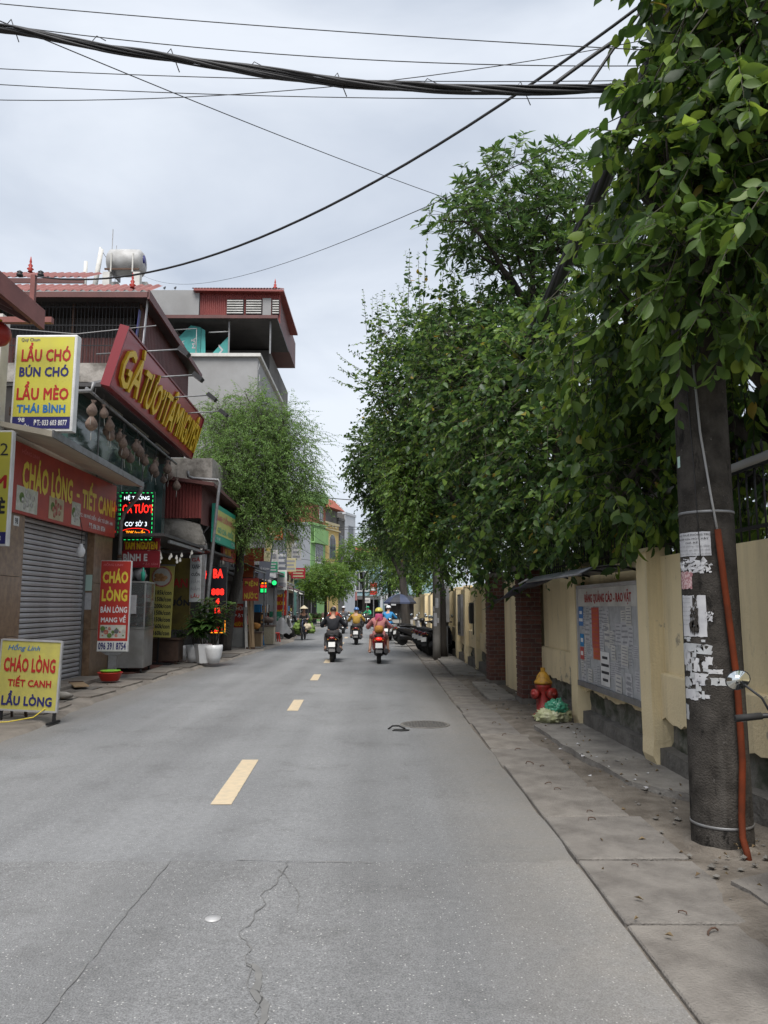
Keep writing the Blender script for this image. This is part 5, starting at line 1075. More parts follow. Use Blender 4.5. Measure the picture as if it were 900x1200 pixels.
# ------------------------------------------------------------------ generic town house: local front faces -y, width along x
def house(name, label, loc, rz, w, dep, h, wallm, wins, framem='white', roofm=None, shop=None, side='', group=None, trim=None, sidewall=None):
    t = thing(name, label, 'house', loc, rz, group)
    MB().box(-w/2,w/2,0,dep,0,h).build('wall', wallm, t)
    if sidewall: MB().box(-w/2-0.02,-w/2-0.003,0.05,dep,0,h-0.02).build('side_wall', sidewall, t)
    for (x, z, ww, hh, kind) in wins:
        if kind == 'arch':
            N = 10; P = [(x-ww/2,z),(x+ww/2,z)]+[(x+ww/2*math.cos(PI*i/N), z+hh-ww/2+ww/2*math.sin(PI*i/N)) for i in range(N+1)]
            Q = [(x+(a-x)*1.22, z+(b-z)*1.06-0.06) for a,b in P]
            f_ = MB().prism(Q,-0.05,-0.001,'y').build('window', trim or framem, t); MB().prism(P,-0.09,-0.052,'y').build('pane','glass_dark',f_)
            for k in range(1,4): MB().box(x-ww/2+ww*k/4-0.02,x-ww/2+ww*k/4+0.02,-0.11,-0.092,z,z+hh-ww*0.25).build('window_bar','wood_dark',f_)
        elif kind == 'ac':
            f_ = MB().rbox(x-ww/2,x+ww/2,-0.35,-0.02,z,z+hh,0.02).build('air_conditioner','off_white',t); MB().lathe([(hh*0.38,-0.36),(hh*0.38,-0.352)],(x,0,z+hh/2),16,'y').build('fan','iron_black',f_)
        elif kind == 'balcony':
            f_ = MB().box(x-ww/2,x+ww/2,-0.38,-0.002,z,z+0.12).build('balcony',wallm,t); MB().box(x-ww/2,x+ww/2,-0.38,-0.32,z+0.121,z+hh).build('parapet',trim or wallm,f_)
        elif kind == 'door':
            f_ = MB().box(x-ww/2-0.06,x+ww/2+0.06,-0.04,-0.001,z,z+hh+0.06).build('door',framem,t); MB().box(x-ww/2,x+ww/2,-0.06,-0.041,z,z+hh).build('door_leaf','glass_dark',f_)
        else:
            f_ = MB().box(x-ww/2-0.07,x+ww/2+0.07,-0.05,-0.001,z-0.07,z+hh+0.07).build('window', framem, t); MB().box(x-ww/2,x+ww/2,-0.06,-0.051,z,z+hh).build('pane','glass_dark',f_)
            n_ = max(2,int(ww/0.35))
            for k in range(1,n_): MB().box(x-ww/2+ww*k/n_-0.025,x-ww/2+ww*k/n_+0.025,-0.08,-0.061,z,z+hh).build('window_bar',framem,f_)
            MB().box(x-ww/2-0.12,x+ww/2+0.12,-0.14,-0.052,z-0.13,z-0.075).build('sill',framem,f_)
    if shop:
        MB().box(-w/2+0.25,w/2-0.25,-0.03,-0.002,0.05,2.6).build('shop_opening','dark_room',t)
        a_ = MB().hexa([(-w/2+0.1,-1.3,2.45),(w/2-0.1,-1.3,2.45),(w/2-0.1,-0.04,2.95),(-w/2+0.1,-0.04,2.95),(-w/2+0.1,-1.3,2.49),(w/2-0.1,-1.3,2.49),(w/2-0.1,-0.04,2.99),(-w/2+0.1,-0.04,2.99)]).build('awning',shop,t)
        for sx in (-1,1): MB().box(sx*(w/2-0.25)-0.03,sx*(w/2-0.25)+0.03,-1.25,-1.19,0,2.44).build('awning_post','steel_grey',t)
    if roofm:
        MB().hexa([(-w/2-0.2,-0.5,h),(w/2+0.2,-0.5,h),(w/2+0.2,dep,h),(-w/2-0.2,dep,h),(-w/2+0.3,0.6,h+0.9),(w/2-0.3,0.6,h+0.9),(w/2-0.3,dep-0.6,h+0.9),(-w/2+0.3,dep-0.6,h+0.9)]).build('roof',roofm,t)
    else:
        MB().box(-w/2-0.06,w/2+0.06,-0.10,0.3,h-0.25,h+0.02).build('cornice', trim or wallm, t)
    return t
# grey house with rooftop terrace
b = thing('grey_house', 'tall plain grey house with roofed terrace of teal tarps and red tin penthouse', 'house', (-8.0,38,0.05))
wb(B(-12.2,-5.9,36.0,48,0.05,13.55), 'wall', 'concrete_grey', b); wb(B(-12.2,-5.75,35.85,48.1,13.56,13.72), 'terrace_slab', 'off_white', b)
wb(B(-12.2,-5.9,39.8,48,13.73,15.2), 'terrace_back_wall', 'wall_dark', b); wb(B(-11.6,-8.97,36.6,46,15.6,17.2), 'stair_tower', 'concrete_grey', b); wb(B(-11.6,-10.2,37.2,44,13.73,15.6), 'tower_foot', 'concrete_grey', b)
wb(MB().hexa([(-10.7,35.7,15.42),(-4.95,35.7,15.36),(-4.95,40.4,15.30),(-10.7,40.4,15.30),(-10.7,35.7,15.52),(-4.95,35.7,15.46),(-4.95,40.4,15.40),(-10.7,40.4,15.40)]), 'terrace_roof', 'tin_dark', b); wb(B(-10.75,-4.92,35.62,35.69,15.38,15.54), 'roof_edge', 'tin_brown', b)
wb(MB().corr((-8.95,36.7,15.55),(4.0,0,0),(0,0,1.62),40,0.04), 'penthouse_wall', 'tin_red', b); wb(B(-8.94,-5.0,36.75,44,15.55,17.05), 'penthouse_core', 'tin_brown', b)
wb(MB().hexa([(-9.2,36.35,17.08),(-4.75,36.35,17.04),(-4.60,41.5,16.65),(-9.2,41.5,16.7),(-9.2,36.35,17.18),(-4.75,36.35,17.14),(-4.60,41.5,16.75),(-9.2,41.5,16.8)]), 'penthouse_roof', 'tin_red', b); wb(MB().corr((-9.3,36.4,17.22),(4.4,0,0),(0.1,0.9,0.36),30,0.05), 'penthouse_ridge', 'tin_red_light', b)
for x0, x1 in ((-7.6,-6.75),(-6.65,-5.85),(-5.35,-4.98)):
    f_ = wb(B(x0,x1,36.60,36.66,15.95,16.72), 'louvre_vent', 'iron_black', b)
    for k in range(6): wb(B(x0+0.03,x1-0.03,36.55,36.59,15.99+k*0.125,16.045+k*0.125), 'louvre', 'off_white', b)
wb(B(-5.82,-5.40,36.62,36.68,15.55,16.8), 'pier', 'concrete_grey', b)
finial(-5.3,37.2,17.5,0.9,b)
for x in (-7.35,-5.35): wb(B(x,x+0.07,35.95,36.02,13.73,15.4), 'terrace_post', 'steel_grey', b)
wb(MB().tube([(-10.3,36,14.9),(-8.9,36,15.0),(-8.9,36,13.75)],0.03,6),'terrace_rail','alu',b); wb(MB().tube([(-8.3,36,14.8),(-7.3,36,14.85)],0.03,6),'terrace_rail','alu',b)
def tarp(P, nm='tarpaulin', m='tarp_teal'): return wb(MB().prism(P,36.25,36.30,'y'), nm, m, b)
tarp([(-10.4,13.75),(-9.9,13.75),(-9.9,14.5),(-10.3,14.3)]); tarp([(-9.88,13.75),(-8.75,13.75),(-8.75,15.15),(-9.25,15.25),(-9.88,14.6)]); tarp([(-8.73,13.75),(-8.5,13.75),(-8.55,15.0),(-8.73,15.1)]); tarp([(-8.25,13.75),(-7.35,13.75),(-7.35,14.75)])
for x, z, t_ in ((-9.65,14.2,'VNA'),(-9.1,14.35,'MÃ'),(-7.75,14.0,'V')): q = text(t_,'paper',b,x+8,36.24-38,z-0.05,0.55,0.22,0.03); q.rotation_euler = (0,R(-90),0)
wb(MB().lathe([(0.45,0.0),(0.35,0.12),(0.0,0.2)],(-10.85,35.9,15.35),20,'y'), 'satellite_dish', 'blue_letter', b)
for k in range(14): wb(MB().bar((-5.85+0.05*(k % 3),35.9+0.12*k,12.9-0.55*(k % 5)),(-5.8,35.9+0.12*k,13.2-0.5*(k % 5)),0.03), 'wire_stub', 'cable_grey', b) if k < 4 else None
for k, x in enumerate((-10.75,-10.22)):
    o = thing('bird', ['small dark bird perched on the stair tower, nearer the water tank','small dark bird perched on the stair tower, nearer the red penthouse'][k], 'bird', (x,36.75,17.2))
    mb = MB().loft([(-0.16,0.10,0.01,0.01),(-0.10,0.13,0.045,0.04),(0.0,0.17,0.06,0.06),(0.07,0.23,0.045,0.05),(0.12,0.28,0.035,0.035),(0.16,0.28,0.01,0.01)],10,2.0); mb.build('body','black_plastic',o)
    for sx in (-0.02,0.02): MB().tube([(sx,0.0,0.13),(sx,0.01,0.0)],0.006,4).build('leg','iron_black',o)
# hidden neighbour carrying the tank
b2 = thing('tank_house', 'grey rooftop behind the red tin roofs carrying pipes and the water tank', 'house', (-13,36,0.05)); wb(B(-17,-10.95,33.6,44,0.05,15.65), 'wall', 'concrete_grey', b2); wb(B(-17,-10.9,33.5,34.0,15.66,15.9), 'parapet', 'concrete_grey', b2)
for x in (-12.65,-11.25):
    for y in (34.1,35.2): wb(B(x-0.16,x+0.16,y-0.16,y+0.16,15.66,16.95), 'tank_pier', 'off_white', b2)
for (x, z0, z1, r) in ((-13.75,15.7,17.6,0.09),(-13.45,15.7,18.3,0.05),(-12.55,16,19.2,0.02),(-12.35,16,18.4,0.015)): wb(MB().tube([(x,34.3,z0),(x+(0.35 if r == 0.05 else 0),34.3,z1)],r,8), 'vent_pipe' if r > 0.04 else 'antenna', 'off_white' if r > 0.04 else 'steel_grey', b2)
wb(MB().tube([(-13.35,34.3,15.7),(-13.05,34.3,18.2)],0.11,8),'vent_pipe','off_white',b2); wb(MB().tube(sag((-13.05,34.3,18.2),(-12.4,34.3,17.5),0.15,6),0.012,5),'stay_wire','cable',b2)
tk = thing('water_tank', 'horizontal stainless water tank on a steel cradle above the red roofs', 'water tank', (-11.95,34.6,16.96)); MB().lathe([(0.0,-0.85),(0.45,-0.82),(0.62,-0.68),(0.64,0.0),(0.62,0.68),(0.45,0.82),(0.0,0.85)],(0,0,0.70),24,'x').build('cylinder','tank_steel',tk); MB().lathe([(0.0,0.857),(0.28,0.835)],(0,0,0.80),18,'x').build('end_badge','navy',tk)
for x in (-0.5,0.5): MB().box(x-0.04,x+0.04,-0.6,0.6,0,0.25).build('cradle','steel_grey',tk); MB().box(x-0.03,x+0.03,-0.66,-0.60,0,0.9).build('cradle_post','off_white',tk)
MB().box(-0.8,0.8,-0.64,-0.58,0.1,0.18).build('cradle_rail','rust',tk)
# shop row farther along
house('shop_house', 'low dark shop house with sagging awning just behind the dark tree', (-6.3,31.6,0.05), PI/2, 5.6, 6, 4.6, 'wall_dark', [(-1.2,3.2,1.0,0.9,'win'),(1.2,3.2,1.0,0.9,'win')], 'steel_grey', None, 'tin_dark')
house('shop_house', 'narrow old shop house with pale signs behind the covered motorbike', (-6.0,37.0,0.05), PI/2, 4.6, 6, 5.2, 'concrete', [(-1.0,3.3,0.9,1.1,'win'),(1.0,3.3,0.9,1.1,'win')], 'white', None, 'tin_brown')
house('shop_house', 'teal slim three-storey shop house rising behind the feathery tree', (-6.3,49.5,0.05), PI/2, 4.2, 8, 8.2, 'wall_teal', [(-0.9,3.4,0.9,1.3,'win'),(0.9,3.4,0.9,1.3,'win'),(0.0,5.9,1.6,1.3,'win')], 'white', None, 'tin_dark', trim='wall_teal')
house('shop_house', 'grey two-storey shop house between the old shop and the teal house', (-6.1,43.5,0.05), PI/2, 6.4, 6, 5.8, 'wall_white', [(-1.6,3.5,1.1,1.2,'win'),(1.4,3.5,1.1,1.2,'win')], 'white', None, 'tin_brown')
house('shop_house', 'ivory shop house with dark red trim just before the grey gable', (-7.2,61.5,0.05), PI/2-0.05, 4.6, 8, 7.0, 'wall_ivory', [(-1.0,3.6,0.8,1.4,'arch'),(1.0,3.6,0.8,1.4,'arch')], 'white', 'tin_brown', 'off_white', trim='tin_brown')
s = thing('orange_board', 'orange-brown board above the ĐIỆN NƯỚC sign', 'sign', (-5.15,30,2.72)); MB().box(-0.25,0.25,0,0.06,0,0.85).build('panel','sign_orange',s); MB().box(-0.27,0.27,-0.01,0.07,-0.04,0.0).build('frame','tin_dark',s)
s = thing('dark_vertical_sign', 'dark grey hanging sign with beige upper panel, tilted over the shop row', 'sign', (-4.82,32,2.72), R(20), ry=R(6)); MB().box(-0.24,0.24,0,0.08,0,1.85).build('case','sign_grey',s); MB().box(-0.18,0.18,-0.006,-0.001,0.75,1.72).build('face','sign_beige',s); text('PHỞ','letter_gold',s,0,-0.01,1.25,0.28,0.14,0.02); text('Ủ CƠM','letter_white',s,0,-0.01,0.45,0.36,0.10,0.0)
for k, (x, y, z, w, h, m) in enumerate(((-5.0,35.6,3.3,0.62,0.9,'off_white'),(-5.05,35.2,2.5,0.6,0.6,'paper_grey'),(-4.75,37.6,2.4,0.45,1.1,'off_white'))):
    s = thing('white_shop_sign', ['upper white shop sign over the covered motorbike','lower greyish shop sign over the covered motorbike','narrow white shop sign beside the round sign'][k], 'sign', (x,y,z), R(12), group='white signs over the shop row'); MB().box(-w/2,w/2,0,0.08,0,h).build('case',m,s); MB().box(-w/2+0.05,w/2-0.05,-0.006,-0.001,h*0.12,h*0.32).build('stripe','ink_grey',s); MB().box(-w/2+0.08,w/2-0.1,-0.006,-0.001,h*0.55,h*0.8).build('print','letter_green' if k == 2 else 'ink_grey',s)
s = thing('green_led_cross', 'small LED sign glowing green and red over the shop row', 'sign', (-4.95,33,2.15)); MB().box(-0.18,0.18,0,0.08,0,0.5).build('board','led_board',s); MB().box(-0.14,0.14,-0.01,-0.001,0.04,0.20).build('green_light','led_green',s); MB().box(-0.13,0.13,-0.01,-0.001,0.25,0.36).build('red_light','led_red',s); MB().box(-0.10,0.10,-0.01,-0.001,0.40,0.46).build('amber_light','led_amber',s)
s = thing('green_led_box', 'tiny box sign glowing green beside the green and red LED sign', 'sign', (-4.62,33.8,2.42)); MB().box(-0.13,0.13,0,0.08,0,0.42).build('board','led_board',s); MB().lathe([(0.10,-0.012),(0.10,-0.002)],(0,0,0.2),12,'y').build('green_light','led_green',s)
s = thing('round_sign', 'round white shop sign on an arm over the left pavement', 'sign', (-4.95,38,2.45)); MB().lathe([(0.0,-0.05),(0.26,-0.05),(0.28,-0.03),(0.28,0.05),(0,0.05)],n=24,axis='y').build('disc','off_white',s); MB().lathe([(0.0,-0.056),(0.20,-0.056),(0.20,-0.052)],n=20,axis='y').build('print','paper_grey',s); MB().tube([(-0.9,0,0.1),(-0.26,0,0.05)],0.02,6).build('arm','steel_grey',s)
s = thing('red_vertical_sign', 'red vertical sign with yellow lettering behind the round sign', 'sign', (-4.98,39,1.15)); MB().box(-0.28,0.28,0,0.08,0,1.25).build('panel','sign_red',s); MB().box(-0.36,-0.285,0,0.08,0,1.25).build('edge','sign_lime',s); MB().box(-0.3,0.3,0.02,0.06,-1.1,0.0).build('post','off_white',s)
for k, w in enumerate(('ĂN','BÚN','PHỞ')): text(w,'letter_gold',s,0,-0.006,1.02-0.4*k,0.4,0.22,0.03)
s = thing('green_street_board', 'green information board behind the covered motorbike', 'sign', (-5.12,38,0.65)); MB().box(-0.32,0.32,0,0.05,0,0.7).build('panel','sign_green',s); text('SỬA XE','paper_green',s,0,-0.006,0.42,0.4,0.14,0.01); text('24/24','paper_green',s,0,-0.006,0.18,0.36,0.12,0.01); MB().box(-0.03,0.03,0.05,0.09,-0.6,0.6).build('post','steel_grey',s)
s = thing('orange_round_banner', 'orange-red oval emblem banner on the ivory shop house', 'banner', (-6.6,58.8,4.2)); MB().lathe([(0.0,-0.04),(0.36,-0.04),(0.36,0.04),(0.0,0.04)],n=20,axis='y').build('panel','cloth_red',s); MB().lathe([(0.0,-0.05),(0.2,-0.05),(0.2,-0.041)],n=16,axis='y').build('emblem','cloth_orange',s)
s = thing('orange_sheet', 'orange tarpaulin hung high under the feathery tree', 'tarpaulin', (-5.85,40,5.0), R(15)); MB().box(-0.28,0.28,0,0.03,0,1.35).build('sheet','sign_orange',s); MB().tube([(-0.35,0,1.36),(0.35,0,1.36)],0.02,5).build('rod','wood',s)
for k, (x, y) in enumerate(((-5.15,29.8),(-4.95,31.8))):
    o = thing('crate', ['dark wooden crate with baskets beside the sticker pillar','pale carton stack behind the leaning planks'][k], 'crate', (x+0.35,y,0.08)); MB().box(-0.3,0.3,-0.25,0.25,0,0.5+0.2*k).build('box','wood' if k == 0 else 'straw',o); MB().box(-0.33,0.33,-0.28,0.28,0.5+0.2*k,0.56+0.2*k).build('lid','wicker',o); blob(MB(),(0,0,0.75+0.2*k),(0.24,0.2,0.13),k+2,12,8,0.5).build('goods','cloth_orange' if k == 0 else 'wicker',o)
house('dark_gap_house', 'narrow raw concrete house squeezed between the yellow and the white house', (-4.35,86.5,0.05), R(72.5), 1.9, 8, 11.4, 'wall_dark', [(0,8.2,0.7,1.2,'win')], 'steel_grey')
for k, (y, z0, z1, m_, lb) in enumerate(((30.2,3.55,2.95,'tin_dark','dark tin awning above the orange board'),(33.6,3.25,2.75,'tarp_navy','navy cloth awning beside the green and red LED sign'),(36.6,3.6,3.1,'tin_brown','rusty tin awning under the white shop signs'),(41.0,3.2,2.7,'tarp_grey','grey cloth awning farthest along the left shop row'))):
    o = thing('shop_awning', lb, 'awning', (-6.1,y,0.06), 0, 'awnings of the left shop row'); MB().corr((0,-1.4,z0),(0,2.8,0),(1.45,0,z1-z0),18,0.03).build('sheet',m_,o); MB().box(1.40,1.45,-1.4,1.4,z1-0.08,z1-0.03).build('front_rail','steel_grey',o)
    for q in (-1.3,1.3): MB().box(1.36,1.41,q-0.025,q+0.025,0.0,z1-0.08).build('post','steel_grey',o)
for k, (x, y, lb) in enumerate(((-5.45,31.2,'goods shelf with coloured boxes under the dark tin awning'),(-5.3,34.6,'goods shelf with baskets and bottles by the covered motorbike'),(-5.2,43.0,'goods shelf with sacks at the far end of the shop row'))):
    o = thing('goods_shelf', lb, 'shelf', (x,y,0.06), R(80), 'goods shelves of the left shop row')
    for z in (0.35,0.8,1.25): MB().box(-0.6,0.6,-0.2,0.2,z,z+0.03).build('board','wood',o)
    for sx in (-0.58,0.58): MB().box(sx-0.02,sx+0.02,-0.2,0.2,0,1.6).build('upright','wood_dark',o)
    for q in range(15):
        w_ = 0.07+0.03*((q*7+k) % 3); x_ = -0.5+0.24*(q % 5); z_ = (0.38,0.83,1.28)[q//5]; MB().rbox(x_-w_,x_+w_,-0.17,0.12,z_+0.001,z_+0.16+0.06*((q*5+k) % 4),0.01).build('box',['sign_red_worn','off_white','sign_yellow_dirty','cloth_blue','veg_dark','cloth_orange','wicker'][(q*3+k) % 7],o)
for k, (x, y) in enumerate(((-4.75,30.6),(-4.6,34.2))):
    o = thing('plastic_stool', ['blue plastic stool behind the leaning planks','red plastic stool near the covered motorbike'][k], 'stool', (x,y,0.06), 0.4*k); MB().rbox(-0.17,0.17,-0.17,0.17,0.36,0.40,0.02).build('seat','cloth_blue' if k == 0 else 'basin_red',o)
    for sx in (-1,1):
        for sy in (-1,1): MB().bar((sx*0.13,sy*0.13,0.36),(sx*0.18,sy*0.18,0.0),0.04).build('leg','cloth_blue' if k == 0 else 'basin_red',o)
PS = [(-4.75,29.2,3.3,0.7,0.5,'sign_red_worn','','sign_orange','small red projecting sign right behind the tree trunk'),(-4.9,30.9,3.75,0.6,0.8,'off_white','','ink_grey','white projecting sign with grey print above the orange board'),(-4.65,33.0,3.05,0.55,0.45,'sign_green','','paper_grey','green projecting sign by the LED signs'),(-4.8,34.8,4.6,0.8,0.55,'sign_orange','','sign_beige','orange projecting sign high in the row'),(-4.6,36.2,3.3,0.45,0.9,'sign_grey','','paper_grey','dark grey vertical projecting sign before the white shop signs'),(-4.65,40.2,3.4,0.55,0.7,'sign_beige','','ink_grey','beige projecting sign before the teal house'),(-4.7,44.5,3.2,0.8,0.6,'maroon','','sign_beige','maroon projecting sign farthest in the row'),(-5.1,47.0,4.4,0.6,1.0,'off_white','','ink_grey','tall white projecting sign on the teal house')]
for x, y, z, w, h, m_, tx, tm, lb in PS:
    s = thing('projecting_sign', lb, 'sign', (x,y,z), R(9)); MB().rbox(-w/2,w/2,0,0.1,0,h,0.012).build('case',m_,s); MB().box(-w/2-0.9,-w/2,0.03,0.07,h*0.7,h*0.7+0.04).build('arm','steel_grey',s); [MB().box(-w*0.38,w*0.38*(1-0.2*(q % 2)),-0.004,-0.001,h*(0.14+0.28*q),h*(0.28+0.28*q)).build('blurred_print',tm,s) for q in range(3)]
# far bend: houses standing across the view
fd = R(72)
house('green_house', 'lime green four-storey house with grey gable wall', (-6.4,79.9,0.05), R(-72.5+145), 4.0, 7, 10.1, 'wall_green', [(0.2,6.1,1.9,1.9,'win'),(0.2,2.9,1.7,1.6,'win'),(0.9,4.7,0.8,0.6,'ac'),(0.0,8.0,3.9,1.5,'balcony'),(0.0,4.6,3.9,1.0,'balcony')], 'white', sidewall='wall_bluegrey', trim='wall_green')
o = house('brick_penthouse', 'bare brick attic storey on top of the lime green house', (-6.4,80.1,10.2), R(72.5), 3.9, 6, 2.2, 'wall_brick', [(0.6,0.4,0.8,1.4,'win')], 'white', trim='wall_green'); MB().box(-2.05,2.05,-0.3,6,2.25,3.1).build('green_parapet','wall_green',o)
o = house('yellow_house', 'narrow ochre yellow house with tall arched windows', (-5.2,83.7,0.05), R(72.5), 4.0, 8, 10.6, 'wall_yellow', [(0,6.7,1.7,2.6,'arch'),(0,2.8,1.7,2.6,'arch')], 'wall_ivory', trim='wall_ivory')
for z in (5.75,9.75): MB().box(-2.25,2.25,-0.18,-0.002,z,z+0.14).build('string_course','wall_ivory',o)
for z in (6.05,10.1):
    for x in (-1.0,0,1.0): MB().box(x-0.3,x+0.3,-0.07,-0.002,z,z+0.28).build('ornament','wall_ivory',o)
MB().box(-2.1,2.1,0.2,7,10.61,12.1).build('roof_room','wall_dark',o); MB().hexa([(-2.4,-0.6,12.1),(2.4,-0.6,12.1),(2.4,7.5,12.1),(-2.4,7.5,12.1),(-1.8,0.5,13.3),(1.8,0.5,13.3),(1.8,6,13.3),(-1.8,6,13.3)]).build('tile_roof','tile_roof',o); MB().tube([(0.5,2,13.3),(0.5,2,15.2)],0.04,6).build('antenna','steel_grey',o)
o = house('white_house', 'tall bluish white house with narrow barred windows beside the yellow house', (-3.45,89.3,0.05), R(72.5), 3.6, 9, 12.3, 'wall_white', [(0.2,8.4,1.6,2.4,'win'),(0.6,5.2,0.7,1.4,'win')], 'wall_bluegrey', sidewall='wall_dark'); MB().hexa([(1.8,0.4,9.6),(3.9,0.4,9.4),(3.9,2.5,9.4),(1.8,2.5,9.6),(1.8,0.4,9.75),(3.9,0.4,9.5),(3.9,2.5,9.5),(1.8,2.5,9.75)]).build('side_eave','tin_brown',o)
house('lightblue_house', 'pale blue shop house with white window bars closing the street view', (-2.6,106,0.05), R(8), 5.4, 8, 7.6, 'wall_lightblue', [(0.2,3.7,1.7,2.6,'win'),(-2.0,4.0,0.7,1.8,'win')], 'white', None, 'tin_dark', trim='white')
house('red_roof_house', 'far house with orange-red tiled roof behind the pale blue house', (-1.4,118,0.05), 0.0, 7.5, 9, 9.8, 'wall_white', [(-1.5,6.4,1.2,1.5,'win'),(1.0,6.4,1.2,1.5,'win')], 'white', 'tile_roof')
house('teal_far_house', 'greenish blue far house half hidden by the street trees', (3.6,98,0.05), R(-12), 6.5, 8, 9.5, 'wall_lightblue', [(-1.5,3.6,1.2,1.6,'win'),(1.2,3.6,1.2,1.6,'win'),(-1.5,6.4,1.2,1.6,'win')], 'white', None, 'tin_dark')
house('far_shop', 'low green fronted shop at the street bend', (-6.5,69.5,0.05), R(78), 6.0, 6, 3.8, 'wall_teal', [], 'white', 'tin_dark', 'off_white')
house('far_shop', 'low brown shop with dark awning at the very end of the street', (-5.8,98,0.05), R(38), 6.0, 6, 4.2, 'wall_dark', [], 'white', 'tin_brown', 'tin_dark')
for k, (x, y, z, w, h, m, lb) in enumerate(((-0.75,95,3.0,0.9,1.5,'sign_red','bright red sign before the pale blue house'),(-3.4,92,2.3,1.4,1.0,'cloth_pink','pinkish floral shop sign at the street end'),(-1.6,94,2.0,0.9,0.6,'off_white','small white sign beside the red sign at the street end'),(1.2,90,1.7,1.4,1.4,'paper_grey','pale round-cornered sign beyond the umbrella'))):
    s = thing('far_sign', lb, 'sign', (x,y,z)); MB().rbox(-w/2,w/2,0,0.1,0,h,0.03).build('panel',m,s); MB().box(-0.06,0.06,0.1,0.2,-z,h*0.7).build('post','steel_grey',s); MB().box(-w*0.35,w*0.35,-0.02,-0.002,h*0.35,h*0.6).build('print','letter_white' if k == 0 else 'ink_grey',s)
mb = None
for k, (x, y, m1) in enumerate(((-5.6,70,'wicker'),(-4.6,72,'cloth_grey'),(-3.9,76,'cloth_blue'),(-3.2,84,'wood'),(-2.2,92,'tarp_navy'),(-5.4,63,'veg_dark'))):
    o = thing('market_stall', ['wicker-laden stall under the left roadside tree','grey-covered stall beside the wicker one','blue crate stall at the bend','wooden stall at the bend','navy-covered stall at the end of the road','vegetable stall nearest on the far left'][k], 'stall', (x,y,0.03), 0, 'stalls at the far bend')
    MB().box(-0.7,0.7,-0.4,0.4,0.55,0.62).build('table_top','wood',o)
    for sx in (-0.62,0.62): MB().box(sx-0.03,sx+0.03,-0.35,0.35,0,0.55).build('trestle','wood_dark',o)
    for q in range(4): blob(MB(),(-0.5+0.33*q,0,0.75),(0.2,0.25,0.18+0.08*(q % 2)),k*5+q,10,7,0.3).build('goods',m1 if q % 2 else 'veg_dark',o)
# roadside parasol
u = thing('parasol', 'large navy and black parasol over the right pavement', 'parasol', (0.86,33.0,0.02))
N = 10; top = (0,0,2.15); rim = []
for k in range(N): a_ = 2*PI*k/N+0.3; rim.append((0.75*math.cos(a_),0.75*math.sin(a_),1.74)); 
for k in range(N):
    a_ = 2*PI*k/N+0.3; b_ = 2*PI*(k+1)/N+0.3
    mb = MB(); rows_ = []
    for r_, z_ in ((0.0,2.12),(0.25,2.06),(0.5,1.95),(0.72,1.76),(0.73,1.69)):
        rows_.append([(r_*math.cos(a_),r_*math.sin(a_),z_),(r_*0.96*math.cos((a_+b_)/2),r_*0.96*math.sin((a_+b_)/2),z_-0.01),(r_*math.cos(b_),r_*math.sin(b_),z_)])
    vs = [p for r_ in rows_ for p in r_]; mb.add(vs, [(i*3+j,i*3+j+1,i*3+j+4,i*3+j+3) for i in range(4) for j in range(2)]); mb.build('canopy_gore','umbrella_navy' if k % 2 else 'umbrella_black',u)
    MB().tube([(0,0,1.72),(0.4*math.cos(a_),0.4*math.sin(a_),1.96)],0.008,4).build('rib','steel_grey',u)
MB().tube([(0,0,0.0),(0,0,2.2)],0.025,8).build('pole','steel_grey',u); MB().lathe([(0.22,0),(0.22,0.08),(0.04,0.12)],n=12).build('base','concrete',u)
# ------------------------------------------------------------------ overhead wires
cbn = thing('cable_bundle', 'thick black bundle of twisted cables crossing the top of the picture', 'cable bundle', (2.2,5.3,5.45))
base = [Vector(p)-Vector((2.2,5.3,5.45)) for p in [(-7.5,6.2,7.0),(-5.2,5.9,6.50),(-3.4,5.5,6.12),(-2.8,5.4,5.99),(-2.1,5.35,5.80),(-1.54,5.3,5.665),(-0.9,5.3,5.56),(-0.28,5.3,5.475),(0.4,5.3,5.44),(1.1,5.3,5.42),(1.75,5.3,5.44),(2.25,5.3,5.5)]]
P = []
for i in range(len(base)-1):
    for k in range(7): P.append(base[i].lerp(base[i+1], k/7))
P.append(base[-1])
rr = random.Random(3)
for c_ in range(13):
    ph, ra, sp_ = rr.uniform(0,6.3), 0.006+0.026*rr.random()**0.6, rr.uniform(0.10,0.30)*rr.choice((-1,1)); rw = rr.uniform(0.006,0.012)
    pts = []
    for i, p in enumerate(P):
        w_ = 1.0+0.7*noise.noise(Vector((i*0.09, c_*3.3, 0))); a_ = ph+i*sp_
        pts.append(p+Vector((0, math.cos(a_)*ra*w_, math.sin(a_)*ra*w_+0.012*noise.noise(Vector((i*0.15,c_,5))))))
    MB().tube(pts, rw, 5).build('cable','cable',cbn)
for k in range(9):
    i = 6+k*7; p = P[i]; MB().tube([p,p+Vector((0.05,0,0.07)),p+Vector((0.12,0,0.03 if k % 2 else -0.12))],0.004,4).build('tie_end','cable',cbn)
def wire(label, p0, p1, s, r): 
    p0 = Vector(p0); q = [p-p0 for p in sag(p0,p1,s,28)]
    o = MB().tube(q, r, 5).build('overhead_wire','cable',None,p0); tag(o, label, 'wire', 'overhead wires')
wire('stout black service wire sweeping from the pole down to the brown eave', (2.1,5.3,6.22), (-5.3,11.25,6.62), 0.77, 0.013)
wire('thin wire running just below the stout service wire towards the water tank', (1.95,5.6,5.45), (-11.0,33.6,16.7), 0.9, 0.005)
wire('topmost thin wire crossing the sky above the cable bundle', (-8.0,5.9,7.2), (2.3,5.5,5.90), 0.12, 0.004)
wire('second thin wire crossing the sky above the cable bundle', (-6.5,5.9,7.1), (2.3,5.5,5.78), 0.30, 0.004)
wire('upper of two thin wires crossing below the cable bundle', (-6.5,5.7,6.15), (2.3,5.5,5.66), 0.14, 0.0035)
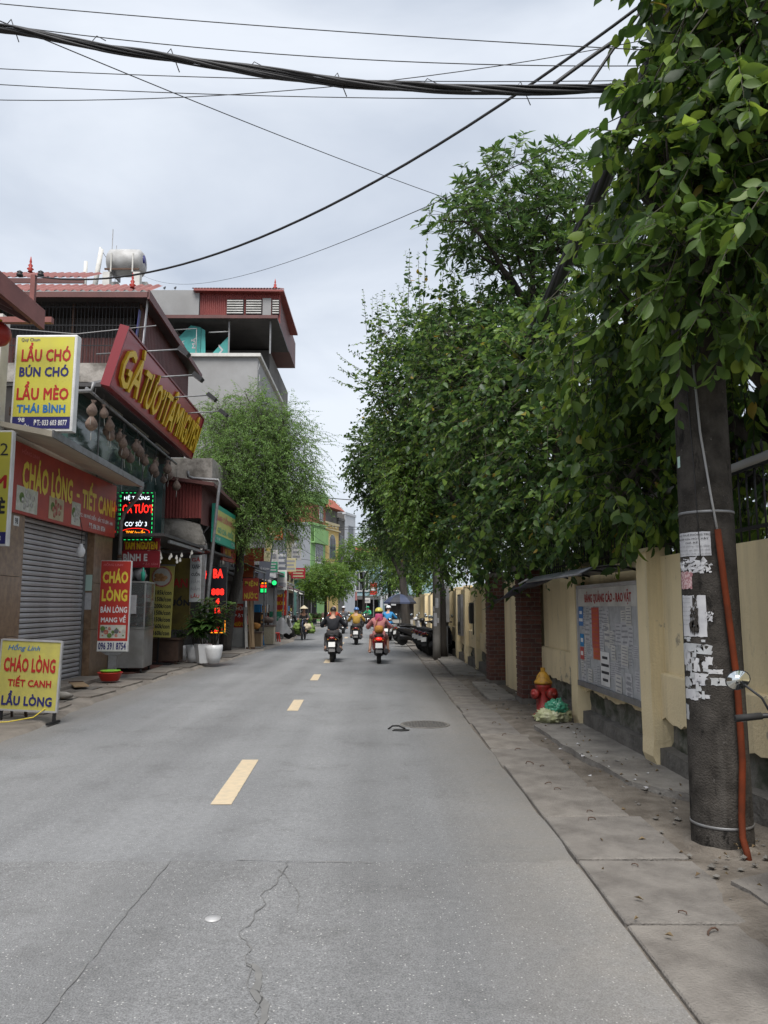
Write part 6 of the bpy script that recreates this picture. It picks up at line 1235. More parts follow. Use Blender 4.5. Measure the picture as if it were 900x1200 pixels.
wire('lower of two thin wires crossing below the cable bundle', (-6.5,5.7,6.05), (2.3,5.5,5.52), 0.16, 0.0035)
wire('thin wire slanting down from the cable bundle to the whorled tree', (-4.75,3.1,5.55), (2.1,13.0,8.55), 0.12, 0.005)
wire('thin wire rising to the right over the cable bundle', (-5.5,5.8,5.85), (2.35,5.6,6.13), 0.35, 0.0035)
wire('thick wire branching up from the cable bundle to the pole', (1.3,5.3,5.47), (2.3,5.4,6.25), -0.02, 0.016)
wire('second thick wire branching up beside it to the pole', (1.55,5.3,5.45), (2.35,5.4,6.6), -0.03, 0.012)
wire('black wire sagging across the street below the feathery tree', (-6.9,33.0,7.0), (1.9,35.0,6.35), 0.25, 0.02)
wire('wire across the street below the sagging black one', (-6.3,36.0,5.6), (1.8,36.0,5.35), 0.15, 0.014)
wire('wire before the lime green and yellow houses', (-6.5,45.0,6.6), (1.7,45.0,6.2), 0.3, 0.014)
wire('lowest wire before the far left tree', (-6.2,52.0,4.9), (1.5,52.0,5.0), 0.35, 0.014)
for k, (z, e) in enumerate(((8.3,4.2),(7.4,3.6),(6.4,2.9))):
    wire(['upper','middle','lower'][k]+' drooping wire in front of the grey gable wall', (-6.6,50.0,z), (-3.6,84.0,e+3.0), 0.5, 0.016)
sb = thing('street_cable', 'thick black cable bundle sagging through the foliage along the right pavement', 'cable bundle', (2.3,5.5,6.2))
pts0 = [Vector(p)-Vector((2.3,5.5,6.2)) for p in sag((2.28,5.5,6.15),(1.75,23.6,6.1),0.95,30)]
for c_ in range(8):
    ph = c_*0.8; pts = [p+Vector((math.cos(ph+i*0.35)*0.05, 0, math.sin(ph+i*0.35)*0.06)) for i, p in enumerate(pts0)]
    MB().tube(pts, 0.038, 6).build('cable','cable',sb)
# ------------------------------------------------------------------ scooters (local front = +y)
def scooter(label, loc, rz, paint, trim='black_plastic', lit=False, group=None, plate=True, mirrors=True, lean=0.0):
    t = thing('motor_scooter', label, 'scooter', loc, rz, group, ry=lean)
    for y in (-0.62,0.64):
        wprof = [(0.185,-0.045),(0.225,-0.062),(0.247,-0.042),(0.255,0.0),(0.247,0.042),(0.225,0.062),(0.185,0.045)]
        w = MB().lathe(wprof,(0,y,0.255),20,'x').build('wheel','rubber',t)
        MB().lathe([(0.0,-0.03),(0.05,-0.04),(0.07,-0.02),(0.16,-0.015),(0.185,-0.03),(0.185,0.03),(0.16,0.015),(0.07,0.02),(0.05,0.04),(0.0,0.03)],(0,y,0.255),16,'x').build('rim','alu' if y > 0 else 'steel_grey',w)
    MB().loft([(-0.92,0.70,0.05,0.03),(-0.88,0.69,0.12,0.07),(-0.74,0.63,0.175,0.12),(-0.5,0.56,0.205,0.17),(-0.25,0.50,0.205,0.19),(-0.02,0.45,0.18,0.17),(0.06,0.36,0.15,0.10)],14,2.8).build('rear_body',paint,t)
    MB().loft([(-0.80,0.765,0.07,0.025),(-0.70,0.775,0.12,0.04),(-0.45,0.775,0.145,0.05),(-0.20,0.745,0.135,0.05),(0.0,0.735,0.10,0.045),(0.08,0.72,0.05,0.025)],14,2.6).build('seat','seat_vinyl',t)
    MB().loft([(-0.55,0.34,0.10,0.10),(-0.3,0.33,0.13,0.12),(0.0,0.28,0.15,0.06),(0.35,0.27,0.16,0.04),(0.5,0.30,0.13,0.03)],12,3.0).build('floorboard',trim,t)
    MB().loft([(0.30,0.40,0.15,0.02),(0.36,0.44,0.19,0.025),(0.55,0.50,0.20,0.03),(0.80,0.44,0.17,0.03),(0.98,0.38,0.09,0.02)],12,2.4,'z').build('front_apron',paint,t)
    MB().loft([(0.92,0.36,0.10,0.07),(0.98,0.37,0.15,0.10),(1.04,0.39,0.13,0.09),(1.08,0.39,0.06,0.04)],12,2.4,'z').build('handlebar_cover',paint,t)
    MB().tube([(-0.33,0.27,1.02),(-0.2,0.33,1.03),(0,0.36,1.02),(0.2,0.33,1.03),(0.33,0.27,1.02)],0.014,7).build('handlebar','iron_black',t)
    for sx in (-1,1):
        MB().tube([(sx*0.22,0.315,1.03),(sx*0.35,0.26,1.02)],0.019,8).build('grip','rubber',t); MB().tube([(sx*0.18,0.38,1.02),(sx*0.32,0.33,1.0)],0.007,5).build('brake_lever','alu',t)
        if mirrors:
            s_ = MB().tube([(sx*0.17,0.34,1.03),(sx*0.21,0.35,1.12),(sx*0.29,0.34,1.19)],0.007,6).build('mirror_stem','iron_black',t)
            m_ = MB().lathe([(0.0,0.030),(0.05,0.024),(0.066,0.008),(0.068,-0.002)],n=16,axis='y').build('mirror','black_plastic',t,(sx*0.32,0.34,1.215)); m_.rotation_euler = (R(4),R(20*sx),R(-14*sx)); m_.scale = (1.0,1.0,0.78)
            MB().lathe([(0.0,-0.0045),(0.062,-0.004)],n=16,axis='y').build('mirror_glass','mirror',m_)
    MB().tube([(0.06,0.64,0.255),(0.07,0.52,0.62)],0.022,8).build('fork','steel_grey',t); MB().tube([(-0.06,0.64,0.255),(-0.07,0.52,0.62)],0.022,8).build('fork','steel_grey',t)
    mb = MB(); vs = []
    for i in range(9):
        a = R(20+140*i/8); vs += [(-0.075,0.64+0.285*math.cos(a),0.255+0.285*math.sin(a)),(0,0.64+0.305*math.cos(a),0.255+0.305*math.sin(a)),(0.075,0.64+0.285*math.cos(a),0.255+0.285*math.sin(a))]
    mb.add(vs,[(i*3+j,i*3+j+1,i*3+j+4,i*3+j+3) for i in range(8) for j in range(2)],True).build('front_fender',paint,t)
    MB().loft([(0.50,0.86,0.05,0.03),(0.54,0.86,0.10,0.06),(0.575,0.85,0.08,0.045)],12,2.2).build('headlight','lens',t)
    MB().loft([(-0.945,0.70,0.05,0.022),(-0.92,0.70,0.085,0.035),(-0.86,0.71,0.09,0.04)],12,2.4).build('tail_light','tail_lit' if lit else 'tail_red',t)
    for sx in (-1,1): MB().loft([(-0.93,0.66,0.02,0.015),(-0.90,0.66,0.03,0.02)],8,2.0).build('indicator','cloth_orange',t,(sx*0.11,0,0))
    f_ = MB().hexa([(-0.08,-0.96,0.30),(0.08,-0.96,0.30),(0.07,-0.80,0.42),(-0.07,-0.80,0.42),(-0.09,-0.975,0.32),(0.09,-0.975,0.32),(0.09,-0.84,0.64),(-0.09,-0.84,0.64)]).build('rear_fender','black_plastic',t)
    if plate:
        q = MB().box(-0.095,0.095,-0.006,0.0,-0.07,0.07).build('number_plate','plate',f_,(0,-0.955,0.52)); q.rotation_euler = (R(-14),0,0)
    MB().tube([(0.11,-0.1,0.24),(0.15,-0.35,0.25),(0.16,-0.5,0.27)],0.02,8).tube([(0.185,-0.42,0.28),(0.205,-0.88,0.37)],[0.062,0.072],10).build('exhaust','iron_black',t)
    MB().loft([(-0.74,0.29,0.10,0.08),(-0.45,0.31,0.15,0.12),(-0.15,0.30,0.15,0.11)],10,2.6).build('engine','black_plastic',t)
    MB().tube([(0.10,-0.68,0.30),(0.10,-0.60,0.58)],0.028,8).build('shock_absorber','iron_black',t)
    MB().tube([(-0.09,-0.78,0.80),(-0.11,-0.93,0.79),(0.11,-0.93,0.79),(0.09,-0.78,0.80)],0.012,6).build('grab_rail','iron_black',t)
    for sx in (-1,1): MB().tube([(sx*0.16,-0.22,0.30),(sx*0.25,-0.24,0.31)],0.012,6).build('footrest','iron_black',t)
    return t

# ------------------------------------------------------------------ people
def skin_mesh(verts, edges, radii, m, sub=2, root=0):
    me = bpy.data.meshes.new('body'); me.from_pydata(verts, edges, [])
    o = bpy.data.objects.new('tmp', me); COL.objects.link(o)
    md = o.modifiers.new('skin','SKIN'); md.use_smooth_shade = True
    lay = me.skin_vertices[0].data if me.skin_vertices else None
    if lay is None:
        bm = bmesh.new(); bm.from_mesh(me); bm.verts.layers.skin.verify(); bm.to_mesh(me); bm.free(); lay = me.skin_vertices[0].data
    for i, r in enumerate(radii):
        lay[i].radius = (r,r) if not isinstance(r, tuple) else r; lay[i].use_root = (i == root)
    s = o.modifiers.new('sub','SUBSURF'); s.levels = sub; s.render_levels = sub
    bpy.context.view_layer.update()
    out = bpy.data.meshes.new_from_object(o.evaluated_get(bpy.context.evaluated_depsgraph_get()))
    bpy.data.objects.remove(o); bpy.data.meshes.remove(me)
    out.materials.clear(); out.materials.append(MATS[m])
    if m.startswith('cloth'):      # folds
        for v in out.vertices: v.co += v.normal*(0.014*noise.noise(Vector((v.co.x*9,v.co.y*9,v.co.z*16)))+0.008*noise.noise(Vector((v.co.x*22,v.co.y*22,v.co.z*30))))
    for p in out.polygons: p.use_smooth = True
    return out
def person(label, loc, rz, shirt, trousers, headgear=None, hat_m=None, pose='ride', bare_legs=False, scarf=None, sc=1.0, hair='short'):
    t = thing('person', label, 'person', loc, rz); t.scale = (sc,sc,sc)
    if pose == 'ride':
        hip, chest, sh, neck, head = Vector((0,-0.18,0.83)), Vector((0,-0.15,1.08)), Vector((0,-0.10,1.25)), Vector((0,-0.07,1.33)), Vector((0,-0.04,1.46))
        el = lambda s: Vector((s*0.36,0.02,1.02)); ha = lambda s: Vector((s*0.29,0.22,1.02)); hj = lambda s: Vector((s*0.10,-0.16,0.81))
        kn = lambda s: Vector((s*(0.24 if bare_legs else 0.21),0.20,0.74)); an = lambda s: Vector((s*(0.27 if bare_legs else 0.22),0.02,0.36)); toe = lambda s: an(s)+Vector((s*0.05,0.17,-0.05))
    else:  # cycling, more upright
        hip, chest, sh, neck, head = Vector((0,-0.22,0.92)), Vector((0,-0.16,1.16)), Vector((0,-0.08,1.32)), Vector((0,-0.05,1.40)), Vector((0,-0.01,1.53))
        el = lambda s: Vector((s*0.28,0.10,1.12)); ha = lambda s: Vector((s*0.24,0.34,1.05)); hj = lambda s: Vector((s*0.10,-0.20,0.90))
        kn = lambda s: Vector((s*0.13,0.12,0.72 if s > 0 else 0.82)); an = lambda s: Vector((s*0.12,-0.04,0.30 if s > 0 else 0.46)); toe = lambda s: an(s)+Vector((0,0.17,-0.05))
    def arms(V, E, Rr, base, grow=0.0, hand=True):
        for s in (-1,1):
            i = len(V); P = [sh+Vector((s*0.18,0,-0.02)), el(s), ha(s)+(el(s)-ha(s))*0.12]; V += P; Rr += [0.060+grow,0.045+grow,0.032+grow]; E += [(base,i),(i,i+1),(i+1,i+2)]
            if hand:
                j = len(V); V += [ha(s), ha(s)+Vector((0,0.035,0.005))]; Rr += [0.030,0.030]; E += [(i+2,j),(j,j+1)]
                for q in range(4):
                    k = len(V); b = ha(s)+Vector((s*(-0.03+0.02*q),0.06,0.012)); V += [b, b+Vector((0,0.035,-0.012)), b+Vector((0,0.03,-0.042))]; Rr += [0.0095,0.009,0.008]; E += [(j+1,k),(k,k+1),(k+1,k+2)]
                k = len(V); b = ha(s)+Vector((-s*0.035,0.02,-0.01)); V += [b, b+Vector((-s*0.005,0.04,-0.03))]; Rr += [0.011,0.009]; E += [(j,k),(k,k+1)]
    # body: one continuous surface
    V = [hip, chest, sh, neck, head+Vector((0,-0.01,-0.03)), head+Vector((0,0.0,0.06))]; Rr = [(0.14,0.11),(0.13,0.10),(0.12,0.09),0.05,0.085,0.075]; E = [(0,1),(1,2),(2,3),(3,4),(4,5)]
    arms(V,E,Rr,2)
    for s in (-1,1):
        i = len(V); V += [hj(s), kn(s), an(s), toe(s)]; Rr += [0.085,0.058,0.040,0.030]; E += [(0,i),(i,i+1),(i+1,i+2),(i+2,i+3)]
    link('body', skin_mesh(V,E,Rr,'skin'), t)
    # shirt
    V = [hip+Vector((0,0,0.0)), chest, sh, neck+Vector((0,0,0.02))]; Rr = [(0.185,0.145),(0.18,0.13),(0.165,0.115),0.068]; E = [(0,1),(1,2),(2,3)]
    arms(V,E,Rr,2,0.017,False)
    link('shirt', skin_mesh(V,E,Rr,shirt), t)
    V = [hip-Vector((0,0,0.0))]; Rr = [(0.155,0.125)]; E = []
    for s in (-1,1):
        i = len(V); V += [hj(s), kn(s)]; Rr += [0.10,0.072]; E += [(0,i),(i,i+1)]
        if not bare_legs: V.append(an(s)+(kn(s)-an(s))*0.1); Rr.append(0.058); E.append((i+1,i+2))
    link('trousers', skin_mesh(V,E,Rr,trousers), t)
    for s in (-1,1):
        a_ = an(s)-Vector((0,0.05,0.03)); b_ = toe(s)
        MB().loft([(a_.y,a_.z-0.02,0.035,0.03),(a_.y+0.08,a_.z-0.03,0.045,0.035),(b_.y-0.02,b_.z-0.01,0.048,0.03),(b_.y+0.05,b_.z-0.015,0.025,0.018)],10,2.4).build('sandal' if bare_legs else 'shoe','cloth_skinny' if bare_legs else 'cloth_dark',t,(an(s).x,0,0))
    # face
    MB().loft([(0.072,0.0,0.018,0.012),(0.092,-0.004,0.014,0.016),(0.104,-0.012,0.008,0.008)],8,2.0).build('nose','skin',t,head+Vector((0,0,0.01)))
    for s in (-1,1):
        MB().lathe([(0.0,-0.006),(0.012,0.0),(0.0,0.006)],n=8,axis='y').build('eye','eye',t,head+Vector((s*0.032,0.080,0.022)))
        MB().lathe([(0.0,-0.012),(0.022,-0.006),(0.026,0.006),(0.0,0.008)],n=10,axis='x').build('ear','skin',t,head+Vector((s*0.085,-0.005,0.005)))
    MB().loft([(0.074,0.0,0.022,0.006),(0.084,0.0,0.012,0.004)],8,2.0).build('mouth','lips',t,head+Vector((0,0,-0.045)))
    hr = MB(); vs = []
    for i in range(8):
        th = R(8+ (92 if True else 0)*i/7)
        for k in range(16):
            ph = 2*PI*k/16; low = 1.0 if math.sin(ph) < 0.2 else 0.62
            th2 = th*low if i > 0 else th; d_ = Vector((math.sin(th2)*math.cos(ph), math.sin(th2)*math.sin(ph), math.cos(th2)))
            vs.append(head+Vector((d_.x*0.094, d_.y*0.102-0.006, d_.z*0.105+0.03)))
    hr.add(vs,[(i*16+k,i*16+(k+1)%16,(i+1)*16+(k+1)%16,(i+1)*16+k) for i in range(7) for k in range(16)]+[tuple(range(15,-1,-1))],True).build('hair','hair',t)
    if hair == 'long': MB().loft([(1.14-1.46,-0.10,0.05,0.02),(-0.2,-0.105,0.075,0.03),(-0.08,-0.09,0.085,0.035),(0.03,-0.07,0.08,0.04)],10,2.2,'z').build('hair_tail','hair',t,head)
    if headgear == 'helmet':
        vs = []; hm = MB()
        for i in range(9):
            th = R(2+94*i/8)
            for k in range(18):
                ph = 2*PI*k/18; low = 1.0 if math.sin(ph) < 0.0 else 0.86
                a_ = th*(low if i > 4 else 1.0); vs.append(head+Vector((math.sin(a_)*math.cos(ph)*0.122, math.sin(a_)*math.sin(ph)*0.138-0.004, math.cos(a_)*0.118+0.042)))
        hm.add(vs,[(i*18+k,i*18+(k+1)%18,(i+1)*18+(k+1)%18,(i+1)*18+k) for i in range(8) for k in range(18)],True)
        o_ = hm.build('helmet',hat_m,t); o_.modifiers.new('thick','SOLIDIFY').thickness = 0.012
        MB().hexa([head+Vector(p) for p in ((-0.09,0.11,0.075),(0.09,0.11,0.075),(0.07,0.18,0.06),(-0.07,0.18,0.06),(-0.09,0.11,0.085),(0.09,0.11,0.085),(0.07,0.18,0.07),(-0.07,0.18,0.07))]).build('helmet_visor',hat_m,o_)
        MB().tube([head+Vector(p) for p in ((-0.105,0,0.04),(-0.08,0.02,-0.06),(0,0.05,-0.105),(0.08,0.02,-0.06),(0.105,0,0.04))],0.007,5).build('chin_strap','black_plastic',o_)
    elif headgear == 'conical':
        MB().lathe([(0.24,0.03),(0.20,0.065),(0.10,0.14),(0.0,0.215)],head+Vector((0,0,0.0)),24).build('conical_hat',hat_m,t)
    if scarf:
        MB().loft([(-0.30,-0.145,0.10,0.03),(-0.20,-0.135,0.125,0.045),(-0.10,-0.11,0.115,0.07),(-0.03,-0.08,0.10,0.07)],12,2.2,'z').build('scarf',scarf,t,head+Vector((0,0.0,0.0)))
    return t
# riders on the road
scooter('black scooter with dark red tail carrying the rider in black', (-1.38,23.1,0.0), R(1), 'paint_black')
person('rider in a black T-shirt on the black scooter, seen from behind', (-1.38,23.1,0.0), R(1), 'cloth_black', 'cloth_dark', None, None, sc=1.0)
scooter('red scooter with lit tail light carrying the rider in pink', (-0.02,22.5,0.0), 0, 'paint_red', lit=True)
person('rider in pink jacket and yellow helmet on the red scooter', (-0.02,22.5,0.0), 0, 'cloth_pink', 'cloth_pink', 'helmet', 'helmet_yellow', bare_legs=True, scarf='cloth_magenta', sc=0.97, hair='long')
o = thing('sling_bag', 'brown-orange bag hanging on the back of the rider in pink', 'bag', (-0.02,22.21,0.88)); MB().loft([(-0.05,0.06,0.10,0.09),(0.02,0.06,0.13,0.12),(0.07,0.06,0.11,0.10)],12,3.2).build('pouch','cloth_orange',o); MB().tube([(-0.1,0,0.15),(-0.05,0.05,0.35),(0.08,0.12,0.45)],0.01,5).build('strap','cloth_orange',o)
scooter('dark scooter carrying the rider in ochre, farther ahead', (-0.99,33.0,0.0), 0, 'paint_black')
person('rider in ochre jacket and blue helmet on the farther scooter', (-0.99,33.0,0.0), 0, 'cloth_ochre', 'cloth_dark', 'helmet', 'helmet_blue', sc=0.97)
scooter('dark scooter of the rider in red, ahead of the rider in black', (-2.38,40.5,0.0), 0, 'paint_maroon')
person('rider in red with tan helmet half hidden ahead of the rider in black', (-2.38,40.5,0.0), 0, 'cloth_red', 'cloth_dark', 'helmet', 'helmet_tan', sc=1.0)
scooter('grey scooter passing beside the rider in red', (-2.15,46.0,0.0), R(180), 'paint_grey')
person('oncoming rider in grey with white helmet beside the rider in red', (-2.15,46.0,0.0), R(180), 'cloth_grey', 'cloth_dark', 'helmet', 'helmet_white', sc=1.0)
scooter('scooter of the rider in green at the far bend', (-0.95,60.0,0.0), R(140), 'paint_black')
person('rider in bright green jacket on a scooter at the far bend', (-0.95,60.0,0.0), R(140), 'cloth_green', 'cloth_dark', 'helmet', 'cloth_green', sc=1.0)
scooter('scooter of the rider in blue beside the parasol', (0.42,36.5,0.0), R(-8), 'paint_grey')
person('rider in bright blue raincoat partly hidden by the rider in pink', (0.42,36.5,0.0), R(-8), 'cloth_blue', 'cloth_blue', 'helmet', 'helmet_white', sc=1.02)
# bicycle laden with vegetables
bk = thing('laden_bicycle', 'bicycle loaded with sacks and bundles of green vegetables on the left side of the road', 'bicycle', (-3.65,37.3,0.0), R(178))
for y in (-0.5,0.52):
    w = MB().lathe([(0.29,-0.015),(0.32,-0.02),(0.335,0.0),(0.32,0.02),(0.29,0.015)],(0,y,0.335),24,'x').build('wheel','rubber',bk)
    mb = MB()
    for k in range(10): a_ = 2*PI*k/10; mb.tube([(0,y,0.335),(0,y+0.3*math.cos(a_),0.335+0.3*math.sin(a_))],0.004,4,False)
    mb.lathe([(0.0,-0.04),(0.025,-0.04),(0.025,0.04),(0,0.04)],(0,y,0.335),8,'x'); mb.build('spokes','steel_grey',w)
MB().tube([(0,0.52,0.335),(0,0.42,0.75),(0,0.38,0.95)],0.016,6).tube([(0,0.42,0.72),(0,-0.02,0.30),(0,-0.5,0.335)],0.016,6).tube([(0,-0.02,0.30),(0,-0.17,0.82)],0.015,6).tube([(0,-0.17,0.75),(0,-0.5,0.335)],0.012,6).build('frame','paint_blue',bk)
MB().tube([(-0.25,0.28,1.0),(-0.18,0.36,1.02),(0,0.38,0.98),(0.18,0.36,1.02),(0.25,0.28,1.0)],0.012,6).build('handlebar','steel_grey',bk); MB().loft([(-0.32,0.85,0.08,0.03),(-0.2,0.86,0.09,0.035),(-0.02,0.85,0.03,0.02)],10,2.2).build('saddle','seat_vinyl',bk)
for k, (x, y, z, r, m) in enumerate(((-0.30,-0.45,0.48,(0.20,0.26,0.24),'veg_green'),(0.30,-0.45,0.45,(0.20,0.26,0.25),'veg_dark'),(0.0,-0.5,0.86,(0.24,0.22,0.20),'veg_green'),(-0.16,-0.52,1.02,(0.16,0.18,0.18),'veg_dark'),(0.22,-0.45,0.80,(0.17,0.18,0.15),'veg_green'),(0.27,0.42,0.62,(0.16,0.16,0.18),'veg_green'),(-0.25,0.42,0.62,(0.15,0.15,0.17),'straw'))):
    blob(MB(),(x,y,z),r,k*3.1,18,12,0.75).build('produce_bundle',m,bk)
person('vendor in dark clothes and conical hat on the laden bicycle', (-3.65,37.3,0.0), R(178), 'cloth_dark', 'cloth_black', 'conical', 'straw', 'cycle', sc=0.95)
# parked scooters
for k, (x, y, rz, pt, lb) in enumerate(((1.98,25.1,-36,'paint_black','parked black scooter nearest to the papered post'),(1.94,26.2,-38,'paint_blue','second parked scooter behind the papered post, dark blue'),(1.90,27.3,-40,'paint_maroon','third parked scooter behind the papered post, maroon'),(1.86,28.4,-38,'paint_grey','fourth parked scooter behind the papered post, grey'),(1.45,31.4,-60,'paint_black','black scooter parked under the navy parasol'),(1.35,34.6,-60,'paint_white','white scooter parked beyond the navy parasol'))):
    scooter(lb, (x,y,0.05), R(rz), pt, group='scooters parked on the right pavement', lean=R(-5))
for k, (x, y, rz, pt, lb) in enumerate(((-4.75,40.4,-60,'paint_black','black scooter parked beyond the covered motorbike'),(-4.65,42.2,-65,'paint_grey','grey scooter parked farthest along the left pavement'),(-4.9,38.9,-55,'paint_white','pale scooter parked right behind the covered motorbike'))):
    scooter(lb, (x,y,0.06), R(rz), pt, group='scooters parked on the left pavement', lean=R(-5))
scooter('scooter cut off by the right picture edge with one mirror showing', (2.13,3.78,0.0), R(-25), 'paint_black', lean=R(-2))
# motorbike under a grey sheet
cv = thing('covered_motorbike', 'motorbike hidden under a draped grey sheet on the left pavement', 'motorbike', (-5.0,37.0,0.06), R(-72))
mb = MB(); vs = []; NS = 22; NR = 9
for i in range(NS+1):
    t_ = i/NS; y = -0.95+1.75*t_; hh = 0.80+0.10*math.sin(t_*5.0)+(0.26 if 0.62 < t_ < 0.86 else 0)*math.sin((t_-0.62)/0.24*PI); hw = 0.17+0.20*math.exp(-((t_-0.74)/0.10)**2); e_ = min(1.0, 0.55+3.2*min(t_,1-t_)); hh *= e_; hem = 0.16+0.14*abs(math.sin(i*0.8))
    for k in range(NR*2+1):
        s_ = (k-NR)/NR; a_ = abs(s_); z = hh-(hh-hem)*(max(0,a_-0.25)/0.75)**1.2-0.02*math.sin(i*1.9)*a_; x = math.copysign(hw*min(1,a_/0.3)+0.16*max(0,a_-0.3)+0.05*math.sin(i*1.3+a_*2)*a_, s_) if k != NR else 0
        vs.append((x,y,max(0.1,z)))
M_ = NR*2+1
o = mb.add(vs,[(i*M_+k,i*M_+k+1,(i+1)*M_+k+1,(i+1)*M_+k) for i in range(NS) for k in range(M_-1)],True).build('sheet','tarp_grey',cv)
for y in (-0.62,0.68):
    w = MB().lathe([(0.2,-0.035),(0.24,-0.04),(0.27,0.0),(0.24,0.04),(0.2,0.035)],(0,y,0.27),20,'x').build('wheel','rubber',cv); MB().lathe([(0.0,-0.03),(0.2,-0.02),(0.2,0.02),(0,0.03)],(0,y,0.27),16,'x').build('rim','steel_grey',w)
# ------------------------------------------------------------------ trees
CAMP = np.array((0.0,0.0,1.6))
def unit(a): return a/np.maximum(np.linalg.norm(a,axis=1,keepdims=True),1e-9)
def twig_set(blobs, n, rg, lmin, lmax, droop, outb=0.38, up=0.0):
    vol = np.array([b[1][0]*b[1][1]*b[1][2]*(b[2] if len(b) > 2 else 1.0) for b in blobs])**0.75; pk = rg.choice(len(blobs), n, p=vol/vol.sum())
    c = np.array([b[0] for b in blobs])[pk]; r = np.array([b[1] for b in blobs])[pk]
    d = unit(rg.normal(size=(n,3))); rad = rg.random(n)**outb
    lump = 1.0+0.34*np.array([noise.noise(Vector((*(q*2.2),))+Vector((float(k)*3.7,0,0))) for q, k in zip(d, pk)])
    p = c+d*r*(rad*lump)[:,None]
    td = unit(d*0.8+rg.normal(size=(n,3))*0.45+np.array((0,0,up-droop))); L = rg.uniform(lmin,lmax,n)
    return p, td, L
def leaves_on(p, td, L, k, rg, droop, sag_=0.25, spread=0.85):
    n = len(p); t = (np.arange(k)[None,:]+rg.random((n,k))*0.7)/k
    pos = p[:,None,:]+td[:,None,:]*(L[:,None]*t)[:,:,None]; pos[:,:,2] -= sag_*L[:,None]*t**2
    side = unit(np.cross(td, np.tile((0.0,0.0,1.0),(n,1))+rg.normal(size=(n,3))*0.2)); sg = np.where((np.arange(k) % 2) == 0, 1.0, -1.0)
    ax = td[:,None,:]*0.55+side[:,None,:]*(sg*spread)[None,:,None]+rg.normal(size=(n,k,3))*0.35; ax[:,:,2] -= droop
    return pos.reshape(-1,3), unit(ax.reshape(-1,3))
def leaf_geo(pos, ax, rg, lo, hi, wr, fine, flat=0.9):
    N = len(pos); nr = rg.normal(size=(N,3))*0.55; nr[:,2] += flat; nr = unit(nr-ax*np.sum(nr*ax,axis=1,keepdims=True)); sd = np.cross(ax,nr)
    L = rg.uniform(lo,hi,N); Wd = L*wr*rg.uniform(0.8,1.2,N)
    def P(a, s, h): return pos+ax*(L*a)[:,None]+sd*(Wd*s)[:,None]+nr*(L*h)[:,None]
    if fine == 2:
        st = ((0.14,0.24),(0.32,0.44),(0.52,0.50),(0.72,0.40),(0.88,0.20)); cv = lambda a: 0.05*a-0.30*a*a
        V = [P(0,0,0)]+[P(a,-w_,cv(a)+0.05) for a, w_ in st]+[P(1.0,0,cv(1.0))]+[P(a,w_,cv(a)+0.05) for a, w_ in reversed(st)]+[P(a,0,cv(a)) for a, _ in st]
        F = [(0,12,1),(0,11,12)]+[(12+i,13+i,2+i,1+i) for i in range(4)]+[(12+i,11-i,10-i,13+i) for i in range(4)]+[(16,6,5),(16,7,6)]
        return V, F
    if fine:
        V = [P(0,0,0),P(0.28,-0.46,0.05),P(0.65,-0.40,0.02),P(1.0,0,-0.16),P(0.65,0.40,0.02),P(0.28,0.46,0.05),P(0.48,0,-0.03)]
        F = [(0,6,2,1),(6,3,2),(0,5,4,6),(6,4,3)]
    else:
        V = [P(0,0,0),P(0.45,-0.5,0.04),P(1.0,0,-0.12),P(0.45,0.5,0.04),P(0.5,0,-0.03)]; F = [(0,4,2,1),(0,3,2,4)]
    return V, F
def mesh_np(name, V, F, m):
    nv = len(V); N = len(V[0]); co = np.stack(V,axis=1).reshape(-1,3)
    me = bpy.data.meshes.new(name); me.vertices.add(N*nv); me.vertices.foreach_set('co', co.reshape(-1).astype(np.float32))
    per = np.concatenate([np.array(f) for f in F]); cnt = np.array([len(f) for f in F])
    idx = (per[None,:]+(np.arange(N)*nv)[:,None]).reshape(-1); tot = np.tile(cnt,N); st = np.concatenate(([0],np.cumsum(tot)[:-1]))
    me.loops.add(len(idx)); me.loops.foreach_set('vertex_index', idx.astype(np.int32))
    me.polygons.add(len(tot)); me.polygons.foreach_set('loop_start', st.astype(np.int32)); me.polygons.foreach_set('loop_total', tot.astype(np.int32))
    me.polygons.foreach_set('use_smooth', np.ones(len(tot),dtype=bool))
    me.update(calc_edges=True); me.materials.append(MATS[m]); return me
def twig_geo(name, p, td, L, r, sag_, parent, m='twig'):
    n = len(p); e = p+td*L[:,None]; e[:,2] -= sag_*L; b = p-td*(L*0.5)[:,None]; mid = p+td*(L*0.5)[:,None]; mid[:,2] -= sag_*L*0.25
    u = unit(np.cross(td, np.tile((0.3,0.2,1.0),(n,1)))); v = np.cross(td,u)
    def ring(c, q): return [c+u*q, c-u*q*0.5+v*q*0.87, c-u*q*0.5-v*q*0.87]
    V = ring(b,r)+ring(mid,r*0.7)+ring(e,r*0.3); F = [(0,1,4,3),(1,2,5,4),(2,0,3,5),(3,4,7,6),(4,5,8,7),(5,3,6,8)]
    return link(name, mesh_np(name,V,F,m), parent)
def limb(mb, a, b, r0, r1, rnd_, n=7, bend=0.12, seg=6):
    a, b = Vector(a), Vector(b); L = (b-a).length; pts = []; o1 = rnd_.uniform(0,50)
    for i in range(seg+1):
        t = i/seg; q = a.lerp(b,t)+Vector((noise.noise(Vector((o1,t*2.5,0))),noise.noise(Vector((o1,t*2.5,7))),noise.noise(Vector((o1,t*2.5,3)))+0.5*t*(1-t)))*L*bend*min(1,4*t*(1-t)+0.1)
        pts.append(q)
    mb.tube(pts,[r0+(r1-r0)*i/seg for i in range(seg+1)],n); return pts
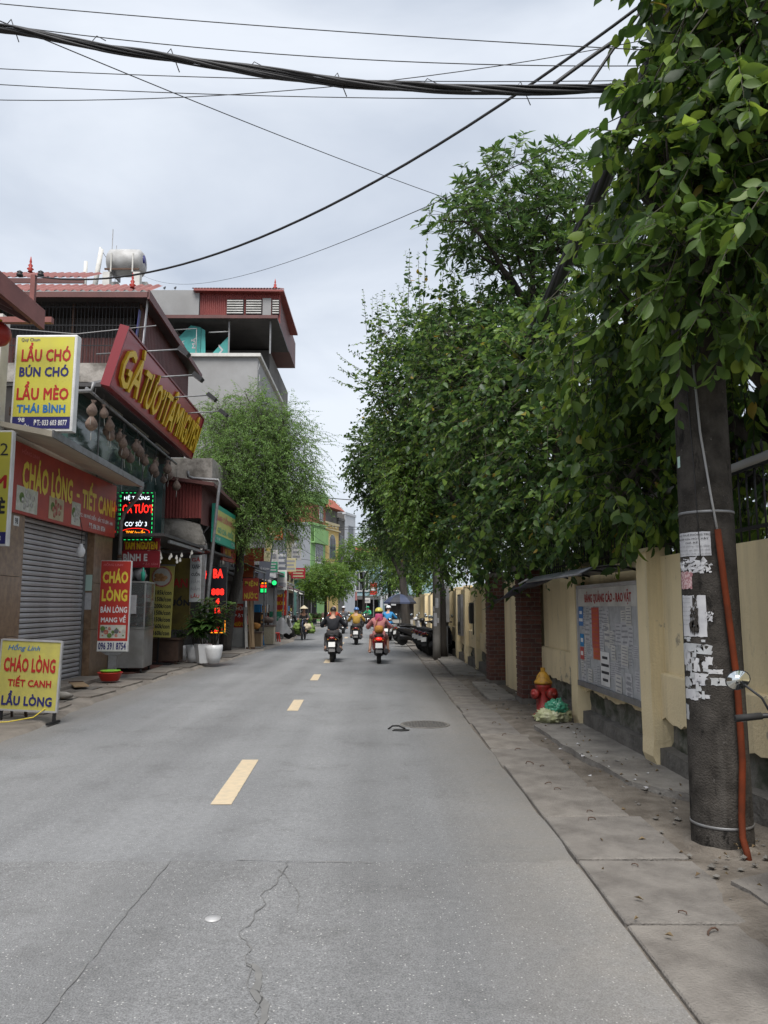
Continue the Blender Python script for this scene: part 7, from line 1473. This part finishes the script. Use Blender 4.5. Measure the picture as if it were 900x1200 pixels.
def tree(name, label, trunk, tr, blobs, n_tw, n_lf, lsize, wr, lm, seed, fine=False, droop=0.35, tl=(0.35,0.7), group=None, flat=0.9, sub=5, bare=0, shoots=(), parts=0, whorl=False, limb_r=0.09, outb=0.38, twr=0.006):
    t = thing(name, label, 'tree', trunk[0], 0, group); base = np.array(trunk[0]); B0 = Vector(trunk[0]); rr = random.Random(seed); rg = np.random.default_rng(seed)
    mb = MB(); tp = [Vector(q)-B0 for q in trunk]; fine_p = []
    for i in range(len(tp)-1):
        for k in range(5): fine_p.append(tp[i].lerp(tp[i+1],k/5)+Vector((0.04*noise.noise(Vector((i+k/5,seed,0))),0.04*noise.noise(Vector((i+k/5,seed,9))),0)))
    fine_p.append(tp[-1]); NR_ = len(fine_p); mb.tube(fine_p,[tr*(1.25 if i == 0 else 1.0)*(1-0.55*i/NR_) for i in range(NR_)],14)
    mb.build('trunk','bark',t)
    br = MB()
    for bl in blobs:
        c = Vector(bl[0])-B0; st_ = fine_p[int(NR_*rr.uniform(0.6,0.98))-1]
        pts = limb(br, st_, c, limb_r, limb_r*0.35, rr)
        for k in range(sub):
            d_ = Vector((rr.gauss(0,1),rr.gauss(0,1),rr.gauss(0.2,1))).normalized(); e = c+Vector((d_.x*bl[1][0],d_.y*bl[1][1],d_.z*bl[1][2]))*0.85
            limb(br, pts[rr.randint(3,6)], e, limb_r*0.32, 0.006, rr, 5, 0.14, 6)
    br.build('branches','bark',t)
    bl2 = [((np.array(b[0])-base), np.array(b[1]))+((b[2],) if len(b) > 2 else ()) for b in blobs]
    p, td, L = twig_set(bl2, n_tw, rg, tl[0], tl[1], droop*0.7, outb)
    if shoots:
        s0 = np.array([s_[0] for s_ in shoots])-base; sdv = unit(np.array([s_[1] for s_ in shoots])); sl = np.array([s_[2] for s_ in shoots])
    if whorl:   # rosettes of leaves at the twig ends
        k = n_lf; a = np.linspace(0,2*PI,k,endpoint=False)[None,:]+rg.random((n_tw,1))*6; tip = p+td*(L*0.6)[:,None]
        ax_up = unit(td*0.6+np.array((0,0,0.7))); u = unit(np.cross(ax_up,np.tile((0.9,0.1,0.2),(n_tw,1)))); v = np.cross(ax_up,u)
        ax = u[:,None,:]*np.cos(a)[:,:,None]+v[:,None,:]*np.sin(a)[:,:,None]+ax_up[:,None,:]*0.35; ax = unit((ax+rg.normal(size=ax.shape)*0.12).reshape(-1,3))
        pos = np.repeat(tip,k,axis=0)+rg.normal(size=(n_tw*k,3))*0.015
    else: pos, ax = leaves_on(p, td, L, n_lf, rg, droop)
    V, F = leaf_geo(pos, ax, rg, lsize*0.55, lsize*1.4, wr, fine, flat)
    if shoots:
        k = 18; ps, as_ = leaves_on(s0, sdv, sl, k, rg, 0.25, 0.0, 1.0); taper = np.tile(1.25-0.75*np.arange(k)/k, len(s0))
        V2, _ = leaf_geo(ps, as_, rg, lsize*0.9, lsize*1.25, wr, fine, flat); V2 = [ps+(q-ps)*taper[:,None] for q in V2]
        V = [np.concatenate((q1,q2)) for q1, q2 in zip(V,V2)]
        twig_geo('shoots', s0, sdv, sl, 0.007, 0.0, t)
    if parts:   # the leaves that show largest become single parts
        wpos = V[0]+base; d = np.linalg.norm(wpos-CAMP,axis=1); ang = np.abs(wpos[:,0]/wpos[:,1]) < 0.49; el = (wpos[:,2]-1.6)/wpos[:,1] < 0.86
        order = np.argsort(np.where(ang & el, d, 1e9))[:parts]; keep = np.ones(len(wpos),bool); keep[order] = False
        pv, pf = leaf_geo(np.zeros((1,3)), np.array(((1.0,0,0),)), np.random.default_rng(3), 1.0, 1.0001, wr, 2, 50.0); proto = mesh_np('leaf', pv, pf, lm)
        pm = [proto]
        for j in order:
            a_ = Vector(V[6][j]-V[0][j]); s_ = Vector(V[9][j]-V[3][j]); Ln = a_.length; a_.normalize(); s_ = (s_-a_*s_.dot(a_)).normalized(); nn = a_.cross(s_)
            M = Matrix((a_,s_,nn)).transposed().to_4x4(); M.translation = Vector(V[0][j]); o_ = bpy.data.objects.new('leaf', proto); COL.objects.link(o_); o_.parent = t; o_.matrix_local = M @ Matrix.Scale(Ln,4)
        V = [q[keep] for q in V]
    stuff(link('crown', mesh_np('crown',V,F,lm), t))
    twig_geo('twigs', p, td, L, twr, 0.25, t)
    return t
tree('pole_side_tree', 'large-leaved dark tree engulfing the top of the big utility pole', [(3.7,6.6,0),(3.6,6.5,1.6),(3.4,6.3,3.0),(3.1,6.0,4.3)], 0.17,
     [((3.05,5.5,5.2),(1.0,1.2,1.2)),((2.55,5.3,6.3),(0.45,.7,.7)),((2.62,4.35,3.95),(0.5,.5,.5)),((3.1,6.7,4.2),(1.0,1.4,1.3)),((2.45,7.2,4.3),(.8,1.1,.95)),((2.5,7.7,2.85),(.5,.9,.60)),((2.25,5.9,4.7),(.45,.6,.7)),((3.5,7,2.9),(.8,1.2,.7)),((3.3,5.2,6.0),(0.9,1.2,1.0)),((3.3,8.2,3.6),(0.8,1.2,1.2)),((2.4,4.75,5.2),(0.5,0.5,0.9),2.0),((2.13,4.85,3.9),(0.40,0.3,0.6),3.2),((2.0,5.0,4.7),(0.3,0.3,0.6),2.0),((3.0,4.9,4.4),(0.7,0.6,1.0)),((3.6,9.5,3.0),(0.7,2.0,1.0)),((2.3,4.95,5.95),(.38,.35,.8),2.0),((2.3,4.9,4.7),(.35,.35,.6),2.0)],
     2050, 13, 0.125, 0.50, 'leaf_near', 11, 2, 0.62, (0.28,0.6), parts=280, flat=0.6, outb=0.45)
tree('whorled_tree', 'lighter green tree with star-like leaf whorls rising against the sky', [(3.8,13.4,0),(3.7,13.4,2.5),(3.4,13.2,5.0),(2.9,13.0,6.8)], 0.16,
     [((2.4,12.8,8.6),(1.2,1.2,.95)),((1.55,12.3,8.0),(.75,.8,.55)),((2.8,13,7.3),(1,1.2,.9)),((3.4,13,8.4),(1,1.2,1.0))], 860, 9, 0.17, 0.30, 'leaf_whorl', 21, False, 0.1, (0.2,0.45), whorl=True, flat=0.5)
sh = []
r3 = random.Random(9)
for k in range(16):
    x, y = r3.uniform(0.35,1.9), r3.uniform(12.4,14.5); z = 6.4+0.55*math.sin(x*2.2)+r3.uniform(-0.2,0.5); sh.append(((x,y,z),(r3.uniform(-0.2,0.12),r3.uniform(-0.1,0.1),1.0),r3.uniform(0.7,1.35)))
tree('mulberry_tree', 'broad dark tree with upright leafy shoots hanging over the notice board and gate', [(3.5,11.2,0),(3.4,11.2,1.8),(3.1,11.3,3.2),(2.6,11.6,4.5)], 0.15,
     [((2.5,11,4.4),(1.3,1.8,1.7)),((2.35,9.6,3.25),(.6,1.2,.95)),((1.75,12.5,5.0),(1.0,1.4,1.6)),((2.0,12.6,3.0),(.75,1.8,.85)),((1.3,13.5,6.0),(.8,1.0,1.0)),((2.4,13,6.2),(.9,1.0,.9)),((3.0,9.0,3.6),(.8,1.2,1.0)),((3.5,11,2.7),(.6,2.5,.9)),((3.4,14.5,2.8),(.6,2.0,1.0))],
     2800, 12, 0.105, 0.62, 'leaf_mid', 31, True, 0.40, (0.3,0.6), shoots=sh, flat=0.8)
sh = []
for k in range(12):
    x, y = r3.uniform(-0.35,1.4), r3.uniform(16.6,18.2); sh.append(((x,y,8.2+r3.uniform(-0.5,0.4)),(r3.uniform(-0.3,0.1),r3.uniform(-0.1,0.1),1.0),r3.uniform(0.6,1.3)))
for k in range(8): sh.append(((-0.3+r3.uniform(-0.2,0.3),r3.uniform(16.8,18),6.2+r3.uniform(-1.0,1.6)),(-0.8,0.0,r3.uniform(0.2,0.9)),r3.uniform(0.5,0.9)))
tree('overhanging_tree', 'dense dark street tree leaning out over the road beyond the gate', [(2.9,17.6,0),(2.8,17.6,1.8),(2.4,17.5,3.4),(1.8,17.4,5.0)], 0.17,
     [((1.5,17.0,5.6),(1.5,1.9,2.1)),((0.6,17.5,6.3),(.95,1.5,1.7)),((1.7,16.8,3.6),(.75,2.0,1.4)),((1.0,19,4.6),(.9,1.7,1.5)),((0.75,17.4,7.6),(1.0,1.3,1.0)),((1.9,17.0,7.6),(1.0,1.3,1.2)),((3.2,18,3.0),(.7,2.5,1.2))],
     2900, 12, 0.105, 0.60, 'leaf_mid', 41, False, 0.35, (0.3,0.65), shoots=sh, flat=0.8)
tree('shading_tree', 'dark street tree above the parked scooters with low hanging sprays', [(1.95,24.4,0),(1.95,24.4,2.0),(1.8,24.3,3.8),(1.3,24.2,5.4)], 0.16,
     [((1.0,24,6.2),(1.6,2.3,2.0)),((-0.1,24,6.2),(.95,1.5,1.3)),((1.2,23.5,4.0),(.75,1.8,1.25)),((0.5,25,4.9),(.85,1.5,1.1))], 2100, 11, 0.12, 0.60, 'leaf_far', 51, False, 0.35, (0.3,0.7), limb_r=0.11)
tree('lit_side_tree', 'added lighter green tree for the lit side of a farther street tree', [(2.75,16.5,0),(2.65,16.5,2.0),(2.2,16.4,3.4),(1.2,16.3,4.0)], 0.09,  # added tree: its lighter leaves paint in the lit side of a farther one
     [((0.62,16.2,3.85),(.40,.5,.55)),((0.85,16.3,4.6),(.45,.5,.5)),((0.98,16.1,3.2),(.35,.5,.45)),((0.5,16.5,4.5),(.35,.4,.4))], 620, 12, 0.095, 0.42, 'leaf_bright', 61, False, 0.6, (0.25,0.55))
tree('forked_tree', 'old forked tree with thick bare trunk behind the parasol', [(1.25,36.8,0),(1.2,36.8,1.8),(1.1,36.8,3.0),(1.15,36.8,4.3)], 0.24,
     [((1.5,38,6.0),(2.0,2.2,1.7)),((0.2,38,5.0),(1.2,1.4,.8)),((2.3,37,5.0),(1.2,1.5,1.3))], 1300, 10, 0.14, 0.5, 'leaf_far', 71, False, 0.3, (0.3,0.7), limb_r=0.13)
tree('wall_end_tree', 'green tree closing the right side of the street beyond the forked tree', [(2.6,50,0),(2.5,50,3),(2.2,50,5)], 0.25,
     [((2.2,50,6.5),(2.4,2.4,2.2)),((0.9,50,5.6),(1.5,1.5,1.3)),((1.8,49,3.8),(1.2,1.5,1.3)),((3.5,48,4),(1.6,1.6,2))], 1300, 10, 0.18, 0.5, 'leaf_bright', 75, False, 0.3, (0.4,0.8), limb_r=0.12)
tree('feathery_tree', 'feathery pale green tree leaning out of the left shop row', [(-5.42,27.2,0),(-5.25,27.25,1.4),(-4.98,27.3,2.8),(-4.92,27.35,4.2),(-4.6,27.5,5.6)], 0.21,
     [((-4.7,27.5,6.9),(1.7,1.6,1.7)),((-3.75,27.5,6.0),(1.45,1.4,1.2)),((-5.7,26.5,6.2),(1.1,1.0,1.2)),((-4.4,27.5,5.0),(1.7,1.5,.8)),((-4.3,27.8,8.4),(.9,.9,.9)),((-3.3,28,7.3),(1.2,1.2,1.3)),((-3.5,27.5,4.8),(1.1,1.0,.7)),((-5.3,26.3,5.0),(0.8,0.8,.7)),((-5.7,27.3,7.6),(1.1,1.1,1.1)),((-4.8,28.3,9.0),(.9,.9,.9)),((-5.9,28.3,8.6),(1.1,1.0,0.9)),((-3.6,28.2,8.4),(.9,.9,.8)),((-2.9,28,6.0),(1.0,1.1,1.0)),((-4.9,26.2,4.3),(0.9,0.8,.6))],
     5000, 15, 0.090, 0.32, 'leaf_feather', 81, False, 0.55, (0.4,1.0), limb_r=0.09, sub=9, outb=0.5, twr=0.004)
tree('roadside_tree', 'rounded green tree in front of the far left houses', [(-4.4,63,0),(-4.4,63,1.8),(-4.3,62.8,3.0)], 0.15,
     [((-4.3,62,3.75),(2.2,1.9,1.5)),((-5.5,62,3.3),(1.1,1.2,.9)),((-3.2,62,3.2),(1.0,1.2,0.9))], 1300, 10, 0.16, 0.5, 'leaf_bright', 91, False, 0.3, (0.3,0.7))
tree('far_bend_tree', 'pale green loose tree above the pale blue house at the bend', [(-1.6,77,0),(-1.6,77,3.0),(-1.8,77,5.0)], 0.16,
     [((-2.6,76,6.8),(1.7,1.8,1.6)),((-1.0,75,6.6),(1.3,1.3,1.1)),((-3.4,76,5.4),(1.2,1.3,0.9))], 900, 10, 0.19, 0.45, 'leaf_bright', 95, False, 0.3, (0.4,0.8))
tree('far_bend_tree', 'darker leafy tree beyond the forked tree trunk at the bend', [(0.9,70,0),(0.9,70,3.0),(0.7,70,4.0)], 0.18,
     [((0.5,70,4.6),(1.9,1.9,1.9)),((1.8,68,5.6),(1.9,1.9,2.2))], 1000, 10, 0.19, 0.5, 'leaf_far', 97, False, 0.3, (0.4,0.8))
if _to.name in COL.objects: COL.objects.unlink(_to)
bpy.data.objects.remove(_to)
